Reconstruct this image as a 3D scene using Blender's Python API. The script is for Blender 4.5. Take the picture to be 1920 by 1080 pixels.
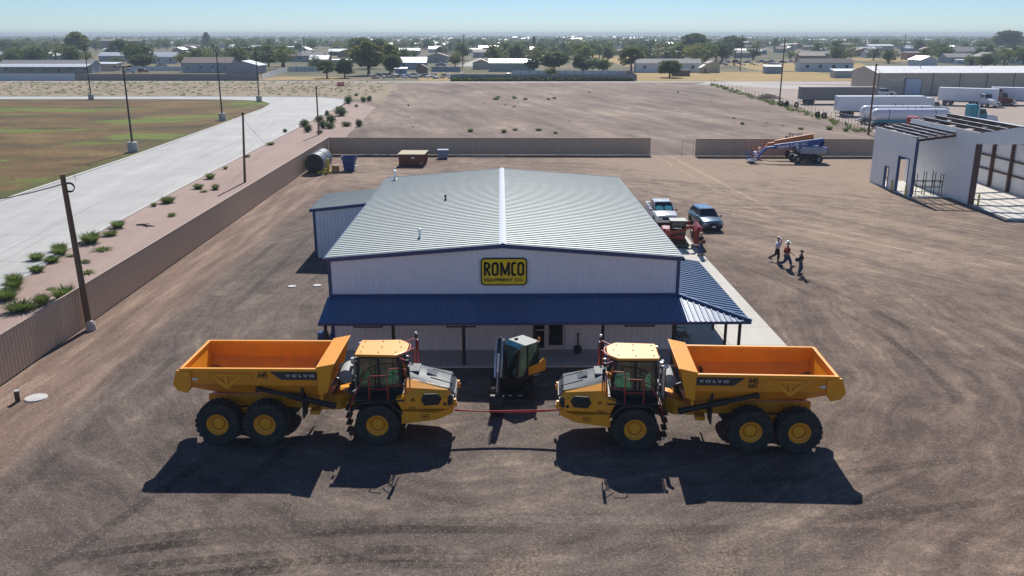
import bpy, bmesh, math, random
from mathutils import Vector, Matrix
R = math.radians
PI = math.pi
scene = bpy.context.scene
for o in list(bpy.data.objects):
    bpy.data.objects.remove(o)
C = scene.collection

# ------------------------------------------------------------------ camera
cam_data = bpy.data.cameras.new("camera")
cam = bpy.data.objects.new("camera", cam_data)
C.objects.link(cam)
cam.location = (0, 0, 16.3)
cam.rotation_euler = (R(90 - 16.373), 0, R(-0.760))
cam_data.sensor_width = 36
cam_data.lens = 30.375
cam_data.clip_start = 0.5
cam_data.clip_end = 30000
scene.camera = cam

# ------------------------------------------------------------------ sky, sun, exposure
SUN_EL, SUN_AZ = 41.8, 5.0        # azimuth from +Y towards +X
world = bpy.data.worlds.new("World")
scene.world = world
world.use_nodes = True
wn = world.node_tree
bg = wn.nodes["Background"]
sky = wn.nodes.new("ShaderNodeTexSky")
sky.sky_type = 'NISHITA'
sky.sun_disc = False
sky.sun_elevation = R(SUN_EL)
sky.sun_rotation = R(SUN_AZ)
sky.altitude = 800
sky.air_density = 0.9
sky.dust_density = 0.0
sky.ozone_density = 9.0
wn.links.new(sky.outputs[0], bg.inputs[0])
bg.inputs[1].default_value = 0.068
sl = bpy.data.lights.new("sun", 'SUN')
sl.energy = 4.2
sl.angle = R(0.53)
sl.color = (1.0, 0.955, 0.89)
sun = bpy.data.objects.new("sun", sl)
C.objects.link(sun)
sun.rotation_euler = (R(90 - SUN_EL), 0, R(180 - SUN_AZ))
sun.location = (20, 200, 180)
vs = scene.view_settings
vs.view_transform = 'Standard'
vs.look = 'None'
vs.exposure = 0.47
vs.gamma = 1.0
vs.use_curve_mapping = False
HAZE = 0.00027

# ------------------------------------------------------------------ mesh helpers
class MB:
    """collects faces, then links them as ONE mesh object"""
    def __init__(s):
        s.v = []; s.f = []; s.m = []
    def add(s, vs, fs, mi=0):
        n = len(s.v)
        s.v += [tuple(p) for p in vs]
        s.f += [tuple(i + n for i in f) for f in fs]
        s.m += [mi] * len(fs)
        return s
    def hexa(s, p, mi=0):      # 8 points: bottom ring 0-3, top ring 4-7
        return s.add(p, [(3, 2, 1, 0), (4, 5, 6, 7), (0, 1, 5, 4), (1, 2, 6, 5), (2, 3, 7, 6), (3, 0, 4, 7)], mi)
    def box(s, c, d, mi=0, rz=0, rx=0, ry=0):
        x, y, z = d[0] / 2, d[1] / 2, d[2] / 2
        pts = [Vector(q) for q in ((-x, -y, -z), (x, -y, -z), (x, y, -z), (-x, y, -z), (-x, -y, z), (x, -y, z), (x, y, z), (-x, y, z))]
        if rz or rx or ry:
            M = Matrix.Rotation(rz, 3, 'Z') @ Matrix.Rotation(ry, 3, 'Y') @ Matrix.Rotation(rx, 3, 'X')
            pts = [M @ q for q in pts]
        cc = Vector(c)
        return s.hexa([q + cc for q in pts], mi)
    def b2(s, x0, x1, y0, y1, z0, z1, mi=0):
        return s.box(((x0 + x1) / 2, (y0 + y1) / 2, (z0 + z1) / 2), (x1 - x0, y1 - y0, z1 - z0), mi)
    def prism(s, poly, a0, a1, axis='y', mi=0):
        n = len(poly)
        def P(q, a):
            return {'x': (a, q[0], q[1]), 'y': (q[0], a, q[1]), 'z': (q[0], q[1], a)}[axis]
        vs = [P(q, a0) for q in poly] + [P(q, a1) for q in poly]
        fs = [tuple(range(n)), tuple(range(2 * n - 1, n - 1, -1))]
        fs += [(i, (i + 1) % n, n + (i + 1) % n, n + i) for i in range(n)]
        return s.add(vs, fs, mi)
    def loft(s, rings, cap=True, closed=True, mi=0):
        n = len(rings[0]); vs = [p for r in rings for p in r]; fs = []
        for k in range(len(rings) - 1):
            for i in range(n if closed else n - 1):
                j = (i + 1) % n
                fs.append((k * n + i, k * n + j, (k + 1) * n + j, (k + 1) * n + i))
        if cap:
            fs.append(tuple(range(n - 1, -1, -1)))
            fs.append(tuple(range((len(rings) - 1) * n, len(rings) * n)))
        return s.add(vs, fs, mi)
    def tube(s, path, r, n=6, mi=0):
        P = [Vector(p) for p in path]
        rr = r if isinstance(r, (list, tuple)) else [r] * len(P)
        rings = []
        up = None
        for i, p in enumerate(P):
            d = (P[min(i + 1, len(P) - 1)] - P[max(i - 1, 0)])
            if d.length < 1e-9: d = Vector((0, 0, 1))
            d.normalize()
            if up is None:
                up = Vector((0, 0, 1)) if abs(d.z) < 0.9 else Vector((1, 0, 0))
            a = d.cross(up)
            if a.length < 1e-6: a = d.cross(Vector((1, 0, 0.3)))
            a.normalize()
            b = a.cross(d); b.normalize(); up = b
            rings.append([p + (a * math.cos(2 * PI * k / n) + b * math.sin(2 * PI * k / n)) * rr[i] for k in range(n)])
        return s.loft(rings, mi=mi)
    def lathe(s, prof, c=(0, 0, 0), axis='z', n=16, mi=0, cap=True):
        rings = []
        for r, a in prof:
            ring = []
            for k in range(n):
                u, w = r * math.cos(2 * PI * k / n), r * math.sin(2 * PI * k / n)
                p = {'z': (u, w, a), 'y': (u, a, w), 'x': (a, u, w)}[axis]
                ring.append((p[0] + c[0], p[1] + c[1], p[2] + c[2]))
            rings.append(ring)
        return s.loft(rings, cap=cap, mi=mi)
    def quad(s, a, b, c, d, mi=0):
        return s.add([a, b, c, d], [(0, 1, 2, 3)], mi)
    def mesh(s, name, mats, smooth=False, bevel=0, recalc=True, angle=40):
        me = bpy.data.meshes.new(name)
        me.from_pydata(s.v, [], s.f)
        for m in (mats if isinstance(mats, (list, tuple)) else [mats]):
            me.materials.append(m)
        for p, i in zip(me.polygons, s.m): p.material_index = i
        if recalc or bevel:
            bm = bmesh.new(); bm.from_mesh(me)
            if recalc: bmesh.ops.recalc_face_normals(bm, faces=bm.faces)
            if bevel:
                es = [e for e in bm.edges if len(e.link_faces) == 2 and e.calc_face_angle(0) > 0.5]
                bmesh.ops.bevel(bm, geom=es, offset=bevel, segments=2, profile=0.6, affect='EDGES', clamp_overlap=True)
            bm.to_mesh(me); bm.free()
        if smooth:
            for p in me.polygons: p.use_smooth = True
            me.set_sharp_from_angle(angle=R(angle))
        me.update()
        return me
    def build(s, name, mats, parent=None, **k):
        return link(name, s.mesh(name, mats, **k), parent)

def link(name, me, parent=None, loc=None, rz=None):
    o = bpy.data.objects.new(name, me)
    C.objects.link(o)
    if parent is not None: o.parent = parent
    if loc is not None: o.location = loc
    if rz is not None: o.rotation_euler = (0, 0, rz)
    return o
def tag(o, label=None, cat=None, group=None, kind=None):
    if label: o["label"] = label
    if cat: o["category"] = cat
    if group: o["group"] = group
    if kind: o["kind"] = kind
    return o
def thing(name, label, cat, loc=(0, 0, 0), rz=0, group=None):
    o = bpy.data.objects.new(name, None)
    o.empty_display_size = 0.3
    C.objects.link(o)
    o.location = loc; o.rotation_euler = (0, 0, rz)
    return tag(o, label, cat, group)
KIDS = {}
def copy_tree(o, parent=None, kids=None):
    c = o.copy(); C.objects.link(c); c.parent = parent
    for ch in o.children: copy_tree(ch, c)
    return c
def dup(o, loc, rz=0, label=None, group=None, scale=None):
    c = copy_tree(o)
    c.location = loc; c.rotation_euler = (0, 0, rz)
    if scale is not None: c.scale = scale if isinstance(scale, (tuple, list)) else (scale,) * 3
    if label: c["label"] = label
    if group: c["group"] = group
    return c

def text_mesh(txt, size, width=None, height=None, bold=0.0, extrude=0.004, space=1.0):
    """built-in font lettering, centred, in the XZ plane reading along +X, facing -Y"""
    cu = bpy.data.curves.new("lettering", 'FONT')
    cu.body = txt; cu.size = size; cu.extrude = extrude; cu.offset = bold
    cu.align_x = 'CENTER'; cu.align_y = 'CENTER'; cu.space_character = space
    cu.resolution_u = 3
    ob = bpy.data.objects.new("lettering_source", cu)
    C.objects.link(ob)
    dg = bpy.context.evaluated_depsgraph_get()
    me = bpy.data.meshes.new_from_object(ob.evaluated_get(dg))
    bpy.data.objects.remove(ob); bpy.data.curves.remove(cu)
    xs = [v.co.x for v in me.vertices]; ys = [v.co.y for v in me.vertices]
    cx, cy = (min(xs) + max(xs)) / 2, (min(ys) + max(ys)) / 2
    sx = width / (max(xs) - min(xs)) if width else 1
    sy = height / (max(ys) - min(ys)) if height else sx
    for v in me.vertices:
        x, y, z = v.co
        v.co = ((x - cx) * sx, -z, (y - cy) * sy)
    return me
def lettering(me, mat, parent, loc, rz=0, name="lettering"):
    if not me.materials: me.materials.append(mat)
    else: me.materials[0] = mat
    return link(name, me, parent, loc, rz)

# ------------------------------------------------------------------ materials
def lin(r, g, b):
    f = lambda c: c / 12.92 if c <= 0.04045 else ((c + 0.055) / 1.055) ** 2.4
    return (f(r / 255), f(g / 255), f(b / 255), 1)
MATS = {}
def mat(name, col, rough=0.6, metal=0.0, var=0.12, scale=3.0, bump=0.0, bscale=30.0, spec=0.5, dirt=None, dirt_amt=0.0, dirt_scale=1.2, coat=0.0, trans=0.0, detail=4):
    """principled with procedural colour variation, optional dirt and relief (object coordinates)"""
    if name in MATS: return MATS[name]
    m = bpy.data.materials.new(name); m.use_nodes = True
    nt = m.node_tree; N = nt.nodes; L = nt.links
    b = N["Principled BSDF"]
    col = tuple(col) + ((1,) if len(col) == 3 else ())
    tc = N.new("ShaderNodeTexCoord")
    nz = N.new("ShaderNodeTexNoise"); nz.inputs["Scale"].default_value = scale; nz.inputs["Detail"].default_value = detail
    L.new(tc.outputs["Object"], nz.inputs["Vector"])
    mx = N.new("ShaderNodeMix"); mx.data_type = 'RGBA'
    lo = tuple(c * (1 - var) for c in col[:3]) + (1,); hi = tuple(min(1, c * (1 + var)) for c in col[:3]) + (1,)
    mx.inputs[6].default_value = lo; mx.inputs[7].default_value = hi
    L.new(nz.outputs[0], mx.inputs[0])
    out = mx.outputs[2]
    if dirt is not None:
        n2 = N.new("ShaderNodeTexNoise"); n2.inputs["Scale"].default_value = dirt_scale; n2.inputs["Detail"].default_value = 8; n2.inputs["Roughness"].default_value = 0.7
        L.new(tc.outputs["Object"], n2.inputs["Vector"])
        mr = N.new("ShaderNodeMapRange"); mr.inputs[1].default_value = 0.45; mr.inputs[2].default_value = 0.75; mr.inputs[3].default_value = 0; mr.inputs[4].default_value = dirt_amt
        L.new(n2.outputs[0], mr.inputs[0])
        m2 = N.new("ShaderNodeMix"); m2.data_type = 'RGBA'
        L.new(mr.outputs[0], m2.inputs[0]); L.new(out, m2.inputs[6]); m2.inputs[7].default_value = tuple(dirt[:3]) + (1,)
        out = m2.outputs[2]
    L.new(out, b.inputs["Base Color"])
    b.inputs["Roughness"].default_value = rough
    b.inputs["Metallic"].default_value = metal
    b.inputs["Specular IOR Level"].default_value = spec
    b.inputs["Coat Weight"].default_value = coat
    b.inputs["Transmission Weight"].default_value = trans
    if bump > 0:
        n3 = N.new("ShaderNodeTexNoise"); n3.inputs["Scale"].default_value = bscale; n3.inputs["Detail"].default_value = 5
        L.new(tc.outputs["Object"], n3.inputs["Vector"])
        bp = N.new("ShaderNodeBump"); bp.inputs["Strength"].default_value = bump; bp.inputs["Distance"].default_value = 0.05
        L.new(n3.outputs[0], bp.inputs["Height"]); L.new(bp.outputs[0], b.inputs["Normal"])
    MATS[name] = m
    return m

DUST = (0.20, 0.15, 0.115)
YEL = mat("volvo_yellow", (0.90, 0.355, 0.006), 0.40, var=0.07, dirt=DUST, dirt_amt=0.16, dirt_scale=0.9)
YELBOX = mat("box_yellow", (0.82, 0.300, 0.006), 0.45, var=0.08, dirt=(0.30, 0.17, 0.06), dirt_amt=0.35, dirt_scale=0.7)
RIMY = mat("rim_yellow", (1.0, 0.40, 0.010), 0.45, var=0.06, dirt=DUST, dirt_amt=0.15, dirt_scale=2.0)
WORN = mat("worn_bed_steel", (0.23, 0.105, 0.035), 0.6, var=0.35, scale=1.2, dirt=(0.62, 0.26, 0.02), dirt_amt=0.8, dirt_scale=1.1)
HOODG = mat("hood_grey", (0.085, 0.104, 0.118), 0.50, spec=0.3, var=0.1, dirt=DUST, dirt_amt=0.12)
BLK = mat("black_paint", (0.012, 0.013, 0.015), 0.45, var=0.2, dirt=DUST, dirt_amt=0.10)
BLKM = mat("matt_black", (0.018, 0.019, 0.021), 0.7, var=0.2, dirt=DUST, dirt_amt=0.12)
RUB = mat("tyre_rubber", (0.026, 0.026, 0.027), 0.85, var=0.25, scale=6, dirt=(0.12, 0.095, 0.078), dirt_amt=0.55, dirt_scale=2.5)
GLS = mat("dark_glass", (0.010, 0.014, 0.015), 0.06, var=0.1, spec=0.7)
def thin_glass(name, tint, refl=0.12, gl=(1, 1, 1)):
    """a clear pane: mostly see-through, tinted, with a sky reflection"""
    m = bpy.data.materials.new(name); m.use_nodes = True; N = m.node_tree.nodes; L = m.node_tree.links
    N.remove(N["Principled BSDF"])
    a = N.new("ShaderNodeBsdfTransparent"); a.inputs[0].default_value = tuple(tint) + (1,)
    b = N.new("ShaderNodeBsdfGlossy"); b.inputs["Roughness"].default_value = 0.04; b.inputs[0].default_value = tuple(gl) + (1,)
    f = N.new("ShaderNodeFresnel"); f.inputs[0].default_value = 1.5
    nz = N.new("ShaderNodeTexNoise"); nz.inputs["Scale"].default_value = 2.0
    k = N.new("ShaderNodeMath"); k.operation = 'MULTIPLY_ADD'; k.inputs[1].default_value = refl; L.new(nz.outputs[0], k.inputs[0]); L.new(f.outputs[0], k.inputs[2])
    x = N.new("ShaderNodeMixShader"); L.new(k.outputs[0], x.inputs[0]); L.new(a.outputs[0], x.inputs[1]); L.new(b.outputs[0], x.inputs[2])
    L.new(x.outputs[0], N["Material Output"].inputs[0]); MATS[name] = m
    return m
TINT = thin_glass("green_glass", (0.42, 0.62, 0.55))
CABGL = thin_glass("cab_glass", (0.60, 0.86, 0.76), 0.55, (0.50, 0.88, 0.76))
REDT = mat("red_rail", (0.45, 0.035, 0.02), 0.4, var=0.1)
SILV = mat("silver_metal", (0.62, 0.63, 0.64), 0.28, 0.85, var=0.1)
GREYP = mat("grey_plastic", (0.34, 0.36, 0.36), 0.7, var=0.08)
WHT = mat("white_paint", (0.74, 0.75, 0.75), 0.38, var=0.04, dirt=DUST, dirt_amt=0.10)
DECW = mat("decal_white", (0.78, 0.78, 0.78), 0.5, var=0.02)
DECK = mat("decal_dark", (0.032, 0.031, 0.033), 0.45, var=0.1)
INK = mat("decal_black", (0.010, 0.010, 0.010), 0.5, var=0.1)
LAMP = mat("lamp_glass", (0.75, 0.76, 0.74), 0.12, var=0.05, spec=0.8)
AMB = mat("amber_lens", (0.65, 0.20, 0.03), 0.2, var=0.05)
STEEL = mat("dark_steel", (0.10, 0.10, 0.105), 0.5, 0.6, var=0.2)
SEAT = mat("seat_fabric", (0.05, 0.05, 0.055), 0.9, var=0.2)

# ------------------------------------------------------------------ node helper for the ground sheets
class NT:
    def __init__(s, name, rough=0.95):
        s.m = bpy.data.materials.new(name); s.m.use_nodes = True
        s.N = s.m.node_tree.nodes; s.L = s.m.node_tree.links
        s.b = s.N["Principled BSDF"]; s.b.inputs["Roughness"].default_value = rough
        s.b.inputs["Specular IOR Level"].default_value = 0.25
        g = s.N.new("ShaderNodeNewGeometry"); s.pos = g.outputs["Position"]
        sp = s.N.new("ShaderNodeSeparateXYZ"); s.L.new(s.pos, sp.inputs[0])
        s.x, s.y = sp.outputs[0], sp.outputs[1]
    def _in(s, sock, v):
        if isinstance(v, bpy.types.NodeSocket): s.L.new(v, sock)
        elif isinstance(v, (tuple, list)) and len(v) == 3 and sock.type == 'RGBA': sock.default_value = tuple(v) + (1,)
        else: sock.default_value = v
    def math(s, op, a, b=0.0, c=0.0):
        n = s.N.new("ShaderNodeMath"); n.operation = op
        for i, v in enumerate((a, b, c)): s._in(n.inputs[i], v)
        return n.outputs[0]
    def mr(s, v, a, b, c=0.0, d=1.0, smooth=True):
        n = s.N.new("ShaderNodeMapRange")
        if smooth: n.interpolation_type = 'SMOOTHSTEP'
        for i, q in enumerate((v, a, b, c, d)): s._in(n.inputs[i], q)
        return n.outputs[0]
    def vec(s, x, y, z=0.0):
        n = s.N.new("ShaderNodeCombineXYZ")
        for i, v in enumerate((x, y, z)): s._in(n.inputs[i], v)
        return n.outputs[0]
    def noise(s, v, scale, detail=4, rough=0.55, dist=0.0):
        n = s.N.new("ShaderNodeTexNoise"); s._in(n.inputs["Vector"], v)
        n.inputs["Scale"].default_value = scale; n.inputs["Detail"].default_value = detail
        n.inputs["Roughness"].default_value = rough; n.inputs["Distortion"].default_value = dist
        return n.outputs[0]
    def voro(s, v, scale, out="Color", feat='F1'):
        n = s.N.new("ShaderNodeTexVoronoi"); n.feature = feat; s._in(n.inputs["Vector"], v); n.inputs["Scale"].default_value = scale
        return n.outputs[out]
    def mix(s, f, a, b, mode='MIX'):
        n = s.N.new("ShaderNodeMix"); n.data_type = 'RGBA'; n.blend_type = mode
        s._in(n.inputs[0], f); s._in(n.inputs[6], a); s._in(n.inputs[7], b)
        return n.outputs[2]
    def ramp(s, f, pts):
        n = s.N.new("ShaderNodeValToRGB"); s._in(n.inputs[0], f)
        e = n.color_ramp.elements
        while len(e) < len(pts): e.new(0.5)
        for q, (p, c) in zip(e, pts): q.position = p; q.color = tuple(c) + (1,)
        return n.outputs[0]
    def bump(s, h, strength=0.5, dist=0.05):
        n = s.N.new("ShaderNodeBump"); n.inputs["Strength"].default_value = strength; n.inputs["Distance"].default_value = dist
        s._in(n.inputs["Height"], h); s.L.new(n.outputs[0], s.b.inputs["Normal"])
    def done(s, col):
        s.L.new(col, s.b.inputs["Base Color"]); return s.m
    def rot(s, ang, sx, sy):
        c, q = math.cos(ang), math.sin(ang)
        a = s.math('ADD', s.math('MULTIPLY', s.x, c * sx), s.math('MULTIPLY', s.y, q * sx))
        b = s.math('ADD', s.math('MULTIPLY', s.x, -q * sy), s.math('MULTIPLY', s.y, c * sy))
        return s.vec(a, b)

TRACKS = [(-17.5, 58, 88, .0008, 40, 1.1, .55), (-15.0, 52, 84, .002, 34, 1.1, 1.3), (-8.0, 24.2, 7, -.012, 9, .42, .42), (-7.0, 25.1, 6, -.013, 10, .85, .42), (-6.4, 26.2, 5, -.010, 9, .3, .5),
          (10, 25.2, -3, -.002, 24, 1.2, 1.4), (30, 70, 125, -.001, 42, 1.0, 1.45), (22, 50, 100, .012, 16, 1.0, .5),
          (30, 92, 150, .002, 28, 1.1, .55), (24, 100, 94, 0, 28, 1.0, 1.4), (18, 84, 174, .003, 18, 1.0, .55), (14, 28.5, 10, .004, 14, 1.5, .6), (-9, 36, 74, .004, 20, 1.3, .55)]
def tracks(t, col):
    """pairs of tyre tracks with lug marks pressed into the yard"""
    for x0, y0, a, k, L, g, tone in TRACKS:
        c, q = math.cos(R(a)), math.sin(R(a))
        s_ = t.math('ADD', t.math('MULTIPLY', t.math('SUBTRACT', t.x, x0), c), t.math('MULTIPLY', t.math('SUBTRACT', t.y, y0), q))
        d = t.math('ADD', t.math('MULTIPLY', t.math('SUBTRACT', t.x, x0), -q), t.math('MULTIPLY', t.math('SUBTRACT', t.y, y0), c))
        d = t.math('SUBTRACT', d, t.math('MULTIPLY', t.math('MULTIPLY', s_, s_), k))
        e = t.math('ABSOLUTE', t.math('SUBTRACT', t.math('ABSOLUTE', d), g))
        m = t.math('MULTIPLY', t.mr(e, .30, .20), t.mr(t.math('ABSOLUTE', s_), L, L * .45))
        lug = t.math('MULTIPLY_ADD', t.math('SINE', t.math('ADD', t.math('MULTIPLY', s_, 14.0), t.math('MULTIPLY', e, 9.0))), .22, .76)
        br = t.mr(t.noise(t.vec(t.math('MULTIPLY', s_, .25), t.math('MULTIPLY', d, .4), x0), 1.0, 1), .36, .56, 0.2, 1.0)
        m = t.math('MULTIPLY', t.math('MULTIPLY', m, lug), br)
        col = t.mix(m, col, t.mix(1.0, col, (tone, tone, tone), 'MULTIPLY'))
    return col
def yard_material():
    t = NT("yard_gravel")
    w1 = t.math('MULTIPLY', t.math('SUBTRACT', t.noise(t.pos, 0.045, 3), 0.5), 9.0)
    w2 = t.math('MULTIPLY', t.math('SUBTRACT', t.noise(t.pos, 0.35, 3), 0.5), 0.9)
    yy = t.math('MULTIPLY', t.math('SUBTRACT', t.y, 54.0), 0.72)
    r = t.math('SQRT', t.math('ADD', t.math('MULTIPLY', t.x, t.x), t.math('MULTIPLY', yy, yy)))
    th = t.math('ARCTAN2', yy, t.x)
    rr = t.math('ADD', t.math('ADD', r, w1), w2)
    ring = t.noise(t.vec(t.math('MULTIPLY', rr, 0.5), t.math('MULTIPLY', th, 2.4)), 1.0, 6, 0.7)      # drive lanes round the building
    ringf = t.noise(t.vec(t.math('MULTIPLY', rr, 2.6), t.math('MULTIPLY', th, 3.0)), 1.0, 4, 0.6)       # single tyre lines
    dg = t.noise(t.rot(R(122), 0.035, 0.42), 1.0, 6, 0.72, 0.15)                                          # lanes to the back gate
    dg2 = t.noise(t.rot(R(128), 0.07, 2.2), 1.0, 6, 0.7, 0.1)
    dg3 = t.noise(t.rot(R(150), 0.05, 0.25), 1.0, 6, 0.72, 0.2)
    right = t.math('MULTIPLY', t.mr(t.math('ADD', t.x, w1), 8, 24), t.mr(t.y, 44, 66))
    back = t.mr(t.math('ADD', t.y, w1), 78, 104)
    big = t.noise(t.pos, 0.05, 5, 0.6)
    lane = t.mix(right, ring, dg)
    lanef = t.mix(right, ringf, dg2)
    lane = t.mix(t.math('MULTIPLY', back, 0.7), lane, dg3)
    mid = t.noise(t.pos, 0.55, 6, 0.74)
    f = t.math('ADD', t.math('MULTIPLY', lane, 0.60), t.math('MULTIPLY', big, 0.34))
    f = t.math('ADD', f, t.math('MULTIPLY', t.math('SUBTRACT', lanef, 0.5), 0.34))
    f = t.math('ADD', f, t.math('MULTIPLY', t.math('SUBTRACT', mid, 0.5), 0.50))
    # the drive past the gate and the strip along the fence are paler, bare dirt
    f = t.math('ADD', f, t.math('MULTIPLY', right, 0.10))
    f = t.math('ADD', f, t.math('MULTIPLY', back, 0.10))
    f = t.math('ADD', f, t.mr(t.math('ADD', t.y, w1), 30, 14, 0, 0.10))
    base = t.ramp(f, [(0.35, (0.090, 0.062, 0.049)), (0.45, (0.135, 0.095, 0.074)), (0.54, (0.192, 0.137, 0.104)), (0.66, (0.310, 0.226, 0.162))])
    grey = t.ramp(f, [(0.34, (0.074, 0.056, 0.048)), (0.44, (0.112, 0.086, 0.073)), (0.55, (0.155, 0.119, 0.097)), (0.67, (0.262, 0.200, 0.150))])
    gm = t.math('MULTIPLY', t.mr(t.math('ADD', t.x, t.math('MULTIPLY', w1, 1.2)), 17, 7), t.mr(t.math('ADD', t.y, w1), 86, 66))
    gm = t.math('MULTIPLY', gm, t.mr(t.math('ADD', t.y, w1), 16, 25, 0.25, 1.0))
    base = t.mix(gm, base, grey)
    base = tracks(t, base)
    # dried mud prints of big lugged tyres in front of the trucks
    pn = t.noise(t.rot(R(80), 0.10, 0.42), 1.0, 4, 0.6)
    pm = t.math('MULTIPLY', t.mr(pn, 0.52, 0.60), t.math('MULTIPLY', t.mr(t.y, 27.2, 24.5), t.math('MULTIPLY', t.mr(t.x, -4.0, 1.0), t.mr(t.x, 10.0, 7.0))))
    pe = t.voro(t.pos, 4.4, "Distance", 'DISTANCE_TO_EDGE')
    base = t.mix(t.math('MULTIPLY', pm, 0.42), base, t.mix(t.mr(pe, 0.02, 0.12), (0.075, 0.058, 0.048), (0.285, 0.205, 0.140)))
    # reddish bare earth along the west fence
    fx = t.math('ADD', t.x, t.math('ADD', t.math('MULTIPLY', w1, 0.35), t.math('MULTIPLY', w2, 1.2)))
    fe = t.mr(fx, -18.6, -20.4)
    earth = t.ramp(t.noise(t.rot(R(88), 0.12, 1.1), 1.0, 6, 0.65), [(0.3, (0.13, 0.086, 0.066)), (0.5, (0.205, 0.138, 0.106)), (0.68, (0.33, 0.235, 0.175))])
    base = t.mix(fe, base, earth)
    # gravel: every stone its own tone, some pale chips, dark fines between
    st = t.voro(t.pos, 17.0)
    sb = t.N.new("ShaderNodeSeparateColor"); t.L.new(st, sb.inputs[0])
    tone = t.mr(sb.outputs[0], 0, 1, 0.72, 1.26, False)
    base = t.mix(1.0, base, t.vec(tone, tone, tone), 'MULTIPLY')
    s2 = t.N.new("ShaderNodeSeparateColor"); t.L.new(t.voro(t.pos, 30.0), s2.inputs[0])
    chip = t.math('MULTIPLY', t.math('GREATER_THAN', s2.outputs[1], 0.965), 0.45)
    base = t.mix(chip, base, (0.42, 0.36, 0.31))
    fine = t.noise(t.pos, 38, 3, 0.7)
    ft = t.mr(fine, 0.3, 0.7, 0.84, 1.16, False)
    base = t.mix(1.0, base, t.vec(ft, ft, ft), 'MULTIPLY')
    h = t.math('ADD', t.math('MULTIPLY', sb.outputs[0], 0.25), t.math('ADD', t.math('MULTIPLY', mid, 1.2), t.math('MULTIPLY', lanef, 1.2)))
    t.bump(h, 0.42, 0.06)
    return t.done(base)

def dirt_material(name, pts, ang, tone_v=0.2, weeds=0.0):
    t = NT(name)
    a = t.noise(t.rot(R(ang), 0.03, 0.20), 1.0, 9, 0.72, 0.2)
    b = t.noise(t.pos, 0.03, 6, 0.65)
    c = t.noise(t.pos, 0.4, 8, 0.74)
    f = t.math('ADD', t.math('MULTIPLY', a, 0.5), t.math('MULTIPLY', b, 0.35))
    f = t.math('ADD', f, t.math('MULTIPLY', t.math('SUBTRACT', c, 0.2), 0.25))
    col = t.ramp(f, pts)
    if weeds:
        w = t.noise(t.rot(R(3), 0.35, 0.9), 1.0, 6, 0.75)
        col = t.mix(t.mr(w, 0.47, 0.56, 0, weeds), col, t.mix(t.noise(t.pos, 0.05, 3), (0.10, 0.11, 0.04), (0.30, 0.25, 0.09)))
    sp = t.noise(t.pos, 9, 4, 0.7)
    q = t.mr(sp, 0.25, 0.75, 1 - tone_v, 1 + tone_v, False)
    col = t.mix(1.0, col, t.vec(q, q, q), 'MULTIPLY')
    t.bump(c, 0.35, 0.1)
    return t.done(col)

def grass_material():
    t = NT("dry_lawn")
    a = t.noise(t.rot(R(2), 0.05, 0.09), 1.0, 8, 0.7, 0.2)
    col = t.ramp(a, [(0.36, (0.060, 0.050, 0.018)), (0.46, (0.110, 0.070, 0.024)), (0.55, (0.155, 0.092, 0.033)), (0.66, (0.20, 0.145, 0.048))])
    g = t.noise(t.rot(R(4), 0.030, 0.055), 1.0, 7, 0.68)
    col = t.mix(t.mr(g, 0.53, 0.60, 0, 0.85), col, (0.13, 0.19, 0.022))
    ex = t.mr(t.math('ADD', t.x, t.math('MULTIPLY', t.math('SUBTRACT', t.noise(t.pos, 0.25, 4), 0.5), 4.0)), -54.5, -51.8, 0, 0.85)
    col = t.mix(ex, col, (0.085, 0.10, 0.020))
    f = t.noise(t.pos, 1.6, 9, 0.82)
    q = t.mr(f, 0.35, 0.65, 0.55, 1.45, False)
    col = t.mix(1.0, col, t.vec(q, q, q), 'MULTIPLY')
    t.bump(f, 0.7, 0.15)
    return t.done(col)

def concrete_material(name, a, b, ang, joint=0.0, tire=0.0):
    t = NT(name, 0.85)
    n1 = t.noise(t.rot(R(ang), 0.05, 0.5), 1.0, 6, 0.65)
    n2 = t.noise(t.pos, 0.12, 5, 0.6)
    f = t.math('ADD', t.math('MULTIPLY', n1, 0.55), t.math('MULTIPLY', n2, 0.45))
    col = t.ramp(f, [(0.33, a), (0.66, b)])
    n3 = t.noise(t.pos, 14, 5, 0.7)
    q = t.mr(n3, 0.3, 0.7, 0.93, 1.07, False)
    col = t.mix(1.0, col, t.vec(q, q, q), 'MULTIPLY')
    if tire:
        k = t.noise(t.rot(R(ang), 0.035, 1.3), 1.0, 4, 0.6)
        col = t.mix(t.mr(k, 0.57, 0.68, 0, tire), col, (0.20, 0.19, 0.18))
    t.bump(n3, 0.12, 0.02)
    return t.done(col)

def far_material():
    t = NT("plains_soil")
    a = t.noise(t.rot(R(1), 0.006, 0.02), 1.0, 7, 0.65)
    b = t.noise(t.pos, 0.05, 6, 0.7)
    f = t.math('ADD', t.math('MULTIPLY', a, 0.6), t.math('MULTIPLY', b, 0.4))
    col = t.ramp(f, [(0.38, (0.060, 0.075, 0.028)), (0.47, (0.100, 0.100, 0.048)), (0.55, (0.19, 0.150, 0.090)), (0.64, (0.25, 0.19, 0.14))])
    q = t.mr(t.noise(t.pos, 1.5, 5, 0.7), 0.3, 0.7, 0.75, 1.25, False)
    return t.done(t.mix(1.0, col, t.vec(q, q, q), 'MULTIPLY'))

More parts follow.
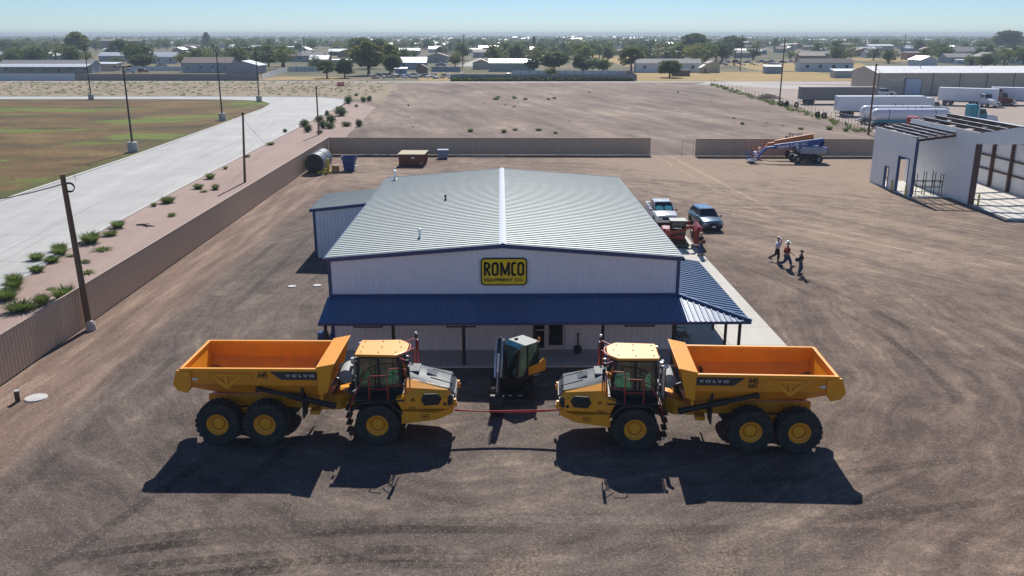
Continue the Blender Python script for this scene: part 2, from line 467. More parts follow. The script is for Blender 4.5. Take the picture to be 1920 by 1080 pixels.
M_YARD = yard_material()
M_LOT = dirt_material("lot_dirt", [(0.40, (0.115, 0.084, 0.068)), (0.47, (0.185, 0.137, 0.110)), (0.535, (0.250, 0.186, 0.147)), (0.61, (0.37, 0.285, 0.215))], 104)
M_VERGE = dirt_material("verge_dirt", [(0.30, (0.22, 0.165, 0.13)), (0.45, (0.31, 0.235, 0.185)), (0.6, (0.39, 0.30, 0.235)), (0.72, (0.44, 0.35, 0.26))], 2, 0.25, 0.75)
M_PINK = dirt_material("pink_gravel", [(0.30, (0.27, 0.195, 0.165)), (0.45, (0.345, 0.25, 0.212)), (0.6, (0.41, 0.305, 0.258)), (0.72, (0.46, 0.355, 0.30))], 92, 0.22)
M_TRUCKYARD = dirt_material("truck_yard_dirt", [(0.30, (0.26, 0.21, 0.18)), (0.45, (0.34, 0.275, 0.235)), (0.6, (0.40, 0.325, 0.275)), (0.72, (0.45, 0.375, 0.32))], 10)
M_YARDGRASS = dirt_material("golden_grass", [(0.30, (0.17, 0.13, 0.055)), (0.45, (0.33, 0.23, 0.09)), (0.58, (0.46, 0.31, 0.12)), (0.72, (0.42, 0.27, 0.14))], 3, 0.25, 0.2)
M_LAWN = grass_material()
M_ROAD = concrete_material("road_concrete", (0.38, 0.375, 0.355), (0.52, 0.515, 0.49), 94, tire=0.3)
M_SLAB = concrete_material("slab_concrete", (0.52, 0.49, 0.43), (0.64, 0.61, 0.56), 90)
M_KERB = concrete_material("kerb_concrete", (0.50, 0.485, 0.455), (0.64, 0.62, 0.59), 90)
M_STREET = concrete_material("street_paving", (0.36, 0.325, 0.30), (0.47, 0.44, 0.41), 1)
M_FAR = far_material()

def sheet(name, pts, z, m, sub=None):
    mb = MB(); mb.add([(x, y, z) for x, y in pts], [tuple(range(len(pts)))])
    return tag(mb.build(name, m), kind="structure")
def wob(pts, step=2.5, amp=0.35, seed=1):
    """outline with uneven edge"""
    rnd = random.Random(seed); out = []
    for i, a in enumerate(pts):
        b = pts[(i + 1) % len(pts)]
        n = max(1, int(math.hypot(b[0] - a[0], b[1] - a[1]) / step))
        for k in range(n):
            u = k / n
            out.append((a[0] + (b[0] - a[0]) * u + rnd.uniform(-amp, amp), a[1] + (b[1] - a[1]) * u + rnd.uniform(-amp, amp)))
    return out

# ------------------------------------------------------------------ the ground
sheet("ground", [(6800 * math.cos(2 * PI * k / 64), 6800 * math.sin(2 * PI * k / 64)) for k in range(64)], 0.0, M_FAR)
sheet("dirt_lot", wob([(-36, 120), (70, 118), (72, 150), (67, 212), (71, 300), (71, 310), (-42, 312), (-40, 262), (-36, 225)], 6, 1.2, 4), 0.004, M_LOT)
sheet("truck_yard", wob([(63, 118), (170, 118), (260, 240), (260, 300), (71, 310), (70, 212)], 8, 1.0, 5), 0.008, M_TRUCKYARD)
sheet("yard", wob([(-24.1, -40), (120, -40), (120, 119.6), (-24.1, 122)], 3.0, 0.04, 6), 0.012, M_YARD)
sheet("gravel_strip", wob([(-24.2, -20), (-24.2, 122.4), (-29.0, 205), (-36.4, 222), (-37.5, 216), (-36.8, 170), (-35.3, 98), (-34.2, 68), (-32.6, 53), (-31.0, 20), (-29, -20)], 4, 0.05, 7), 0.014, M_PINK)
sheet("verge", wob([(-460, 239.4), (-48, 239.4), (-39.6, 233), (-34, 225), (-30, 214), (-31, 250), (-33, 280), (-36, 311), (-460, 320)], 3, 1.3, 8), 0.016, M_VERGE)
# concrete road with a kerb: straight run, then the turn to the west
inner = [(-49.0, -20), (-50.2, 60), (-50.6, 86), (-50.8, 120), (-52.4, 170), (-53.6, 200), (-55.2, 214), (-60, 224), (-70, 228.5), (-90, 230.5), (-460, 231.5)]
outer = [(-29.5, -20), (-31.2, 20), (-32.8, 53), (-34.4, 68), (-35.5, 98), (-36.9, 160), (-37.8, 200), (-38.6, 221), (-41.5, 232), (-48, 238.5), (-60, 241), (-90, 242), (-460, 243)]
M_JOINT = mat("joint_sealant", (0.20, 0.19, 0.175), .9, var=.2)
road = sheet("concrete_road", inner + outer[::-1], 0.018, M_JOINT)
def edge_x(path, y):
    for (x0, y0), (x1, y1) in zip(path, path[1:]):
        if y0 <= y <= y1: return x0 + (x1 - x0) * (y - y0) / (y1 - y0)
    return path[-1][0]
ycut = [-20 + 4.6 * k for k in range(49)]
for a, b in zip(ycut, ycut[1:]):
    for k in range(3):
        p = [(edge_x(inner, a), edge_x(outer, a)), (edge_x(inner, b), edge_x(outer, b))]
        xa = [u[0] + (u[1] - u[0]) * k / 3 + .014 for u in p]; xb = [u[0] + (u[1] - u[0]) * (k + 1) / 3 - .014 for u in p]
        mb = MB(); mb.hexa([(xa[0], a + .014, 0), (xb[0], a + .014, 0), (xb[1], b - .014, 0), (xa[1], b - .014, 0), (xa[0], a + .014, .030), (xb[0], a + .014, .030), (xb[1], b - .014, .030), (xa[1], b - .014, .030)])
        mb.build("slab", M_ROAD, road)
top = ycut[-1]
mb = MB(); bend = [(edge_x(inner, top), top)] + [q for q in inner if q[1] > top and q[0] > -62] + [(-62, 224.9)]; bo = [(edge_x(outer, top), top)] + [q for q in outer if q[1] > top and q[0] > -60] + [(-62, 241.05)]
mb.prism(bend + bo[::-1], 0.0, .030, 'z'); mb.build("slab", M_ROAD, road)
xcut = [-62 - 6.0 * k for k in range(40)]
def edge_y(path, x):
    for (x0, y0), (x1, y1) in zip(path, path[1:]):
        if x1 <= x <= x0: return y0 + (y1 - y0) * (x - x0) / (x1 - x0)
    return path[-1][1]
for a, b in zip(xcut, xcut[1:]):
    mb = MB(); ya, yb, za, zb_ = edge_y(inner[6:], a), edge_y(outer[8:], a), edge_y(inner[6:], b), edge_y(outer[8:], b)
    mb.prism([(a - .014, ya + .01), (a - .014, yb - .01), (b + .014, zb_ - .01), (b + .014, za + .01)], 0, .030, 'z'); mb.build("slab", M_ROAD, road)
mb = MB(); mb.prism([(xcut[-1] - .014, edge_y(inner[6:], xcut[-1])), (xcut[-1] - .014, edge_y(outer[8:], xcut[-1])), (-460, 243), (-460, 231.5)], 0, .030, 'z'); mb.build("slab", M_ROAD, road)
def kerb(name, path, w, side):
    """real kerb step of 0.13 m, built in 3 m lengths"""
    root = None
    mb = MB(); P = [Vector((x, y, 0)) for x, y in path]; rings = []
    for i, p in enumerate(P):
        d = (P[min(i + 1, len(P) - 1)] - P[max(i - 1, 0)]).normalized()
        nrm = Vector((-d.y, d.x, 0)) * side
        rings.append([p + Vector((0, 0, -0.02)), p + nrm * 0.02 + Vector((0, 0, 0.13)), p + nrm * w + Vector((0, 0, 0.135)), p + nrm * (w + 0.02) + Vector((0, 0, -0.02))])
    mb.loft(rings)
    return tag(mb.build(name, M_KERB), kind="structure")
kerb("inner_kerb", inner, 0.38, 1)
kerb("outer_kerb", outer, 0.30, -1)
sheet("lawn", [(x - 0.40, y) for x, y in inner] + [(-460, -20)], 0.024, M_LAWN)
sheet("street", [(-480, 321), (-30, 312.0), (71, 310.5), (74, 304), (260, 297), (260, 307), (90, 317.5), (-30, 318.5), (-480, 326.5)], 0.028, M_STREET)
sheet("side_street", [(66, 300), (74, 310), (110, 290), (112, 262), (96, 262), (80, 285)], 0.032, M_STREET)
for i, pts in enumerate([[(48, 320), (150, 318), (140, 398), (60, 398)], [(-92, 330), (-56, 329), (-66, 352), (-84, 356)], [(66, 470), (120, 470), (104, 760), (70, 760)], [(120, 410), (180, 410), (210, 520), (130, 520)], [(230, 560), (330, 520), (330, 620), (240, 640)], [(-30, 322), (-18, 322), (-18, 372), (-30, 372)]]):
    sheet("dry_grass_plot", wob(pts, 6, 1.0, 20 + i), 0.020 + 0.004 * i, M_YARDGRASS)
for pts in [[(-23, 470), (-15, 470), (30, 1100), (10, 1100)]]:
    sheet("town_street", pts, 0.06, M_STREET)

# ------------------------------------------------------------------ ribbed metal sheet
def ribbed(a0, a1, P, off, pitch=0.3, h=0.035, w=0.035, t=0.012, mb=None, u0=0.0, u1=1.0):
    """trapezoid-ribbed panel; P(a,u) gives the low (u=0) and high (u=1) edge, off is the outward direction"""
    mb = mb or MB(); off = Vector(off)
    n = max(1, round((a1 - a0) / pitch)); pr = [(a0, 0.0)]
    for k in range(n):
        c = a0 + (k + 0.5) * (a1 - a0) / n
        pr += [(c - w * 1.6, 0), (c - w * 0.7, h), (c + w * 0.7, h), (c + w * 1.6, 0)]
    pr.append((a1, 0.0))
    rings = []
    for u in (u0, u1):
        top = [Vector(P(a, u)) + off * hh for a, hh in pr]
        rings.append(top + [Vector(P(a1, u)) - off * t, Vector(P(a0, u)) - off * t])
    mb.loft(rings)
    return mb
def panel_run(parent, name, m, a0, a1, width, P, off, gap=0.004, **k):
    n = max(1, round((a1 - a0) / width)); d = (a1 - a0) / n
    for i in range(n):
        ribbed(a0 + i * d + gap / 2, a0 + (i + 1) * d - gap / 2, P, off, **k).build(name, m, parent)

GALV = mat("galvanised_roof", (0.38, 0.425, 0.41), 0.58, 0.2, var=0.10, scale=0.8)
WALLW = mat("white_wall_panel", (0.86, 0.88, 0.885), 0.45, var=0.05, scale=1.0, dirt=DUST, dirt_amt=0.06)
NAVY = mat("navy_trim", (0.020, 0.065, 0.185), 0.35, var=0.1)
BLUER = mat("blue_roof_panel", (0.050, 0.125, 0.245), 0.42, var=0.08, scale=1.5)
RIDGEW = mat("white_ridge_cap", (0.76, 0.78, 0.80), 0.35, var=0.03)
POSTM = mat("dark_brown_post", (0.045, 0.030, 0.022), 0.7, var=0.3, scale=8)
ALU = mat("white_aluminium", (0.62, 0.63, 0.63), 0.4, var=0.04)
SIGNY = mat("sign_yellow", (0.95, 0.68, 0.010), 0.5, var=0.05)
TANW = mat("tan_wall_panel", (0.50, 0.44, 0.35), 0.55, var=0.06, scale=0.8, dirt=DUST, dirt_amt=0.2, dirt_scale=0.4)

# ------------------------------------------------------------------ the showroom building
XL, XR, XM, YF, YB, ZE, ZR = -8.95, 9.30, 0.10, 43.45, 69.4, 5.12, 5.82
walk = thing("walkway", None, None); tag(walk, kind="structure")
# concrete walkway: separate slabs with joints
def slab(x0, x1, y0, y1):
    mb = MB(); mb.b2(x0 + 0.008, x1 - 0.008, y0 + 0.008, y1 - 0.008, -0.05, 0.10)
    return mb.build("slab", M_SLAB, walk, bevel=0.012)
for x0, x1 in zip([-9.3, -6.2, -3.1, 0, 3.1, 6.2], [-6.2, -3.1, 0, 3.1, 6.2, 9.36]): slab(x0, x1, 41.05, 43.5)
ys = [41.05, 44.0, 47.0, 50.0, 53.0, 56.0, 59.0, 62.0, 65.0, 68.0, 71.0]
for a, b in zip(ys, ys[1:]):
    slab(9.36, 12.43, a, b); slab(12.43, 15.5, a, b)

bld = thing("showroom_building", "white metal building with silver ribbed gable roof and blue porch behind the excavator", "building", (0, 56, 0))
def bp(mb, name, m, parent=None, **k):     # world-space builder parented to an Empty
    o = mb.build(name, m, parent or bld, **k)
    return o
for o in (bld,): o.location = (0, 0, 0)
ztop = lambda x: ZE + (ZR - ZE) * (1 - abs(x - XM) / (XR - XM if x > XM else XM - XL))
mb = MB(); mb.prism([(XL + .06, 0.1), (XR - .06, 0.1), (XR - .06, ZE - .1), (XM, ZR - .1), (XL + .06, ZE - .1)], YF + .06, YB - .06, 'y')
bp(mb, "light_stop_core", WALLW)  # unseen solid core, added so no light leaks through the panels
panel_run(bld, "wall_panel", WALLW, XL, XR, 0.9125, lambda a, u: (a, YF, 0.1 + (ztop(a) - 0.1) * u), (0, -1, 0), pitch=0.305, h=0.03)
panel_run(bld, "wall_panel", WALLW, XL, XR, 0.9125, lambda a, u: (a, YB, 0.0 + ztop(a) * u), (0, 1, 0), pitch=0.305, h=0.03)
for X, s in ((XL, -1), (XR, 1)):
    panel_run(bld, "wall_panel", WALLW, YF, YB, 0.927, lambda a, u: (X, a, ZE * u), (s, 0, 0), pitch=0.309, h=0.03)
OH = 0.17
for X, s in ((XL - OH, -1), (XR + OH, 1)):
    panel_run(bld, "roof_panel", GALV, YF - 0.12, YB + 0.1, 0.914, lambda a, u: (X + (XM - X) * u, a, ZE + 0.07 + (ZR - ZE + 0.02) * u), (0, 0, 1), pitch=0.457, h=0.042, w=0.045)
mb = MB(); mb.prism([(XM - .19, ZR + .085), (XM, ZR + .165), (XM + .19, ZR + .085), (XM + .19, ZR + .10), (XM, ZR + .185), (XM - .19, ZR + .10)], YF - .17, YB + .14, 'y')
bp(mb, "ridge_cap", RIDGEW)
for X, s in ((XL - OH - 0.02, -1), (XR + OH + 0.02, 1)):      # rake boards, gutters
    for Y in (YF - 0.15, YB + 0.13):
        mb = MB()
        z0, z1 = ZE + 0.10, ZR + 0.12
        mb.hexa([(X, Y - .02, z0 - .22), (XM, Y - .02, z1 - .22), (XM, Y + .02, z1 - .22), (X, Y + .02, z0 - .22), (X, Y - .02, z0), (XM, Y - .02, z1), (XM, Y + .02, z1), (X, Y + .02, z0)])
        bp(mb, "rake_trim", NAVY)
    mb = MB(); mb.b2(X - .05, X + .05, YF - .17, YB + .15, ZE - .10, ZE + 0.062)
    bp(mb, "gutter", NAVY)
for X in (XL, XR):
    for Y, s in ((YF, -1), (YB, 1)):
        mb = MB(); q = -1 if X == XL else 1
        mb.b2(min(X - q * .13, X + q * .05), max(X - q * .13, X + q * .05), min(Y - s * .1, Y + s * .05), max(Y - s * .1, Y + s * .05), 0.1, ZE - 0.06)
        bp(mb, "corner_trim", NAVY)
mb = MB(); mb.b2(XL + .06, XR - .06, YF - .075, YF - .034, 3.06, 3.24); bp(mb, "apron_trim", NAVY)
# porch roof: front slope, hip, side slope
ZP0, ZP1, YP, XP, YS = 2.55, 3.10, 40.70, 12.45, 52.6
hipu = lambda a: max(0.0, min(1.0, (XP - a) / (XP - XR)))
panel_run(bld, "porch_roof_panel", BLUER, -9.08, XR, 0.92, lambda a, u: (a, YP + (YF - 0.05 - YP) * u, ZP0 + (ZP1 - ZP0) * u), (0, 0, 1), pitch=0.307, h=0.035)
panel_run(bld, "porch_roof_panel", BLUER, XR, XP, 0.52, lambda a, u: (a, YP + (YF - 0.05 - YP) * u * hipu(a), ZP0 + (ZP1 - ZP0) * u * hipu(a)), (0, 0, 1), pitch=0.26, h=0.035)
hipv = lambda a: max(0.0, min(1.0, (a - YP) / (YF - YP)))
panel_run(bld, "porch_roof_panel", BLUER, YP, YS, 0.914, lambda a, u: (XP - (XP - XR - 0.05) * u * hipv(a), a, ZP0 + (ZP1 - ZP0) * u * hipv(a)), (0, 0, 1), pitch=0.457, h=0.05, w=0.045)
mb = MB(); mb.tube([(XP + .02, YP - .02, ZP0 + .045), (XR + .02, YF - .04, ZP1 + .045)], 0.10, 6); bp(mb, "hip_cap", BLUER)
mb = MB(); mb.b2(-9.08, XP, YP - .03, YP - .006, ZP0 - .13, ZP0 + .01); mb.b2(XP + .006, XP + .03, YP - .03, YS, ZP0 - .13, ZP0 + .01); bp(mb, "porch_fascia", NAVY)
mb = MB(); mb.b2(-9.0, 12.2, 41.22, 41.38, ZP0 - .16, ZP0 + .04); mb.b2(12.02, 12.18, 41.4, YS - .1, ZP0 - .16, ZP0 - .03); bp(mb, "porch_beam", POSTM)
posts = [(x, 41.3) for x in (-8.85, -5.45, -1.9, 1.7, 5.15, 8.75, 12.1)] + [(12.1, y) for y in (43.9, 46.6, 49.4, 52.2)]
for x, y in posts:
    mb = MB(); mb.lathe([(.085, 0.10), (.085, ZP0 - .12)], (x, y, 0), 'z', 10); bp(mb, "porch_post", POSTM, smooth=True)
# windows and door
for x0, x1 in ((-7.81, -6.28), (-2.90, -1.33), (6.57, 8.16)):
    mb = MB()
    mb.b2(x0, x1, YF - .055, YF - .031, 1.38, 1.46); mb.b2(x0, x1, YF - .055, YF - .031, 2.38, 2.46); mb.b2(x0, x0 + .08, YF - .055, YF - .031, 1.46, 2.38); mb.b2(x1 - .08, x1, YF - .055, YF - .031, 1.46, 2.38)
    w = bp(mb, "window", INK)
    mb = MB(); mb.b2(x0 + .08, x1 - .08, YF - .052, YF - .036, 1.46, 1.52); mb.b2(x0 + .08, x0 + .14, YF - .052, YF - .036, 1.52, 2.38); mb.b2(x1 - .14, x1 - .08, YF - .052, YF - .036, 1.52, 2.38); mb.b2((x0 + x1) / 2 - .03, (x0 + x1) / 2 + .03, YF - .052, YF - .036, 1.52, 2.38)
    mb.build("frame", ALU, w)
    mb = MB(); mb.b2(x0 + .14, x1 - .14, YF - .045, YF - .033, 1.52, 2.38); mb.build("pane", GLS, w)
mb = MB()
for a, b, c, d in ((1.72, 1.79, .1, 2.35), (2.30, 2.44, .1, 2.35), (3.36, 3.44, .1, 2.35), (1.79, 2.30, 1.18, 1.25), (1.79, 2.30, .1, .2), (1.79, 3.36, 2.28, 2.35)): mb.b2(a, b, YF - .075, YF - .031, c, d)
dr = bp(mb, "entrance_door", ALU)
mb = MB()
for a, b, c, d in ((2.45, 2.53, .12, 2.26), (3.27, 3.35, .12, 2.26), (2.53, 3.27, .12, .36), (2.53, 3.27, 1.9, 1.96), (2.53, 3.27, 2.2, 2.26)): mb.b2(a, b, YF - .067, YF - .035, c, d)
mb.build("door_leaf", ALU, dr)
mb = MB()
for a, b, c, d in ((2.53, 3.27, .36, 1.9), (2.53, 3.27, 1.96, 2.2), (1.79, 2.30, .2, 1.18), (1.79, 2.30, 1.25, 2.28)): mb.b2(a, b, YF - .055, YF - .034, c, d)
mb.build("pane", GLS, dr)
mb = MB(); mb.tube([(2.60, YF - .10, .95), (2.60, YF - .10, 1.25)], .015); mb.build("handle", SILV, dr)
# roof vents
for x, y, h, m, r in ((-4.45, 46.4, 0.42, RIDGEW, .07), (-8.35, 68.2, 0.62, RIDGEW, .09), (-3.7, 57.3, 0.25, BLKM, .05)):
    z = ZE + .08 + (ZR - ZE) * (x - XL) / (XM - XL)
    mb = MB(); mb.lathe([(r * 2.2, z - .03), (r * 2.0, z + .05), (r, z + .09), (r, z + h), (r * 1.5, z + h), (r * 1.5, z + h + .1), (r * .5, z + h + .14)], (x, y, 0), 'z', 12)
    bp(mb, "vent_pipe", m, smooth=True)

# the sign on the gable
sg = thing("company_sign", "yellow sign with black rounded border and lettering on the white gable", "sign", (0.155, YF - 0.034, 3.70))
def rrect(w, h, r, n=6):
    out = []
    for cx, cz, a in ((w / 2 - r, h / 2 - r, 0), (-w / 2 + r, h / 2 - r, 90), (-w / 2 + r, -h / 2 + r, 180), (w / 2 - r, -h / 2 + r, 270)):
        out += [(cx + r * math.cos(R(a + 90 * k / n)), cz + r * math.sin(R(a + 90 * k / n))) for k in range(n + 1)]
    return out
mb = MB(); mb.prism([(x, z + .74) for x, z in rrect(2.42, 1.48, .22)], -.055, 0, 'y'); mb.build("border", INK, sg)
mb = MB(); mb.prism([(x, z + .74) for x, z in rrect(2.28, 1.34, .16)], -.066, -.054, 'y'); mb.build("face", SIGNY, sg)
# tall condensed letters drawn as strokes
def stroke(mb, pts, r=.055, y=-.082):
    for a, b in zip(pts, pts[1:]):
        d = Vector((b[0] - a[0], 0, b[1] - a[1])); L = d.length; d.normalize(); nn = Vector((-d.z, 0, d.x)) * r
        A = Vector((a[0], 0, a[1])) - d * 0.006; B = Vector((b[0], 0, b[1])) + d * 0.006
        q = [A - nn, B - nn, B + nn, A + nn]
        mb.hexa([v + Vector((0, -.066, 0)) for v in q] + [v + Vector((0, y, 0)) for v in q])
    for p in pts: mb.prism([(p[0] + r * math.cos(2 * PI * k / 12), p[1] + r * math.sin(2 * PI * k / 12)) for k in range(12)], -.066, y - .001, 'y')
def arc(cx, cz, rx, rz, a0, a1, n=6): return [(cx + rx * math.cos(R(a0 + (a1 - a0) * k / n)), cz + rz * math.sin(R(a0 + (a1 - a0) * k / n))) for k in range(n + 1)]
def letters(parent, W=2.28, H=1.34, cz=.74, m=INK):
    zb, zt = .575, 1.215
    def put(pts_list):
        mb = MB()
        for pts in pts_list: stroke(mb, pts, .060)
        mb.build("lettering", m, parent)
    x = -.985
    put([[(x, zb), (x, zt)], [(x, zt), (x + .08, zt)] + arc(x + .08, zt - .155, .15, .155, 90, -90) + [(x, zt - .31)], [(x + .09, zt - .31), (x + .24, zb)]])
    def O(x): return arc(x, zt - .12, .128, .12, 0, 180) + arc(x, zb + .12, .128, .12, 180, 360) + [(x + .128, zt - .12)]
    put([O(-.455)])
    x = -.135
    put([[(x, zb), (x, zt)], [(x, zt), (x + .195, zb + .06)], [(x + .195, zb + .06), (x + .39, zt)], [(x + .39, zt), (x + .39, zb)]])
    put([[(.585, zt), (.53, zt)] + arc(.53, zt - .11, .10, .11, 90, 180) + arc(.53, zb + .11, .10, .11, 180, 270) + [(.585, zb)]])
    put([O(.875)])
letters(sg)
lettering(text_mesh("EQUIPMENT CO.", .2, 2.06, .19, bold=.009, extrude=.008, space=1.16), INK, sg, (0, -.072, .30))

# lean-to shed on the west side
sh = thing("lean_to_shed", "white ribbed lean-to with blue trim on the west side of the showroom", "shed", (0, 0, 0))
sx0, sx1, sy0, sy1, sz0, sz1 = -14.0, -9.06, 63.7, 70.0, 3.72, 4.25
zs = lambda x: sz0 + (sz1 - sz0) * (x - sx0) / (sx1 - sx0)
for Y, s in ((sy0, -1), (sy1, 1)):
    panel_run(sh, "wall_panel", WALLW, sx0, sx1, 0.82, lambda a, u: (a, Y, zs(a) * u), (0, s, 0), pitch=.273, h=.03)
panel_run(sh, "wall_panel", WALLW, sy0, sy1, 0.9, lambda a, u: (sx0, a, sz0 * u), (-1, 0, 0), pitch=.3, h=.03)
panel_run(sh, "roof_panel", GALV, sy0 - .15, sy1 + .15, 0.914, lambda a, u: (sx0 - .2 + (sx1 - sx0 + .2) * u, a, sz0 + .04 + (sz1 - sz0) * u), (0, 0, 1), pitch=.457, h=.05, w=.045)
mb = MB(); mb.b2(sx0 - .26, sx0 - .21, sy0 - .2, sy1 + .2, sz0 - .14, sz0 + .07); mb.build("gutter", NAVY, sh)
mb = MB(); mb.hexa([(sx0 - .2, sy0 - .2, sz0 - .14), (sx1, sy0 - .2, sz1 - .14), (sx1, sy0 - .16, sz1 - .14), (sx0 - .2, sy0 - .16, sz0 - .14), (sx0 - .2, sy0 - .2, sz0 + .07), (sx1, sy0 - .2, sz1 + .07), (sx1, sy0 - .16, sz1 + .07), (sx0 - .2, sy0 - .16, sz0 + .07)]); mb.build("rake_trim", NAVY, sh)
for Y in (sy0, sy1):
    mb = MB(); mb.b2(sx0 - .05, sx0 + .14, Y - .05, Y + .05, 0, sz0 - .02); mb.build("corner_trim", NAVY, sh)

# porch furniture
bn = thing("patio_glider", "metal frame patio glider bench with tan seat under the side porch", "bench", (9.75, 44.6, 0.1))
mb = MB()
for y in (-.6, .6):
    mb.tube([(-.15, y, .02), (.5, y, .02), (.5, y, .58), (-.02, y, .6), (-.15, y, .3), (-.15, y, .02)], .02)
    mb.tube([(-.1, y, .38), (-.32, y, 1.0)], .02)
    mb.tube([(.0, y, .12), (.1, y, .36)], .018); mb.tube([(.35, y, .12), (.4, y, .36)], .018)
mb.tube([(-.32, -.6, 1.0), (-.32, .6, 1.0)], .02); mb.tube([(.45, -.6, .38), (.45, .6, .38)], .02); mb.tube([(-.1, -.6, .38), (-.1, .6, .38)], .02)
mb.build("frame", BLKM, bn)
TANF = mat("tan_mesh_fabric", (0.33, 0.24, 0.14), 0.85, var=0.1)
for k in range(4):
    y = -.44 + k * .29
    mb = MB(); mb.b2(-.08, .43, y - .13, y + .13, .39, .405); mb.hexa([(-.10, y - .13, .42), (-.08, y - .13, .42), (-.08, y + .13, .42), (-.10, y + .13, .42), (-.31, y - .13, .97), (-.29, y - .13, .97), (-.29, y + .13, .97), (-.31, y + .13, .97)])
    mb.build("seat_panel", TANF, bn)
ur = thing("ash_receptacle", "black post ash receptacle with round base by the entrance wall", "ash bin", (4.05, 42.95, 0.1))
mb = MB(); mb.lathe([(.20, 0), (.23, .08), (.23, .28), (.17, .36), (.06, .40)], n=16); mb.build("base", BLKM, ur, smooth=True)
mb = MB(); mb.lathe([(.045, .38), (.045, 1.0), (.06, 1.02), (.05, 1.1)], n=10); mb.build("neck", BLKM, ur, smooth=True)
br = thing("rain_barrel", "dark navy barrel standing at the left corner of the porch", "barrel", (-9.55, 43.9, 0.012))
mb = MB(); mb.lathe([(.26, 0), (.30, .1), (.32, .45), (.30, .85), (.27, .95), (.27, .98), (.2, 1.0)], n=18); mb.build("drum", NAVY, br, smooth=True)
mb = MB(); mb.lathe([(.325, .3), (.345, .33), (.325, .36)], n=18, cap=False); mb.lathe([(.325, .6), (.345, .63), (.325, .66)], n=18, cap=False); mb.build("hoop", BLKM, br)
def rebase(root, loc):
    """move the Empty to the thing's base while its parts stay where they stand"""
    L = Vector(loc)
    for ch in root.children: ch.location = ch.location - L
    root.location = L
rebase(bld, (0.1, 56.4, 0)); rebase(sh, (-11.5, 66.9, 0))

# ------------------------------------------------------------------ articulated haulers
def tyre_mesh(r, w, name, lugs=24, rim_r=0.42):
    mb = MB(); h = w / 2
    mb.lathe([(rim_r, -h * .78), (rim_r * 1.15, -h * .92), (r * .72, -h), (r * .90, -h * .96), (r * .955, -h * .80), (r * .955, h * .80), (r * .90, h * .96), (r * .72, h), (rim_r * 1.15, h * .92), (rim_r, h * .78)], axis='y', n=36, cap=False)
    for k in range(lugs):
        for s in (-1, 1):
            a = 2 * PI * (k + (0.5 if s > 0 else 0)) / lugs
            ca, sa = math.cos(a), math.sin(a)
            def P(rad, t, y): return (rad * ca - t * sa, y, rad * sa + t * ca)
            wl = PI * r / lugs * 0.55; y0, y1 = s * h * .06, s * h * .98; sk = 0.10 * r * .8
            mb.hexa([P(r * .93, -wl, y0), P(r * .93, wl, y0), P(r * .88, wl + sk, y1), P(r * .88, -wl + sk, y1), P(r, -wl * .85, y0), P(r, wl * .85, y0), P(r * .965, wl * .85 + sk, y1), P(r * .965, -wl * .85 + sk, y1)])
    return mb.mesh(name, RUB, smooth=True, angle=35)
TY = tyre_mesh(0.94, 0.74, "tyre")
mb = MB(); mb.lathe([(.30, .20), (.43, .24), (.455, .34), (.44, .345), (.40, .30), (.36, .20), (.30, .12), (.27, .10), (.25, .12), (.25, .20), (.20, .24), (.06, .25), (.0, .25)], axis='y', n=28, cap=False)
RIM = mb.mesh("wheel", RIMY, smooth=True, angle=30)
mb = MB()
for k in range(12):
    a = 2 * PI * k / 12; mb.lathe([(.016, .12), (.016, .225)], (.275 * math.cos(a), 0, .275 * math.sin(a)), 'y', 6)
mb.lathe([(.38, -.3), (.38, .12), (.2, .12)], axis='y', n=20)
HUB = mb.mesh("hub", RIMY)
def big_wheel(parent, x, side):
    w = link("wheel", RIM, parent, (x, side * 1.335, .94), 0 if side > 0 else PI)
    t = link("tyre", TY, w); link("hub", HUB, w)
    return w
def skirt(mb, plan, zb, zt, mi=0):
    n = len(plan)
    vs = [(x, y, zb(x, y)) for x, y in plan] + [(x, y, zt(x, y)) for x, y in plan]
    mb.add(vs, [tuple(range(n - 1, -1, -1)), tuple(range(n, 2 * n))] + [(i, (i + 1) % n, n + (i + 1) % n, n + i) for i in range(n)], mi)
lerp = lambda a, b, u: a + (b - a) * u
T_VOLVO = text_mesh("VOLVO", .2, 1.15, .115, bold=.004, extrude=.003, space=1.6)
T_A45 = text_mesh("A45", .2, .40, .26, bold=.003, extrude=.003)
T_A45S = text_mesh("A45", .2, .26, .15, bold=.003, extrude=.003)
T_RB = text_mesh("ROMCO", .2, .36, .15, bold=.003, extrude=.003)
T_RS = text_mesh("ROMCO", .2, .27, .085, bold=.003, extrude=.003)

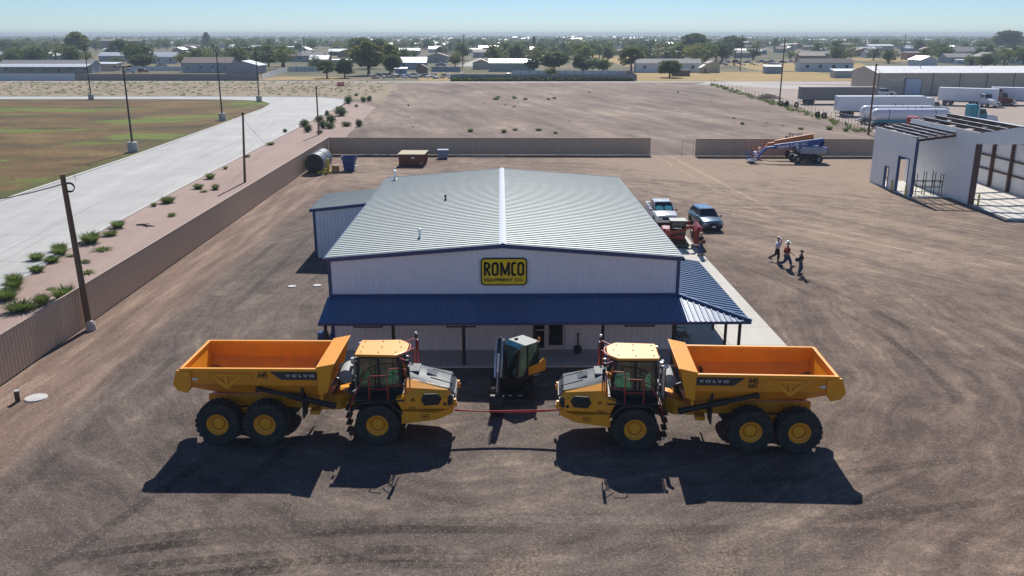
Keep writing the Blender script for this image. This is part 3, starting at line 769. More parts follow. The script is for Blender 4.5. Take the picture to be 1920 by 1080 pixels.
def make_hauler(label, loc, rz, extra):
    t = thing("articulated_hauler", label, "dump truck", loc, rz, "articulated haulers parked nose to nose")
    for x in (0, -4.62, -6.56):
        for s in (-1, 1): big_wheel(t, x, s)
    # rear frame, axles, bogie beams
    mb = MB()
    for s in (-1, 1): mb.prism([(-7.25, 1.35), (-1.9, 1.15), (-1.5, 1.2), (-1.45, 1.65), (-2.4, 1.72), (-5.2, 1.78), (-7.25, 1.78)], s * .42 - .09, s * .42 + .09, 'y')
    for x in (-7.2, -5.6, -4.0, -2.6): mb.b2(x - .1, x + .1, -.34, .34, 1.3, 1.6)
    for s in (-1, 1): mb.prism([(-6.8, .85), (-6.5, 1.12), (-5.6, 1.32), (-4.7, 1.12), (-4.35, .85), (-5.6, 1.02)], s * .80 - .10, s * .80 + .10, 'y')
    mb.b2(-2.9, -2.5, -1.0, 1.0, 1.1, 1.28)
    t_fr = mb.build("rear_frame", YEL, t, bevel=.015)
    mb = MB()
    for x in (0, -4.62, -6.56): mb.lathe([(.22, -1.15), (.26, -.4), (.34, -.3), (.34, .3), (.26, .4), (.22, 1.15)], (x, 0, .94), 'y', 14)
    mb.build("axle", BLKM, t, smooth=True)
    # hitch: yellow casting and the ring
    mb = MB()
    skirt(mb, [(-2.5, -.75), (-1.65, -.72), (-1.30, -.42), (-1.28, .42), (-1.65, .72), (-2.5, .75)], lambda x, y: 1.22, lambda x, y: lerp(1.62, 1.92, min(1, (x + 2.5) / .9)))
    mb.build("hitch", YEL, t, bevel=.03)
    mb = MB(); mb.lathe([(.30, -1.35), (.34, -1.25), (.34, -.95), (.28, -.85)], (0, 0, 1.45), 'x', 16); mb.b2(-1.1, -.7, -.35, .35, 1.1, 1.8); mb.build("hitch_ring", YEL, t, smooth=True)
    mb = MB()
    for k, y in enumerate((-.35, -.2, -.05, .1, .25, .4)):
        mb.tube([(-.95, y, 1.9), (-1.25, y * 1.2, 2.35 + .05 * (k % 3)), (-1.75, y * 1.2, 2.2 - .06 * (k % 2)), (-2.05, y, 1.75)], .035, 6)
    mb.build("hose_bundle", BLKM, t)
    # ---- dump box
    def ring(x, zf, zfold, zr, wt, wf, wb, tk=.06):
        out = [(-wt, zr), (-wf, zfold), (-wb, zf), (wb, zf), (wf, zfold), (wt, zr)]
        inn = [(wt - tk, zr), (wf - tk, zfold + .02), (wb - .03, zf + tk), (-wb + .03, zf + tk), (-wf + tk, zfold + .02), (-wt + tk, zr)]
        return [(x, y, z) for y, z in out + inn]
    rings = [ring(-2.28, 2.0, 2.66, 3.36, 1.62, 1.60, 1.12), ring(-4.6, 2.10, 2.68, 3.36, 1.64, 1.62, 1.12), ring(-6.9, 2.22, 2.72, 3.36, 1.66, 1.64, 1.14), ring(-7.62, 2.42, 2.80, 3.36, 1.66, 1.64, 1.24)]
    mb = MB(); mb.loft(rings)
    box = mb.build("dump_box", YELBOX, t)
    mb = MB()
    for s in (-1, 1):
        a, b = sorted((s * 1.57, s * 1.71)); mb.hexa([(-7.75, a, 3.30), (-2.25, a, 3.30), (-2.25, b, 3.30), (-7.75, b, 3.30), (-7.75, a, 3.42), (-2.25, a, 3.42), (-2.25, b, 3.42), (-7.75, b, 3.42)])
    mb.b2(-7.87, -7.75, -1.71, 1.71, 3.29, 3.41)
    mb.build("rail", YEL, box, bevel=.015)
    mb = MB(); mb.loft([[(x, -w, z), (x, w, z), (x, w, z + .008), (x, -w, z + .008)] for x, w, z in ((-2.32, 1.08, 2.066), (-4.6, 1.08, 2.166), (-6.9, 1.10, 2.286), (-7.55, 1.2, 2.47))])
    mb.build("floor_plate", WORN, box)
    mb = MB()       # tailgate: plate and cheeks
    mb.hexa([(-7.66, -1.60, 2.42), (-7.60, -1.60, 2.42), (-7.60, 1.60, 2.42), (-7.66, 1.60, 2.42), (-7.86, -1.60, 3.30), (-7.80, -1.60, 3.30), (-7.80, 1.60, 3.30), (-7.86, 1.60, 3.30)])
    for s in (-1, 1): mb.prism([(-7.42, 3.28), (-7.98, 3.34), (-8.17, 2.74), (-8.0, 2.46), (-7.60, 2.36), (-7.42, 2.74)], *sorted((s * 1.655, s * 1.735)), 'y')
    mb.hexa([(-8.0, -1.64, 2.46), (-7.62, -1.64, 2.37), (-7.62, 1.64, 2.37), (-8.0, 1.64, 2.46), (-7.98, -1.64, 2.52), (-7.60, -1.64, 2.43), (-7.60, 1.64, 2.43), (-7.98, 1.64, 2.52)])
    mb.build("tailgate", YEL, box, bevel=.012)
    mb = MB()       # headboard and spill guard
    mb.hexa([(-2.30, -1.5, 1.98), (-2.2, -1.5, 1.98), (-2.2, 1.5, 1.98), (-2.30, 1.5, 1.98), (-2.30, -1.66, 3.44), (-2.2, -1.66, 3.44), (-2.2, 1.66, 3.44), (-2.30, 1.66, 3.44)])
    for s in (-1, 1): mb.prism([(-2.32, 3.46), (-1.66, 3.60), (-1.93, 2.42), (-2.30, 2.30)], *sorted((s * 1.60, s * 1.725)), 'y')
    for y in (-.8, 0, .8): mb.prism([(-2.2, 3.4), (-1.75, 3.5), (-2.05, 2.3), (-2.2, 2.2)], y - .04, y + .04, 'y')
    mb.build("headboard", YEL, box, bevel=.012)
    mb = MB(); mb.hexa([(-2.36, -1.74, 3.44), (-1.60, -1.74, 3.60), (-1.60, 1.74, 3.60), (-2.36, 1.74, 3.44), (-2.36, -1.74, 3.50), (-1.60, -1.74, 3.66), (-1.60, 1.74, 3.66), (-2.36, 1.74, 3.50)])
    mb.build("spill_guard", YEL, box, bevel=.015)
    for s in (-1, 1):   # side bracing, decals, lettering
        mb = MB()
        def bar(a, b, w, y=1.64):
            d = Vector((b[0] - a[0], 0, b[1] - a[1])).normalized(); nn = Vector((-d.z, 0, d.x)) * w
            q = [Vector((a[0], 0, a[1])) - nn, Vector((b[0], 0, b[1])) - nn, Vector((b[0], 0, b[1])) + nn, Vector((a[0], 0, a[1])) + nn]
            mb.hexa([v + Vector((0, s * y, 0)) for v in q] + [v + Vector((0, s * (y + .055), 0)) for v in q])
        bar((-6.62, 3.14), (-5.06, 3.14), .06); bar((-6.58, 3.12), (-6.02, 2.60), .075); bar((-6.02, 2.60), (-5.42, 3.08), .075); bar((-6.02, 2.64), (-6.02, 3.10), .05); bar((-5.44, 3.10), (-5.0, 3.02), .06)
        mb.prism([(-6.2, 2.72), (-6.0, 2.52), (-5.82, 2.72)], *sorted((s * 1.66, s * 1.70)), 'y')
        mb.build("side_brace", YEL, box)
        mb = MB(); mb.prism([(-4.25, 3.285), (-2.34, 3.285), (-2.34, 2.93), (-3.80, 2.93)], *sorted((s * 1.652, s * 1.663)), 'y'); mb.build("decal_panel", DECK, box)
        rzt = 0 if s < 0 else PI
        lettering(T_VOLVO, DECW, box, (-3.02, s * 1.668, 3.11), rzt)
        lettering(T_A45, INK, box, (-4.55, s * 1.665, 3.13 if not extra else 3.17), rzt)
        if extra:
            lettering(T_RB, INK, box, (-4.55, s * 1.665, 2.93), rzt)
        mb = MB(); mb.b2(-7.40, -7.18, min(s * 1.665, s * 1.675), max(s * 1.665, s * 1.675), 2.90, 3.0); mb.build("data_plate", DECW, box)
        # lift cylinder
        mb = MB(); mb.tube([(-1.85, s * 1.22, 1.62), (-3.65, s * 1.47, 2.18)], .125, 12); mb.lathe([(.12, -.1), (.12, .1)], (-1.85, s * 1.22, 1.62), 'y', 12)
        cy = mb.build("lift_cylinder", BLK, t, smooth=True)
        mb = MB(); mb.tube([(-3.65, s * 1.47, 2.18), (-4.75, s * 1.62, 2.52)], .085, 12); mb.lathe([(.11, -.1), (.11, .1)], (-4.75, s * 1.64, 2.52), 'y', 12); mb.build("rod", BLK, cy, smooth=True)
        mb = MB(); mb.b2(-3.04, -2.98, min(s * .95, s * 1.62), max(s * .95, s * 1.62), 1.22, 2.55); mb.b2(-3.1, -2.95, min(s * .6, s * 1.0), max(s * .6, s * 1.0), 1.5, 1.6); mb.build("mud_flap", BLKM, t)
    # ---- tractor: deck, bumper skirt, hood
    mb = MB(); mb.b2(-1.0, 1.05, -1.05, 1.05, 1.35, 2.02); mb.b2(-1.05, 1.15, -1.62, 1.62, 1.98, 2.06); mb.build("deck", BLK, t, bevel=.02)
    plan = [(1.0, -1.66), (2.42, -1.58), (3.02, -.95), (3.10, 0), (3.02, .95), (2.42, 1.58), (1.0, 1.66), (1.2, .9), (1.2, -.9)]
    mb = MB(); skirt(mb, plan, lambda x, y: lerp(1.02, 1.18, min(1, max(0, (x - 1.1) / 1.4))), lambda x, y: lerp(1.58, 1.44, min(1, max(0, (x - 1.0) / 2))))
    bmp = mb.build("front_bumper", YEL, t, bevel=.02)
    for s in (-1, 1):
        a = math.atan2(.08, 1.42) * (-s)
        mb = MB(); mb.box((0, 0, 0), (.36, .012, .16)); pl = mb.build("badge", YEL, bmp); pl.location = (1.95, s * 1.617, 1.34); pl.rotation_euler = (0, 0, -a if s < 0 else -a)
        mb = MB()
        for q in ((-.17, 0, .015, .17), (.17, 0, .015, .17), (0, .08, .35, .012), (0, -.08, .35, .012)): mb.box((q[0], 0, q[1]), (q[2], .016, q[3]))
        mb.build("badge_border", INK, pl)
        lettering(T_RS, INK, pl, (0, -.010 if s < 0 else .010, 0), 0 if s < 0 else PI)
    sidey = lambda x: 1.56 - max(0, x - 1.0) * .19
    # yellow flank + shoulder per side, dark bonnet on top
    def zt(x): return lerp(2.86, 2.30, max(0, min(1, (x - 1.15) / 1.9)))          # bonnet crown
    def zs_(x): return lerp(2.48, 2.24, max(0, min(1, (x - 1.15) / 1.7)))          # shoulder
    for s in (-1, 1):
        rg = []
        for x, zb in ((1.12, 1.62), (1.5, 1.58), (2.2, 1.54), (2.84, 1.50)):
            y = sidey(x); c = zs_(x)
            rg.append([(x, s * .7, zb), (x, s * y, zb), (x, s * (y - .02), c - .26), (x, s * (y - .22), c), (x, s * .82, lerp(c, zt(x), .62)), (x, s * .7, zb + .3)])
        rg.append([(3.03, s * .7, 1.52), (3.03, s * .98, 1.52), (3.02, s * .96, 1.86), (2.98, s * .90, 2.08), (2.96, s * .78, 2.14), (3.0, s * .7, 1.7)])
        mb = MB(); mb.loft(rg); mb.prism([(0.78, 2.08), (1.14, 2.22), (1.14, 1.62), (1.02, 1.60)], *sorted((s * 1.2, s * 1.60)), 'y')
        fl = mb.build("flank", YEL, t, bevel=.018)
        ang = math.atan(.19)
        def on(x, z, off): return (x, s * (sidey(x) + off), z)
        hx = [(1.78, 1.98), (1.92, 2.22), (2.44, 2.20), (2.62, 1.98), (2.50, 1.72), (1.92, 1.72)]
        mb = MB(); n = 6
        mb.add([on(x, z, -.05) for x, z in hx] + [on(x, z, .02) for x, z in hx], [tuple(range(6)), tuple(range(11, 5, -1))] + [(i, (i + 1) % 6, 6 + (i + 1) % 6, 6 + i) for i in range(6)])
        vt = mb.build("side_grille", BLKM, fl)
        mb = MB()
        for k in range(9):
            z = 1.76 + k * .052; hw = .40 - abs(z - 1.97) * .55
            mb.add([on(2.2 - hw, z, .018), on(2.2 + hw, z, .018), on(2.2 + hw, z + .018, .03), on(2.2 - hw, z + .018, .03)], [(0, 1, 2, 3)])
        mb.build("louvre", STEEL, vt, recalc=False)
        mb = MB(); mb.lathe([(.07, -.01), (.07, .03)], on(2.74, 1.72, 0), 'y', 12); mb.build("emblem", BLK, fl)
        mb = MB()
        for k in range(4): mb.add([on(1.32 + k * .07, 1.62, .012), on(1.35 + k * .07, 1.62, .012), on(1.32 + k * .07, 1.70, .012), on(1.29 + k * .07, 1.70, .012)], [(0, 1, 2, 3)])
        mb.build("vent_slot", INK, fl, recalc=False)
        tx = lettering(T_A45S, INK, fl, on(1.42, 2.02, .006), (-ang if s < 0 else PI + ang))
        # corner lamps, nose side panel
        mb = MB(); mb.hexa([(2.86, s * 1.20, 1.62), (3.06, s * .96, 1.62), (3.06, s * .70, 1.62), (2.9, s * .70, 1.62), (2.84, s * 1.18, 2.02), (3.03, s * .95, 2.02), (3.03, s * .70, 2.02), (2.9, s * .70, 2.02)]); mb.build("lamp_housing", BLKM, t)
        mb = MB(); mb.box((3.075, s * .84, 1.72), (.03, .2, .12)); mb.box((3.065, s * .86, 1.90), (.03, .18, .10)); mb.build("headlight", LAMP, t)
        mb = MB(); mb.box((3.16, s * .98, 1.62), (.12, .07, .22)); mb.box((3.14, s * .98, 1.80), (.10, .14, .10)); mb.box((3.05, s * .98, 1.70), (.12, .04, .06)); mb.build("marker_bracket", YEL, t)
    rg = []
    for x in (1.12, 1.30, 1.9, 2.5, 2.9):
        z = zt(x); c = zs_(x); rg.append([(x, -.90, lerp(c, z, .5)), (x, -.62, z - .02), (x, 0, z + .03), (x, .62, z - .02), (x, .90, lerp(c, z, .5)), (x, .80, c - .1), (x, -.80, c - .1)])
    rg.append([(3.06, -.74, 2.0), (3.07, -.5, 2.12), (3.08, 0, 2.14), (3.07, .5, 2.12), (3.06, .74, 2.0), (3.04, .7, 1.9), (3.04, -.7, 1.9)])
    mb = MB(); mb.loft(rg)
    hd = mb.build("bonnet", HOODG, t, smooth=True, angle=28)
    mb = MB(); mb.b2(3.02, 3.10, -.70, .70, 1.50, 2.02); mb.build("front_grille", BLKM, t)
    mb = MB()
    for k in range(6): mb.b2(3.09, 3.12, -.66, .66, 1.56 + k * .075, 1.59 + k * .075)
    mb.build("grille_bar", STEEL, t)
    mb = MB()       # raised intake and creases on the bonnet
    mb.hexa([(1.9, -.30, zt(1.9) + .01), (2.35, -.26, zt(2.35) + .01), (2.35, .26, zt(2.35) + .01), (1.9, .30, zt(1.9) + .01), (1.98, -.26, zt(1.9) + .075), (2.3, -.22, zt(2.35) + .045), (2.3, .22, zt(2.35) + .045), (1.98, .26, zt(1.9) + .075)])
    mb.build("bonnet_scoop", HOODG, hd, bevel=.015)
    mb = MB()
    for y in (-.46, .46): mb.hexa([(2.1, y - .012, zt(2.1) - .01), (3.0, y - .012, zt(3.0) - .06), (3.0, y + .012, zt(3.0) - .06), (2.1, y + .012, zt(2.1) - .01), (2.1, y - .012, zt(2.1) + .022), (3.0, y - .012, zt(3.0) + .012), (3.0, y + .012, zt(3.0) + .012), (2.1, y + .012, zt(2.1) + .022)])
    mb.build("bonnet_seam", BLKM, hd)
    mb = MB(); mb.b2(1.12, 1.62, -.42, .42, 2.80, 2.86); mb.build("intake_screen", GREYP, hd, bevel=.02)
    mb = MB()
    for k in range(7): mb.b2(1.16 + k * .065, 1.19 + k * .065, -.36, .36, 2.861, 2.872)
    mb.build("screen_slat", BLKM, hd)
    # fenders: faceted arch over the front wheels
    for s in (-1, 1):
        oa = [(-1.22, 1.28), (-1.05, 1.62), (-.62, 2.0), (.0, 2.05), (.55, 2.02), (.92, 1.66), (1.06, 1.50)]
        ia = [(.98, 1.46), (.84, 1.60), (.50, 1.94), (0, 1.97), (-.58, 1.92), (-.97, 1.58), (-1.14, 1.26)]
        mb = MB()
        for k in range(6):
            o1, o2, i1, i2 = oa[k], oa[k + 1], ia[6 - k], ia[5 - k]
            a, b = sorted((s * .98, s * 1.74))
            mb.prism([o1, o2, i2, i1], a, b, 'y')
        mb.build("fender", BLK, t)
        mb = MB()       # access steps behind the front wheel
        for k in range(4): mb.b2(-1.30, -1.06, min(s * 1.15, s * 1.6), max(s * 1.15, s * 1.6), .62 + k * .32, .66 + k * .32)
        mb.tube([(-1.18, s * 1.58, .5), (-1.18, s * 1.58, 1.9)], .025); mb.tube([(-1.18, s * 1.17, .5), (-1.18, s * 1.17, 1.9)], .025)
        mb.build("step_ladder", BLKM, t)
        # red hand rails
        y = s * 1.60
        mb = MB()
        mb.tube([(-.28, y, 2.05), (-.28, y, 3.0), (-.20, y, 3.08), (.40, y, 3.10)], .026)
        mb.tube([(.47, y, 2.05), (.47, y, 3.30), (.55, y, 3.40), (.95, y, 3.42)], .026)
        mb.tube([(-.28, y, 2.52), (.47, y, 2.52)], .022); mb.tube([(.47, y, 2.62), (1.06, y, 2.74)], .022)
        mb.tube([(-.28, y, 2.98), (-.52, y, 2.92), (-.95, y, 2.12), (-1.10, y, 1.6), (-1.12, y, 1.2)], .026)
        mb.tube([(1.18, s * 1.45, 2.06), (1.22, s * 1.45, 3.0), (1.10, s * 1.40, 3.15)], .024)
        mb.build("hand_rail", REDT, t, smooth=True)
        # mirrors on a red hoop
        mb = MB(); mb.tube([(.95, s * 1.0, 3.62), (1.30, s * 1.42, 3.66), (1.36, s * 1.46, 3.2), (1.36, s * 1.44, 2.5)], .026); mb.tube([(1.0, s * 1.0, 3.2), (1.34, s * 1.44, 3.22)], .022)
        mb.build("mirror_hoop", REDT, t, smooth=True)
        mb = MB(); mb.box((1.32, s * 1.56, 3.30), (.12, .24, .46)); mb.box((1.30, s * 1.55, 3.72), (.12, .20, .16)); mb.build("mirror", BLK, t, bevel=.025)
        mb = MB(); mb.lathe([(.055, -.03), (.07, .03), (.05, .05)], (1.30, s * 1.42, 3.86), 'z', 10); mb.build("camera_head", SILV, t)
    # cab
    mb = MB(); mb.b2(-.92, .98, -.84, .84, 2.04, 2.32)
    for x, xt in ((-.88, -.80), (.0, .0), (.94, .78)):
        for s in (-1, 1): mb.hexa([(x - .06, s * .84 - .05, 2.3), (x + .06, s * .84 - .05, 2.3), (x + .06, s * .84 + .05, 2.3), (x - .06, s * .84 + .05, 2.3), (xt - .06, s * .78 - .05, 3.62), (xt + .06, s * .78 - .05, 3.62), (xt + .06, s * .78 + .05, 3.62), (xt - .06, s * .78 + .05, 3.62)])
    mb.b2(-.86, .84, -.82, .82, 3.54, 3.63)
    cab = mb.build("cab", BLK, t, bevel=.015)
    for s in (-1, 1):
        for x0, x1, u0, u1 in ((-.82, -.06, -.74, -.06), (.06, .88, .06, .72)):
            mb = MB(); y0, y1 = s * .845, s * .785
            mb.hexa([(x0, y0 - .012, 2.32), (x1, y0 - .012, 2.32), (x1, y0 + .012, 2.32), (x0, y0 + .012, 2.32), (u0, y1 - .012, 3.54), (u1, y1 - .012, 3.54), (u1, y1 + .012, 3.54), (u0, y1 + .012, 3.54)])
            mb.build("side_window", TINT, cab)
    mb = MB(); mb.hexa([(.95, -.78, 2.32), (.97, -.78, 2.32), (.97, .78, 2.32), (.95, .78, 2.32), (.79, -.72, 3.54), (.81, -.72, 3.54), (.81, .72, 3.54), (.79, .72, 3.54)]); mb.build("windscreen", TINT, cab)
    mb = MB(); mb.hexa([(-.93, -.78, 2.32), (-.91, -.78, 2.32), (-.91, .78, 2.32), (-.93, .78, 2.32), (-.85, -.72, 3.54), (-.83, -.72, 3.54), (-.83, .72, 3.54), (-.85, .72, 3.54)]); mb.build("rear_window", TINT, cab)
    mb = MB(); mb.b2(-.45, .10, -.28, .28, 2.33, 2.62); mb.hexa([(-.5, -.27, 2.6), (-.36, -.27, 2.6), (-.36, .27, 2.6), (-.5, .27, 2.6), (-.62, -.24, 3.3), (-.5, -.24, 3.3), (-.5, .24, 3.3), (-.62, .24, 3.3)]); mb.build("driver_seat", SEAT, cab, bevel=.04)
    mb = MB(); mb.tube([(.72 + .2 * .35 * math.cos(a), .2 * math.sin(a), 2.72 + .2 * math.cos(a) * .9) for a in [2 * PI * k / 14 for k in range(15)]], .018, 6); mb.tube([(.74, 0, 2.72), (.9, 0, 2.32)], .03); mb.build("steering_wheel", BLKM, cab)
    rp = [(-.95, -.86), (.72, -.94), (1.02, -.62), (1.14, -.35), (1.14, .35), (1.02, .62), (.72, .94), (-.95, .86)]
    mb = MB(); mb.prism(rp, 3.63, 3.74, 'z')
    rf = mb.build("cab_roof", YEL, t, bevel=.03)
    mb = MB()
    for x, y in ((-.75, -.6), (-.75, 0), (-.75, .6), (0, -.65), (.05, 0), (0, .65), (.7, -.6), (.85, 0), (.7, .6)): mb.lathe([(.035, 3.735), (.03, 3.765)], (x, y, 0), 'z', 8)
    mb.build("roof_bolt", BLKM, rf)
    mb = MB(); mb.tube([(.80, -.80, 3.70), (1.12, -.52, 3.70), (1.22, -.3, 3.70), (1.22, .3, 3.70), (1.12, .52, 3.70), (.80, .80, 3.70)], .03); mb.build("roof_rail", REDT, rf, smooth=True)
    # behind the cab: air cleaner, exhaust, valves
    mb = MB(); mb.lathe([(.12, -.62), (.30, -.55), (.34, -.3), (.34, .3), (.30, .55), (.12, .62)], (-1.42, 0, 2.62), 'y', 16); mb.build("air_cleaner", GREYP, t, smooth=True)
    mb = MB(); mb.tube([(-1.15, .82, 2.0), (-1.15, .82, 3.15), (-1.18, .82, 3.32), (-1.30, .82, 3.42)], .085, 12); mb.build("exhaust_stack", SILV, t, smooth=True)
    rnd = random.Random(3); mb = MB()
    for k in range(14): mb.box((-1.06 - rnd.random() * .18, rnd.uniform(-.8, .8), rnd.uniform(2.1, 3.3)), (.10, .16, .14))
    mb.b2(-1.3, -1.0, -.9, .9, 2.0, 2.12)
    mb.build("valve_block", STEEL, t)
    mb = MB()
    for s in (-1, 1): mb.tube([(-.96, s * .86, 2.1), (-.98, s * .88, 3.6)], .03); mb.box((-1.02, s * .92, 3.55), (.12, .16, .12))
    mb.build("work_lamp", SILV, t)
    return t
H1 = make_hauler("yellow articulated dump truck on the left, its nose pointing right", (-5.03, 34.02, 0.012), R(-1.5), False)
H2 = make_hauler("yellow articulated dump truck on the right, its nose pointing left", (5.50, 33.48, 0.012), R(176.6), True)

# ------------------------------------------------------------------ mini excavator
EX = (0.50, 38.15, 0.012)
ex = thing("mini_excavator", "small black and yellow excavator standing between the two dump trucks, bucket on the ground", "excavator", EX)
HD = R(221)
YEX = mat("excavator_yellow", (0.70, 0.32, 0.012), 0.75, var=0.06)
mb = MB()
for s in (-1, 1):
    pts = [(-1.15, .22), (-1.0, .05), (1.0, .05), (1.15, .22), (1.12, .42), (.95, .52), (-.95, .52), (-1.12, .42)]
    mbt = MB(); mbt.prism([(y, z) for y, z in pts], s * .78 - .20, s * .78 + .20, 'x')
    for k in range(16):
        y = -1.05 + k * .14; mbt.b2(s * .78 - .205, s * .78 + .205, y - .04, y + .04, .0, .06); mbt.b2(s * .78 - .205, s * .78 + .205, y - .04, y + .04, .51, .55)
    for k in range(4):
        z = .14 + k * .1; mbt.b2(s * .78 - .205, s * .78 + .205, -1.19, -1.12, z - .03, z + .03); mbt.b2(s * .78 - .205, s * .78 + .205, 1.12, 1.19, z - .03, z + .03)
    tr = mbt.build("track", RUB, ex)
    mbt = MB()
    for y in (-.75, -.4, 0, .4, .75): mbt.lathe([(.11, -.212), (.11, .212)], (s * .78, y, .17), 'x', 10)
    mbt.build("roller", STEEL, tr)
mb.b2(-.58, .58, -.45, .45, .28, .58); mb.lathe([(.5, .56), (.5, .74)], n=20); mb.build("undercarriage", BLK, ex)
mb = MB(); mb.prism([(-1.86, .06), (-1.80, .03), (-1.74, .25), (-1.80, .46), (-1.88, .52), (-1.84, .3)], -.97, .97, 'x')
for x in (-.45, .45): mb.box((x, -1.4, .36), (.10, .8, .10), rx=R(8))
bl = mb.build("blade", BLK, ex)
for x in (-.75, -.1, .35): MB().b2(x - .07, x + .07, -1.885, -1.80, .52, .53).build("wear_strip", DECW, bl)
def up(mb, name, m, parent=ex, **k):
    o = mb.build(name, m, parent, **k)
    if parent is ex: o.rotation_euler = (0, 0, HD); o.location = Matrix.Rotation(HD, 3, 'Z') @ Vector((-.34, .0, 0))
    return o
mb = MB(); mb.prism([(.95, -.6), (1.05, 0), (.95, .85), (-.5, .9), (-.95, .5), (-1.05, 0), (-.95, -.6), (-.5, -.85)], .74, .96, 'z'); up(mb, "turntable_deck", BLK, bevel=.02)
mb = MB(); skirt(mb, [(-.25, .88), (-.62, .86), (-.98, .5), (-1.08, 0), (-.98, -.5), (-.62, -.86), (.55, -.86), (.55, -.2), (-.25, -.15)], lambda x, y: .96, lambda x, y: 1.48 if x < -.2 else 1.30)
up(mb, "engine_cover", YEX, bevel=.04)
mb = MB(); mb.b2(-1.06, -.98, -.30, .30, 1.05, 1.36); mb.b2(-.55, -.3, .86, .90, 1.02, 1.3); up(mb, "cooling_grille", BLKM)
mb = MB(); mb.b2(-.98, -.62, .35, .75, .80, .97); mb.b2(-1.02, -.6, -.7, .3, .80, .97); up(mb, "counterweight", BLK, bevel=.04)
# cab
mb = MB(); cx0, cx1, cy0, cy1 = -.50, .86, -.14, .94
for x, xt in ((cx0, cx0 + .05), (cx1, cx1 - .12), (.22, .2)):
    for y in (cy0, cy1): mb.hexa([(x - .045, y - .04, .96), (x + .045, y - .04, .96), (x + .045, y + .04, .96), (x - .045, y + .04, .96), (xt - .045, y - .04, 2.46), (xt + .045, y - .04, 2.46), (xt + .045, y + .04, 2.46), (xt - .045, y + .04, 2.46)])
mb.b2(cx0, cx1, cy0, cy1, .96, 1.06); mb.b2(cx0 - .02, cx0 + .06, cy0, cy1, 1.0, 1.5)
cb = up(mb, "cab_frame", BLK, bevel=.015)
for nm, q in (("front_window", [(cx1 - .01, cy0 + .04), (cx1 - .01, cy1 - .04), (cx1 - .12, cy1 - .04), (cx1 - .12, cy0 + .04)]),):
    mb = MB(); mb.add([(q[0][0], q[0][1], 1.06), (q[1][0], q[1][1], 1.06), (q[2][0], q[2][1], 2.44), (q[3][0], q[3][1], 2.44)], [(0, 1, 2, 3)]); mb.build(nm, CABGL, cb)
for y in (cy0, cy1):
    for x0, x1, zb in ((cx0 + .06, .16, 1.45), (.28, cx1 - .08, 1.06)):
        mb = MB(); mb.b2(x0, x1, y - .012, y + .012, zb, 2.44); mb.build("side_window", CABGL, cb)
mb = MB(); mb.b2(cx0 + .0, cx0 + .02, cy0 + .04, cy1 - .04, 1.5, 2.44); mb.build("rear_window", CABGL, cb)
mb = MB(); mb.prism([(cx0 - .42, 1.0), (.16, 1.0), (.16, 1.40), (cx0, 1.46), (cx0 - .30, 1.62), (cx0 - .46, 1.50)], cy1 + .0, cy1 + .045, "y"); up(mb, "side_panel", YEX)
ROOFG = mat("grey_cab_roof", (0.17, 0.20, 0.195), 0.6, var=0.06)
mb = MB(); mb.prism([(cx0 - .03, cy0 - .06), (.42, cy0 - .06), (.42, cy1 + .06), (cx0 - .03, cy1 + .06)], 2.46, 2.55, 'z'); up(mb, "cab_roof", ROOFG, bevel=.03)
mb = MB(); mb.hexa([(.425, cy0 - .02, 2.47), (cx1 - .08, cy0 - .02, 2.40), (cx1 - .08, cy1 + .02, 2.40), (.425, cy1 + .02, 2.47), (.425, cy0 - .02, 2.53), (cx1 - .08, cy0 - .02, 2.46), (cx1 - .08, cy1 + .02, 2.46), (.425, cy1 + .02, 2.53)]); up(mb, "roof_window", CABGL)
mb = MB(); mb.b2(-.2, .22, .2, .62, 1.06, 1.42); mb.hexa([(-.25, .2, 1.4), (-.13, .2, 1.4), (-.13, .62, 1.4), (-.25, .62, 1.4), (-.34, .22, 2.05), (-.24, .22, 2.05), (-.24, .6, 2.05), (-.34, .6, 2.05)]); up(mb, "operator_seat", SEAT, bevel=.04)
mb = MB(); mb.b2(.55, .68, .0, .75, 1.06, 1.5); mb.tube([(.3, .1, 1.3), (.36, .1, 1.62)], .02); mb.tube([(.3, .72, 1.3), (.36, .72, 1.62)], .02); up(mb, "console", BLKM)
HIVIS = mat("sunshade_yellow", (0.62, 0.78, 0.12), 0.8)
mb = MB(); mb.hexa([(-.22, .05, 1.62), (-.20, .05, 1.62), (-.20, .75, 1.62), (-.22, .75, 1.62), (-.32, .05, 2.10), (-.30, .05, 2.10), (-.30, .75, 2.10), (-.32, .75, 2.10)]); up(mb, "hi_vis_jacket", HIVIS)
mb = MB(); mb.tube([(-.3, .92, 2.5), (-.42, 1.02, 2.62)], .02); mb.lathe([(.07, 2.60), (.07, 2.70), (.04, 2.76)], (-.44, 1.03, 0), 'z', 12); up(mb, "beacon", AMB)
mb = MB(); mb.box((.9, .95, 2.0), (.05, .16, .3)); mb.tube([(.8, .86, 1.8), (.9, .95, 1.85)], .015); up(mb, "mirror", BLK); mb = MB(); mb.box((.15, .1, 2.60), (.14, .1, .08)); up(mb, "work_lamp", BLK)
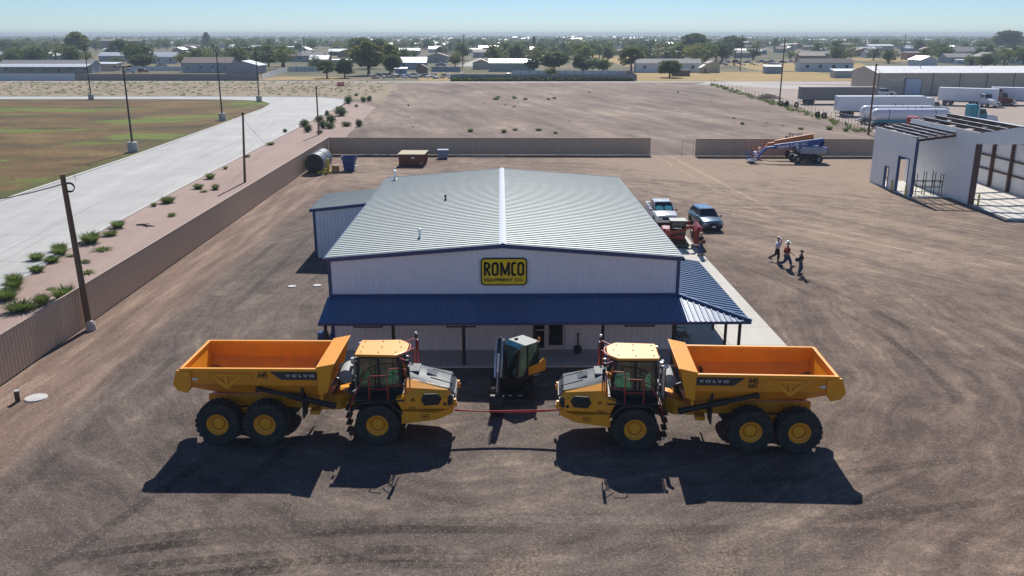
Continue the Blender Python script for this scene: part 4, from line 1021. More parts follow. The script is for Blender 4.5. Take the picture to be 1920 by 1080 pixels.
# swing boom pointing to the camera: boom, arm, rams, bucket
Bp = lambda f, z, o=0: (-.30 - .17 * f + o, -.45 - f, z)          # f metres ahead of the pivot
def beam(pts, ws, hw, name, m, parent=ex, bevel=.015):
    rg = []
    for (p, w), k in zip(zip(pts, ws), range(len(pts))):
        d = (Vector(pts[min(k + 1, len(pts) - 1)]) - Vector(pts[max(k - 1, 0)])).normalized(); sd = Vector((1, -.17, 0)).normalized(); n = d.cross(sd).normalized()
        P0 = Vector(p); rg.append([P0 - sd * hw - n * w, P0 + sd * hw - n * w, P0 + sd * hw + n * w, P0 - sd * hw + n * w])
    mb = MB(); mb.loft(rg); return mb.build(name, m, parent, bevel=bevel)
mb = MB(); mb.lathe([(.16, .62), (.16, 1.15)], Bp(-.05, 0), 'z', 14); mb.box(Bp(.15, .9), (.26, .45, .4)); mb.build("swing_post", BLK, ex, smooth=True)
bm_ = beam([Bp(.1, 1.0), Bp(.35, 1.75), Bp(.75, 2.55), Bp(1.2, 3.0), Bp(1.62, 3.05)], [.10, .17, .20, .15, .10], .11, "boom", BLK)
am = beam([Bp(1.38, 3.28), Bp(1.60, 3.0), Bp(1.95, 2.0), Bp(2.28, .85)], [.09, .14, .12, .08], .09, "arm", BLK)
mb = MB(); mb.tube([Bp(.55, 1.0, .0), Bp(1.05, 2.2, 0)], .065, 10); mb.tube([Bp(1.05, 2.2), Bp(1.2, 2.75)], .035, 8); mb.build("boom_ram", STEEL, ex, smooth=True)
mb = MB(); mb.tube([Bp(.6, 2.75), Bp(1.1, 3.22)], .06, 10); mb.tube([Bp(1.1, 3.22), Bp(1.40, 3.30)], .034, 8); mb.build("arm_ram", SILV, ex, smooth=True); mb = MB(); mb.tube([Bp(1.85, 2.75), Bp(2.12, 1.95)], .055, 10); mb.tube([Bp(2.12, 1.95), Bp(2.38, 1.1)], .03, 8); mb.build("bucket_ram", SILV, ex, smooth=True)
mb = MB()
for k, o in enumerate((-.13, -.09, .09, .13)): mb.tube([Bp(.5, 2.3, o), Bp(1.1, 3.15, o), Bp(1.55, 3.36 - .04 * k, o), Bp(1.85, 2.6, o * 1.3), Bp(2.1, 1.7, o * 1.2)], .017, 5)
mb.build("hydraulic_hose", SILV, ex)
bk = [(2.20, .92), (2.46, .95), (2.62, .60), (2.60, .22), (2.34, .02), (2.02, .06), (2.16, .22), (2.34, .30), (2.36, .55)]
mb = MB(); s_ = Vector((1, -.17, 0)).normalized()
n = len(bk); vs_ = [Vector(Bp(f, z)) - s_ * .30 for f, z in bk] + [Vector(Bp(f, z)) + s_ * .30 for f, z in bk]
mb.add(vs_, [tuple(range(n)), tuple(range(2 * n - 1, n - 1, -1))] + [(i, (i + 1) % n, n + (i + 1) % n, n + i) for i in range(n)])
bkt = mb.build("bucket", BLK, ex)
mb = MB()
for k in range(4):
    c = Vector(Bp(2.0, .06)) + s_ * (-.24 + .16 * k); mb.box(c, (.06, .16, .04))
mb.build("bucket_tooth", STEEL, bkt)
lt = lettering(text_mesh("VOLVO", .2, .42, .06, bold=.006, extrude=.003, space=1.4), DECW, ex, (0, 0, 0))
Mrot = Matrix.Rotation(HD, 4, 'Z'); lt.location = Mrot @ Vector((-.75, .915, .86)); lt.rotation_euler = (0, 0, HD + PI)

# ribbon strung between the two trucks
RIBM = mat("red_ribbon", (0.62, 0.03, 0.035), 0.35, var=0.06)
mb = MB(); A = Vector((-1.96, 33.30, 1.20)); B = Vector((2.42, 33.22, 1.22)); rg = []
for k in range(41):
    u = k / 40; p = A.lerp(B, u); p.z -= .10 * 4 * u * (1 - u); p.y += .06 * math.sin(PI * u); tw = .55 + .25 * math.sin(7 * u); dz, dy = .075 * math.cos(tw), .075 * math.sin(tw)
    rg.append([p + Vector((0, -dy - .004, dz)), p + Vector((0, -dy + .004, dz)), p + Vector((0, dy + .004, -dz)), p + Vector((0, dy - .004, -dz))])
mb.loft(rg); mb.tube([B + Vector((0, 0, .02)), B + Vector((.03, -.02, -.16)), B + Vector((-.02, -.02, -.28))], .02, 5)
tag(mb.build("ribbon", RIBM), "long red ribbon strung between the noses of the two dump trucks", "ribbon")

# ------------------------------------------------------------------ road vehicles
def car_wheel(r=.36, w=.24):
    mb = MB(); mb.lathe([(r * .62, -w * .45), (r * .94, -w * .5), (r, -w * .35), (r, w * .35), (r * .94, w * .5), (r * .62, w * .45)], axis='y', n=20, cap=False); ty = mb.mesh("tyre", RUB, smooth=True)
    mb = MB(); mb.lathe([(r * .2, w * .30), (r * .5, w * .36), (r * .64, w * .47), (r * .64, -w * .4)], axis='y', n=20, cap=True); rm = mb.mesh("wheel", SILV, smooth=True)
    return ty, rm
CTY, CRM = car_wheel(.35, .24); PTY, PRM = car_wheel(.41, .28)
def make_car(kind, paint, label, loc, rz, group=None, name=None):
    pk = kind == "pickup"
    t = thing(name or ("pickup_truck" if pk else "parked_car"), label, "pickup truck" if pk else "car", loc, rz, group)
    if kind == "pickup": Lh, W, r, xs, zb = 2.95, 1.0, .41, (1.85, -1.80), .42; st = [(2.95, .52, .98, .80), (2.88, .45, 1.08, .92), (2.5, .42, 1.16, .98), (1.35, .42, 1.22, 1.0), (.0, .42, 1.24, 1.0), (-1.0, .42, 1.24, 1.0), (-1.05, .42, 1.26, 1.0)]
    elif kind == "suv": Lh, W, r, xs, zb = 2.25, .93, .35, (1.42, -1.36), .28; st = [(2.25, .35, .78, .72), (2.18, .28, .90, .86), (1.8, .26, .98, .91), (1.05, .26, 1.06, .93), (-.2, .26, 1.10, .93), (-1.6, .26, 1.12, .92), (-2.1, .30, 1.10, .88), (-2.25, .40, 1.0, .80)]
    else: Lh, W, r, xs, zb = 2.35, .90, .33, (1.42, -1.38), .22; st = [(2.35, .32, .62, .70), (2.28, .24, .72, .84), (1.8, .22, .80, .88), (.95, .22, .88, .90), (-.3, .22, .93, .90), (-1.5, .22, .96, .90), (-2.2, .28, .94, .84), (-2.35, .38, .84, .74)]
    rg = []
    for x, b, z, w in st: rg.append([(x, -w * .92, b), (x, -w, b + .14), (x, -w, z - .16), (x, -w * .90, z), (x, 0, z + .03), (x, w * .90, z), (x, w, z - .16), (x, w, b + .14), (x, w * .92, b)])
    mb = MB(); mb.loft(rg)
    if pk:      # bed: floor, sides, tailgate
        mb.b2(-2.85, -1.06, -.98, .98, .48, .82)
        for s in (-1, 1): mb.hexa([(-2.9, s * .99 - .05, .48), (-1.06, s * .99 - .05, .48), (-1.06, s * .99 + .02, .48), (-2.9, s * .99 + .02, .48), (-2.9, s * .95 - .05, 1.26), (-1.06, s * .95 - .05, 1.26), (-1.06, s * .95 + .04, 1.26), (-2.9, s * .95 + .04, 1.26)])
        mb.b2(-2.95, -2.88, -.94, .94, .55, 1.25)
    body = mb.build("body", paint, t, smooth=True, angle=32, bevel=.015)
    if pk: gl = [(1.40, 1.20, .90), (.62, 1.82, .74), (.45, 1.86, .72), (-.85, 1.86, .72), (-1.04, 1.24, .88)]; rf = [(.60, .73), (.3, .76), (-.8, .74), (-.88, .68)]; zr = 1.86
    elif kind == "suv": gl = [(1.10, 1.03, .84), (.30, 1.58, .66), (.1, 1.62, .64), (-1.6, 1.62, .62), (-2.12, 1.10, .78)]; rf = [(.32, .68), (0, .70), (-1.5, .68), (-1.78, .58)]; zr = 1.63
    else: gl = [(1.0, .86, .80), (.25, 1.36, .60), (0, 1.42, .58), (-1.0, 1.40, .58), (-1.75, .93, .74)]; rf = [(.2, .60), (-.1, .62), (-.9, .60), (-1.08, .54)]; zr = 1.42
    zbelt = gl[0][1]
    rg = [[(x, -w if z > zbelt + .2 else -w, z), (x, w, z), (x, w * (1.0 if k in (0, len(gl) - 1) else 1.28), zbelt - .05), (x, -w * (1.0 if k in (0, len(gl) - 1) else 1.28), zbelt - .05)] for k, (x, z, w) in enumerate(gl)]
    mb = MB(); mb.loft(rg); mb.build("glasshouse", GLS, t)
    mb = MB(); rg = [[(x, -w, zr - .02), (x, w, zr - .02), (x, w * .86, zr + .05), (x, -w * .86, zr + .05)] for x, w in rf]; mb.loft(rg)
    for s in (-1, 1):      # pillars
        for k, j in ((0, 1), (len(gl) - 1, len(gl) - 2)):
            a, b = gl[k], gl[j]; mb.tube([(a[0], s * a[2] * .99, a[1] - .02), (b[0], s * b[2] * 1.02, b[1])], .035, 5)
        xm = -.25 if not pk else -.15; mb.tube([(xm, s * gl[2][2] * 1.27, zbelt), (xm, s * gl[2][2] * 1.01, zr)], .035, 5)
    mb.build("roof", paint, t, smooth=True, angle=35)
    for x in xs:
        for s in (-1, 1):
            w = link("wheel", PRM if pk else CRM, t, (x, s * (W - .12), r), 0 if s > 0 else PI); link("tyre", PTY if pk else CTY, w)
        for s in (-1, 1):
            mb = MB(); mb.prism([(x + (r + .07) * math.cos(R(a)), r + (r + .07) * math.sin(R(a))) for a in range(-10, 191, 20)], *sorted((s * (W - .2), s * (W + .004))), 'y'); mb.build("wheel_arch", BLKM, t)
    zf = st[1][2]
    for s in (-1, 1):
        mb = MB(); mb.box((st[1][0] + .02, s * st[1][3] * .80, zf - .16), (.10, .34, .13)); mb.build("headlight", LAMP, t, bevel=.02)
        mb = MB(); mb.box((-Lh + .03, s * W * .82, zbelt - .2), (.06, .16, .26)); mb.build("tail_light", REDT, t)
        mb = MB(); mb.box((gl[0][0] - .15, s * (W + .10), zbelt + .08), (.10, .22, .16)); mb.build("mirror", paint if not pk else BLK, t, bevel=.02)
    mb = MB(); mb.box((st[0][0] + .012, 0, zf - .24), (.06, st[0][3] * 1.1, .22)); mb.build("grille", BLKM, t)
    mb = MB(); mb.box((st[0][0] + .02, 0, st[0][1] + .06), (.16, st[0][3] * 2.05, .22)); mb.build("front_bumper", SILV if pk else BLKM, t, bevel=.03); mb = MB(); mb.box((-Lh - .0, 0, .55), (.12, W * 1.8, .2)); mb.build("rear_bumper", SILV if pk else BLKM, t, bevel=.03)
    mb = MB(); mb.box((st[0][0] + .11, 0, st[0][1] + .12), (.01, .32, .16)); mb.build("licence_plate", DECW, t)
    return t
P_WHITE = mat("car_white", (0.68, 0.70, 0.71), 0.25, var=0.02, coat=.5)
P_BLUE = mat("car_blue_grey", (0.13, 0.19, 0.26), 0.25, 0.5, var=0.03, coat=.5)
pk = make_car("pickup", P_WHITE, "white crew cab pickup with a teal sunshade, parked behind the red loader", (14.55, 76.9, .012), R(-90))
SHADE = mat("sunshade_teal", (0.05, 0.46, 0.50), 0.4)
for s in (-1, 1):
    mb = MB(); pts = [(.40 * math.cos(2 * PI * k / 16), .28 * math.sin(2 * PI * k / 16)) for k in range(16)]
    P3 = lambda a, b: (1.44 - .035 - (b + .3) * .80 * .99 / .62 * .62 + .035, s * .40 + a * .95, 1.225 + (b + .3) * .64 + .018)
    mb.add([P3(a, b) for a, b in pts], [tuple(range(16))]); mb.build("sunshade", SHADE, pk, recalc=False)
make_car("suv", P_BLUE, "blue grey SUV parked facing the camera beside the white pickup", (18.0, 74.5, .012), R(-84))

# ------------------------------------------------------------------ compact track loader
REDL = mat("loader_red", (0.24, 0.016, 0.012), 0.4, var=0.1, dirt=DUST, dirt_amt=.08)
sk = thing("track_loader", "red compact track loader with raised bucket arms on the concrete walkway", "loader", (14.0, 67.0, 0.10), R(-4))
for s in (-1, 1):
    mb = MB(); mb.prism([(-1.05, .25), (-.85, .02), (.75, .02), (.95, .22), (.80, .45), (-.2, .62), (-.95, .56)], *sorted((s * .55, s * .95)), 'y')
    for k in range(12): mb.b2(-.85 + k * .14, -.79 + k * .14, min(s * .55, s * .955), max(s * .55, s * .955), 0, .05)
    tr = mb.build("track", RUB, sk)
    mb = MB()
    for x in (-.7, -.35, 0, .35, .65): mb.lathe([(.12, -.01), (.12, .02)], (x, s * .95, .22), 'y', 10)
    mb.build("roller", STEEL, tr)
    mb = MB(); rg = []
    for x, z, h in ((-1.0, 1.30, .17), (-.4, 1.25, .14), (.3, 1.42, .13), (.85, 1.72, .13), (1.10, 1.66, .14), (1.28, 1.1, .11)):
        rg.append([(x - h * .3, s * .72, z - h), (x - h * .3, s * .90, z - h), (x + h * .3, s * .90, z + h), (x + h * .3, s * .72, z + h)])
    mb.loft(rg); mb.build("lift_arm", REDL, sk, bevel=.02)
    mb = MB(); mb.tube([(-.6, s * .80, .85), (.35, s * .80, 1.35)], .05, 8); mb.build("lift_ram", BLK, sk, smooth=True)
mb = MB(); mb.b2(-1.15, .6, -.55, .55, .3, 1.0); mb.prism([(-1.3, .55), (-.55, .55), (-.5, 1.5), (-1.15, 1.5), (-1.3, 1.2)], -.58, .58, 'y'); mb.build("chassis", REDL, sk, bevel=.03)
mb = MB(); mb.b2(-.55, .62, -.54, .54, 1.0, 1.1)
for x in (-.5, .58):
    for y in (-.5, .5): mb.b2(x - .05, x + .05, y - .05, y + .05, 1.0, 2.05)
mb.b2(-.56, .74, -.58, .58, 2.03, 2.09); cbs = mb.build("cab_frame", BLK, sk, bevel=.015)
mb = MB(); mb.b2(-.62, .66, -.6, .6, 2.095, 2.13); mb.build("cab_roof", mat("loader_roof_grey", (0.30, 0.30, 0.28), 0.6), cbs)
for y in (-.5, .5):
    mb = MB(); mb.b2(-.45, .53, y - .01, y + .01, 1.1, 2.03); mb.build("side_window", GLS, cbs)
mb = MB(); mb.b2(.57, .585, -.45, .45, 1.1, 2.03); mb.build("front_window", GLS, cbs)
mb = MB(); mb.prism([(1.18, .60), (1.30, .36), (2.10, .42), (2.20, .55), (1.85, .92), (1.85, 1.62), (1.55, 1.78), (1.24, 1.35)], -1.02, 1.02, 'y'); mb.build("bucket", REDL, sk, bevel=.02)
mb = MB(); mb.b2(1.12, 1.26, -.5, .5, .7, 1.3); mb.build("coupler", BLK, sk)
mb = MB(); mb.prism([(-.35, 1.56), (.25, 1.56), (.25, 1.63), (-.35, 1.63)], -.905, -.90, 'y'); mb.build("decal", DECW, sk)
# ------------------------------------------------------------------ boom lifts
def boom_lift(name, label, loc, rz, main, body, txt):
    t = thing(name, label, "boom lift", loc, rz)       # boom points to -x
    for x in (-1.35, 1.45):
        for s in (-1, 1):
            mb = MB(); mb.lathe([(.28, -.2), (.48, -.22), (.52, -.15), (.52, .15), (.48, .22), (.28, .2)], axis='y', n=20, cap=False); w = mb.build("wheel", RUB, t, smooth=True); w.location = (x, s * 1.0, .52)
            mb = MB(); mb.lathe([(.29, -.1), (.29, .12), (.12, .16)], axis='y', n=16); r = mb.build("rim", GREYP, w)
            if s < 0: w.rotation_euler = (0, 0, PI)
    mb = MB(); mb.b2(-1.5, 1.6, -.55, .55, .55, .95); mb.lathe([(.55, .95), (.55, 1.2)], n=18); mb.b2(-1.5, -1.2, -.95, .95, .45, .62); mb.b2(1.3, 1.6, -.95, .95, .45, .62); mb.build("chassis", BLKM, t)
    mb = MB()
    for s in (-1, 1): mb.prism([(-.9, 1.25), (2.3, 1.2), (2.45, 1.5), (2.35, 2.05), (1.2, 2.15), (-.7, 2.1), (-1.0, 1.8)], *sorted((s * .35, s * 1.05)), 'y')
    mb.build("side_cowl", body, t, bevel=.08, smooth=True)
    mb = MB(); mb.b2(1.9, 2.6, -.9, .9, 1.2, 2.0); mb.b2(-.3, 2.2, -.33, .33, 1.15, 1.9); mb.build("counterweight", main, t, bevel=.04)
    def bar(p, q, a, b, nm, m=main):
        d = (Vector(q) - Vector(p)).normalized(); n = Vector((-d.z, 0, d.x)); mb = MB()
        mb.loft([[Vector(c) + n * w * sg + Vector((0, yy, 0)) for sg, yy in ((-1, -.2), (-1, .2), (1, .2), (1, -.2))] for c, w in ((p, a), (q, b))]); return mb.build(nm, m, t, bevel=.02)
    bm1 = bar((2.2, 0, 2.75), (-4.2, 0, 2.05), .42, .30, "main_boom")
    bar((1.7, 0, 1.6), (2.15, 0, 2.75), .25, .25, "boom_riser")
    bar((-4.2, 0, 2.0), (-5.3, 0, 1.9), .15, .13, "boom_extension"); bar((-5.25, 0, 1.95), (-6.3, 0, .75), .12, .10, "jib")
    mb = MB(); mb.tube([(1.2, 0, 1.5), (-1.2, 0, 2.2)], .09, 8); mb.build("lift_ram", SILV, t)
    mb = MB()
    for z in (.35, .9, 1.45):
        mb.tube([(-7.6, -1.1, z), (-6.6, -1.1, z), (-6.6, 1.1, z), (-7.6, 1.1, z), (-7.6, -1.1, z)], .028, 5)
    for x, y in ((-7.6, -1.1), (-6.6, -1.1), (-6.6, 1.1), (-7.6, 1.1), (-7.6, 0), (-6.6, 0), (-7.1, -1.1), (-7.1, 1.1)): mb.tube([(x, y, .3), (x, y, 1.45)], .025, 5)
    mb.b2(-7.6, -6.6, -1.1, 1.1, .28, .34); bs = mb.build("platform", main, t)
    mb = MB(); mb.b2(-6.85, -6.62, -.5, .3, 1.0, 1.4); mb.b2(-7.5, -6.7, -1.13, -1.115, .42, .75); mb.build("control_box", DECW, bs)
    if txt:
        o = lettering(text_mesh(txt, .3, 4.0, .46, bold=.008, extrude=.004), DECW, bm1, (-1.9, -.207, 2.29)); o.rotation_euler = (0, R(-6.3), 0)
    return t
GBLUE = mat("lift_blue", (0.012, 0.075, 0.32), 0.4, var=0.08); ORNG = mat("lift_orange", (0.60, 0.16, 0.02), 0.45, var=0.1, dirt=DUST, dirt_amt=.2)
COWL = mat("lift_grey", (0.30, 0.36, 0.42), 0.4, var=0.06)
boom_lift("boom_lift", "blue telescopic boom lift with grey cowl parked in front of the back fence", (40.3, 114.0, .012), 0, GBLUE, COWL, "Genie S-85 XC")
boom_lift("boom_lift", "orange boom lift standing behind the blue one against the back fence", (40.6, 117.6, .012), R(3), ORNG, BLKM, None).scale = (.82, .82, 1.06)

# ------------------------------------------------------------------ people
def skin_obj(name, verts, edges, radii, m, parent, sub=2):
    me = bpy.data.meshes.new(name); me.from_pydata(verts, edges, [])
    o = bpy.data.objects.new(name, me); C.objects.link(o)
    md = o.modifiers.new("skin", 'SKIN')
    o.modifiers.new("sub", 'SUBSURF').levels = sub
    for v, r in zip(me.skin_vertices[0].data, radii): v.radius = (r, r) if not isinstance(r, tuple) else r
    me.skin_vertices[0].data[0].use_root = True
    md.use_smooth_shade = True
    dg = bpy.context.evaluated_depsgraph_get()
    ne = bpy.data.meshes.new_from_object(o.evaluated_get(dg)); ne.name = name
    bpy.data.objects.remove(o)
    ne.materials.clear(); ne.materials.append(m)
    for p in ne.polygons: p.use_smooth = True; p.material_index = 0
    return link(name, ne, parent)
SKINM = mat("skin", (0.42, 0.24, 0.16), 0.6, var=0.06)
JEAN = mat("blue_denim", (0.035, 0.06, 0.13), 0.9, var=0.15); DARKT = mat("dark_trousers", (0.016, 0.017, 0.025), 0.9, var=0.2)
def person(label, loc, rz, legs, arms, shirt, trousers, hat=None, hair=None, hairlong=False, stout=1.0, bag=False, H=1.0):
    """legs/arms: per side (knee, ankle) / (elbow, wrist) as (x, y, z)"""
    t = thing("person", label, "person", loc, rz)
    k = stout
    V = [(0, 0, .98), (0, 0, 1.16), (.01, 0, 1.36), (.01, 0, 1.50), (.02, 0, 1.58), (.03, 0, 1.68), (.02, 0, 1.77)]
    Rr = [.13 * k, .12 * k, .125 * k, .06, .06, .088, .06]
    E = [(i, i + 1) for i in range(6)]
    Pv, Pr, Pe = [(0, 0, 1.04), (0, 0, .95)], [.18 * k, .175 * k], [(0, 1)]
    Sv, Sr, Se = [(0, 0, .98), (0, 0, 1.16), (.01, 0, 1.36), (.01, 0, 1.46)], [.18 * k, .175 * k, .18 * k, .10], [(0, 1), (1, 2), (2, 3)]
    shoes = []
    for s, (kn, an) in zip((1, -1), legs):
        n = len(V); V += [(0, s * .095, .92), kn, an, (an[0] + .15, an[1], max(.04, an[2] - .05))]; Rr += [.085 * k, .058, .042, .04]; E += [(0, n), (n, n + 1), (n + 1, n + 2), (n + 2, n + 3)]
        m = len(Pv); Pv += [(0, s * .10, .88), kn, (an[0], an[1], an[2] + .03)]; Pr += [.13 * k, .095 * (k ** .5), .074]; Pe += [(1, m), (m, m + 1), (m + 1, m + 2)]
        shoes.append(an)
    for s, (el, wr) in zip((1, -1), arms):
        n = len(V); d = (Vector(wr) - Vector(el)).normalized(); hd = Vector(wr) + d * .09
        V += [(.0, s * .19 * k ** .5, 1.42), el, wr, tuple(hd)]; Rr += [.055, .042, .03, .036]; E += [(2, n), (n, n + 1), (n + 1, n + 2), (n + 2, n + 3)]
        side = d.cross(Vector((0, 0, 1)));  side = side.normalized() if side.length > .1 else Vector((1, 0, 0))
        for q in range(5):      # four fingers and a thumb
            f0 = hd + side * (-.03 + .02 * q) if q < 4 else Vector(wr) + side * .045 + d * .04
            f1 = f0 + d * ((.075, .085, .08, .06)[q] if q < 4 else .05) + Vector((0, 0, -.012)); i0 = len(V)
            V += [tuple(f1)]; Rr += [.009]; E += [(n + 3, i0)]
        m = len(Sv); Sv += [(.0, s * .19 * k ** .5, 1.42), tuple(Vector((0, s * .19, 1.42)).lerp(Vector(el), .9))]; Sr += [.09, .07]; Se += [(2, m), (m, m + 1)]
    n = len(V); V += [(.125, 0, 1.67), (.02, .085, 1.68), (.02, -.085, 1.68)]; Rr += [.018, .016, .016]; E += [(5, n), (5, n + 1), (5, n + 2)]
    body = skin_obj("body", V, E, Rr, SKINM, t, 1)
    skin_obj("trousers", Pv, Pe, Pr, trousers, t, 1); skin_obj("shirt", Sv, Se, Sr, shirt, t, 1)
    mb = MB()
    for an in shoes: mb.box((an[0] + .07, an[1], max(.045, an[2] - .035)), (.28, .10, .09), ry=R(25) if an[2] > .15 else 0)
    mb.build("shoes", BLKM, t, bevel=.025)
    mb = MB()
    for s in (-1, 1): mb.box((.108, s * .032, 1.70), (.012, .022, .012))
    mb.box((.112, 0, 1.625), (.008, .045, .01)); mb.build("eyes", INK, body)
    if hair:
        mb = MB(); mb.lathe([(.09, 1.70), (.105, 1.74), (.085, 1.82), (.03, 1.85)], (.005, 0, 0), 'z', 12)
        if hairlong: mb.lathe([(.05, 1.36), (.10, 1.45), (.11, 1.68), (.10, 1.76)], (-.035, 0, 0), 'z', 12)
        mb.build("hair", hair, t, smooth=True)
    if hat == "cowboy":
        mb = MB(); mb.lathe([(.165, 1.76), (.175, 1.775), (.11, 1.775), (.10, 1.88), (.06, 1.90)], (.02, 0, 0), 'z', 16); mb.build("hat", DECW, t, smooth=True)
    elif hat: mb = MB(); mb.lathe([(.102, 1.735), (.105, 1.78), (.07, 1.85), (.02, 1.87)], (.02, 0, 0), 'z', 14); mb.prism([(.1, -.07), (.2, -.05), (.2, .05), (.1, .07)], 1.735, 1.75, 'z'); mb.build("cap", hat, t, smooth=True)
    if bag: mb = MB(); mb.b2(-.32, -.14, -.12, .12, .98, 1.28); mb.build("bag", BLKM, t, bevel=.04)
    t.scale = (H * 1.22, H * 1.22, H * 1.04)
    return t
S_WHITE = mat("shirt_white", (0.55, 0.58, 0.68), 0.85, var=0.08); S_RED = mat("shirt_red", (0.26, 0.018, 0.02), 0.85, var=0.1); S_BLK = mat("shirt_black", (0.012, 0.011, 0.012), 0.85, var=0.2)
BLOND = mat("hair_blond", (0.42, 0.33, 0.19), 0.7); BROWN = mat("hair_brown", (0.06, 0.035, 0.02), 0.7)
stand = [((.03, .13, .50), (.06, .17, .09)), ((.0, -.13, .50), (-.06, -.17, .09))]
stride = [((.22, .10, .52), (.34, .10, .10)), ((-.05, -.10, .50), (-.36, -.10, .17))]
stride2 = [((-.08, .10, .50), (-.45, .10, .24)), ((.08, -.10, .50), (.06, -.10, .09))]
step = [((.14, .09, .52), (.02, .09, .12)), ((-.02, -.09, .50), (-.10, -.09, .09))]
hang = [((-.02, .27, 1.14), (.06, .28, .90)), ((-.02, -.27, 1.14), (.06, -.28, .90))]
fold = [((.02, .27, 1.18), (.22, .08, 1.24)), ((.02, -.27, 1.18), (.22, -.08, 1.28))]
swing = [((-.10, .28, 1.16), (-.05, .30, .92)), ((.10, -.28, 1.16), (.28, -.27, 1.02))]
phone = [((-.02, .27, 1.14), (.10, .26, .94)), ((.12, -.26, 1.22), (.16, -.13, 1.52))]
person("woman with long blond hair, black top and jeans standing on the walkway edge", (15.2, 63.75, .10), R(-35), stand, fold, S_BLK, JEAN, None, BLOND, True, .9, H=.95)
person("person in white shirt and white cap walking, hand raised to the face", (20.55, 62.1, .012), R(-10), stride2, phone, S_WHITE, DARKT, DECW, BROWN, False, .95)
person("stout person in red shirt, jeans and white cowboy hat striding right", (20.75, 60.6, .012), R(-8), stride, swing, S_RED, JEAN, "cowboy", BROWN, False, 1.35)
person("person in black top and jeans with a shoulder bag, holding something ahead", (21.05, 58.45, .012), R(-5), step, fold, S_BLK, JEAN, mat("cap_tan", (0.30, 0.22, 0.13), .8), BROWN, False, .88, True, .95)

# ------------------------------------------------------------------ brown metal fence
FENM = mat("brown_fence_panel", (0.58, 0.43, 0.305), 0.55, var=0.07, scale=0.6, dirt=(0.34, 0.23, 0.16), dirt_amt=.35, dirt_scale=.35)
FCAP = mat("tan_fence_cap", (0.42, 0.33, 0.25), 0.5, var=0.05)
def metal_fence(label, A, B, h=2.38):
    A = Vector((A[0], A[1], 0)); B = Vector((B[0], B[1], 0)); d = (B - A); L = d.length; d.normalize(); nn = Vector((d.y, -d.x, 0))
    t = thing("metal_fence", label, "fence", A)
    n = round(L / .914); w = L / n
    me = ribbed(.003, w - .003, lambda a, u: (a, 0, .06 + (h - .06) * u), (0, -1, 0), pitch=.305, h=.035).mesh("panel", FENM)
    rz = math.atan2(d.y, d.x)
    for k in range(n):
        o = link("panel", me, t, d * (k * w), rz)
    mb = MB(); mb.b2(0, L, -.05, .05, h + .003, h + .05); o = mb.build("cap_rail", FCAP, t); o.rotation_euler = (0, 0, rz)
    mp = MB().b2(-.04, .04, .03, .10, 0, h - .02).mesh("post", FENM)
    for k in range(0, n + 1, 3): link("post", mp, t, d * min(k * w, L - .05), rz)
    mb = MB(); mb.b2(0, L, .025, .055, .5, .58); mb.b2(0, L, .025, .055, 1.9, 1.98); o = mb.build("stringer", FENM, t); o.rotation_euler = (0, 0, rz)
    return t
f1 = metal_fence("long brown ribbed metal fence running beside the pink gravel strip on the left", (-24.15, 26.0), (-24.15, 122.3))
metal_fence("brown ribbed metal fence behind the showroom, left of the gate gap", (-24.1, 122.35), (21.0, 121.25))
metal_fence("brown ribbed metal fence behind the boom lifts, right of the gate gap", (27.1, 120.2), (63.0, 119.1))
gt = thing("gate_frame", "bare tube gate frame at the left end of the right back fence", "gate", (26.0, 120.6, 0))
mb = MB(); mb.tube([(-.75, 0, .02), (-.75, 0, 2.1), (.9, 0, 2.1), (.9, 0, .02)], .035, 6); mb.build("frame", GREYP, gt)
mb = MB(); mb.tube([(-.75, 0, .25), (.9, 0, .25)], .025, 6); mb.tube([(-.75, 0, 1.2), (.9, 0, 1.2)], .025, 6); mb.build("rail", GREYP, gt)

# ------------------------------------------------------------------ poles and wires
WOOD = mat("weathered_pole", (0.155, 0.098, 0.060), 0.85, var=0.35, scale=5, bump=.4, bscale=18)
DPOLE = mat("bronze_pole", (0.035, 0.028, 0.024), 0.45, 0.3, var=.15)
CONC = mat("cast_concrete", (0.50, 0.48, 0.45), 0.85, var=.08, scale=4, dirt=DUST, dirt_amt=.25)
def wood_pole(label, x, y, h, r=.15, top=(0, 0), arms=0, foot=False, coil=False, group=None):
    t = thing("utility_pole", label, "utility pole", (x, y, .0), 0, group)
    mb = MB(); mb.tube([(0, 0, -.1), (top[0] * .5, top[1] * .5, h * .5), (top[0], top[1], h)], [r, r * .86, r * .72], 12); mb.build("shaft", WOOD, t, smooth=True)
    if arms:
        mb = MB()
        for k in range(arms): mb.b2(-1.2 + top[0], 1.2 + top[0], -.07 + top[1], .07 + top[1], h - .5 - k * .9, h - .36 - k * .9)
        cr = mb.build("cross_arm", WOOD, t)
        mb = MB()
        for k in range(arms):
            for x_ in (-1.1, -.5, .5, 1.1): mb.lathe([(.05, 0), (.06, .12), (.03, .18)], (x_ + top[0], top[1], h - .36 - k * .9), 'z', 8)
        mb.build("insulator", GREYP, cr)
    if foot: mb = MB(); mb.lathe([(.30, 0), (.26, .35), (.16, .55)], (.12, -.1, 0), 'z', 9); mb.build("footing", CONC, t)
    if coil:
        mb = MB()
        for j in range(3): mb.tube([(.28 + top[0] + .26 * math.cos(a), .03 * j, h - .75 + .24 * math.sin(a) + .03 * j) for a in [2 * PI * k / 16 for k in range(17)]], .022, 5)
        mb.tube([(top[0], 0, h - .1), (.35, 0, h + .1), (.42, 0, h - .35)], .015, 5); mb.build("cable_coil", BLKM, t)
    else: mb = MB(); mb.b2(-.12 + top[0], .16 + top[0], -.18, -.08, h - .25, h - .02); mb.build("bracket", BLKM, t)
    return t
wood_pole("leaning brown wooden pole with a cable coil, nearest on the left fence", -23.66, 47.35, 8.95, .19, (-.28, 0), 0, True, True)
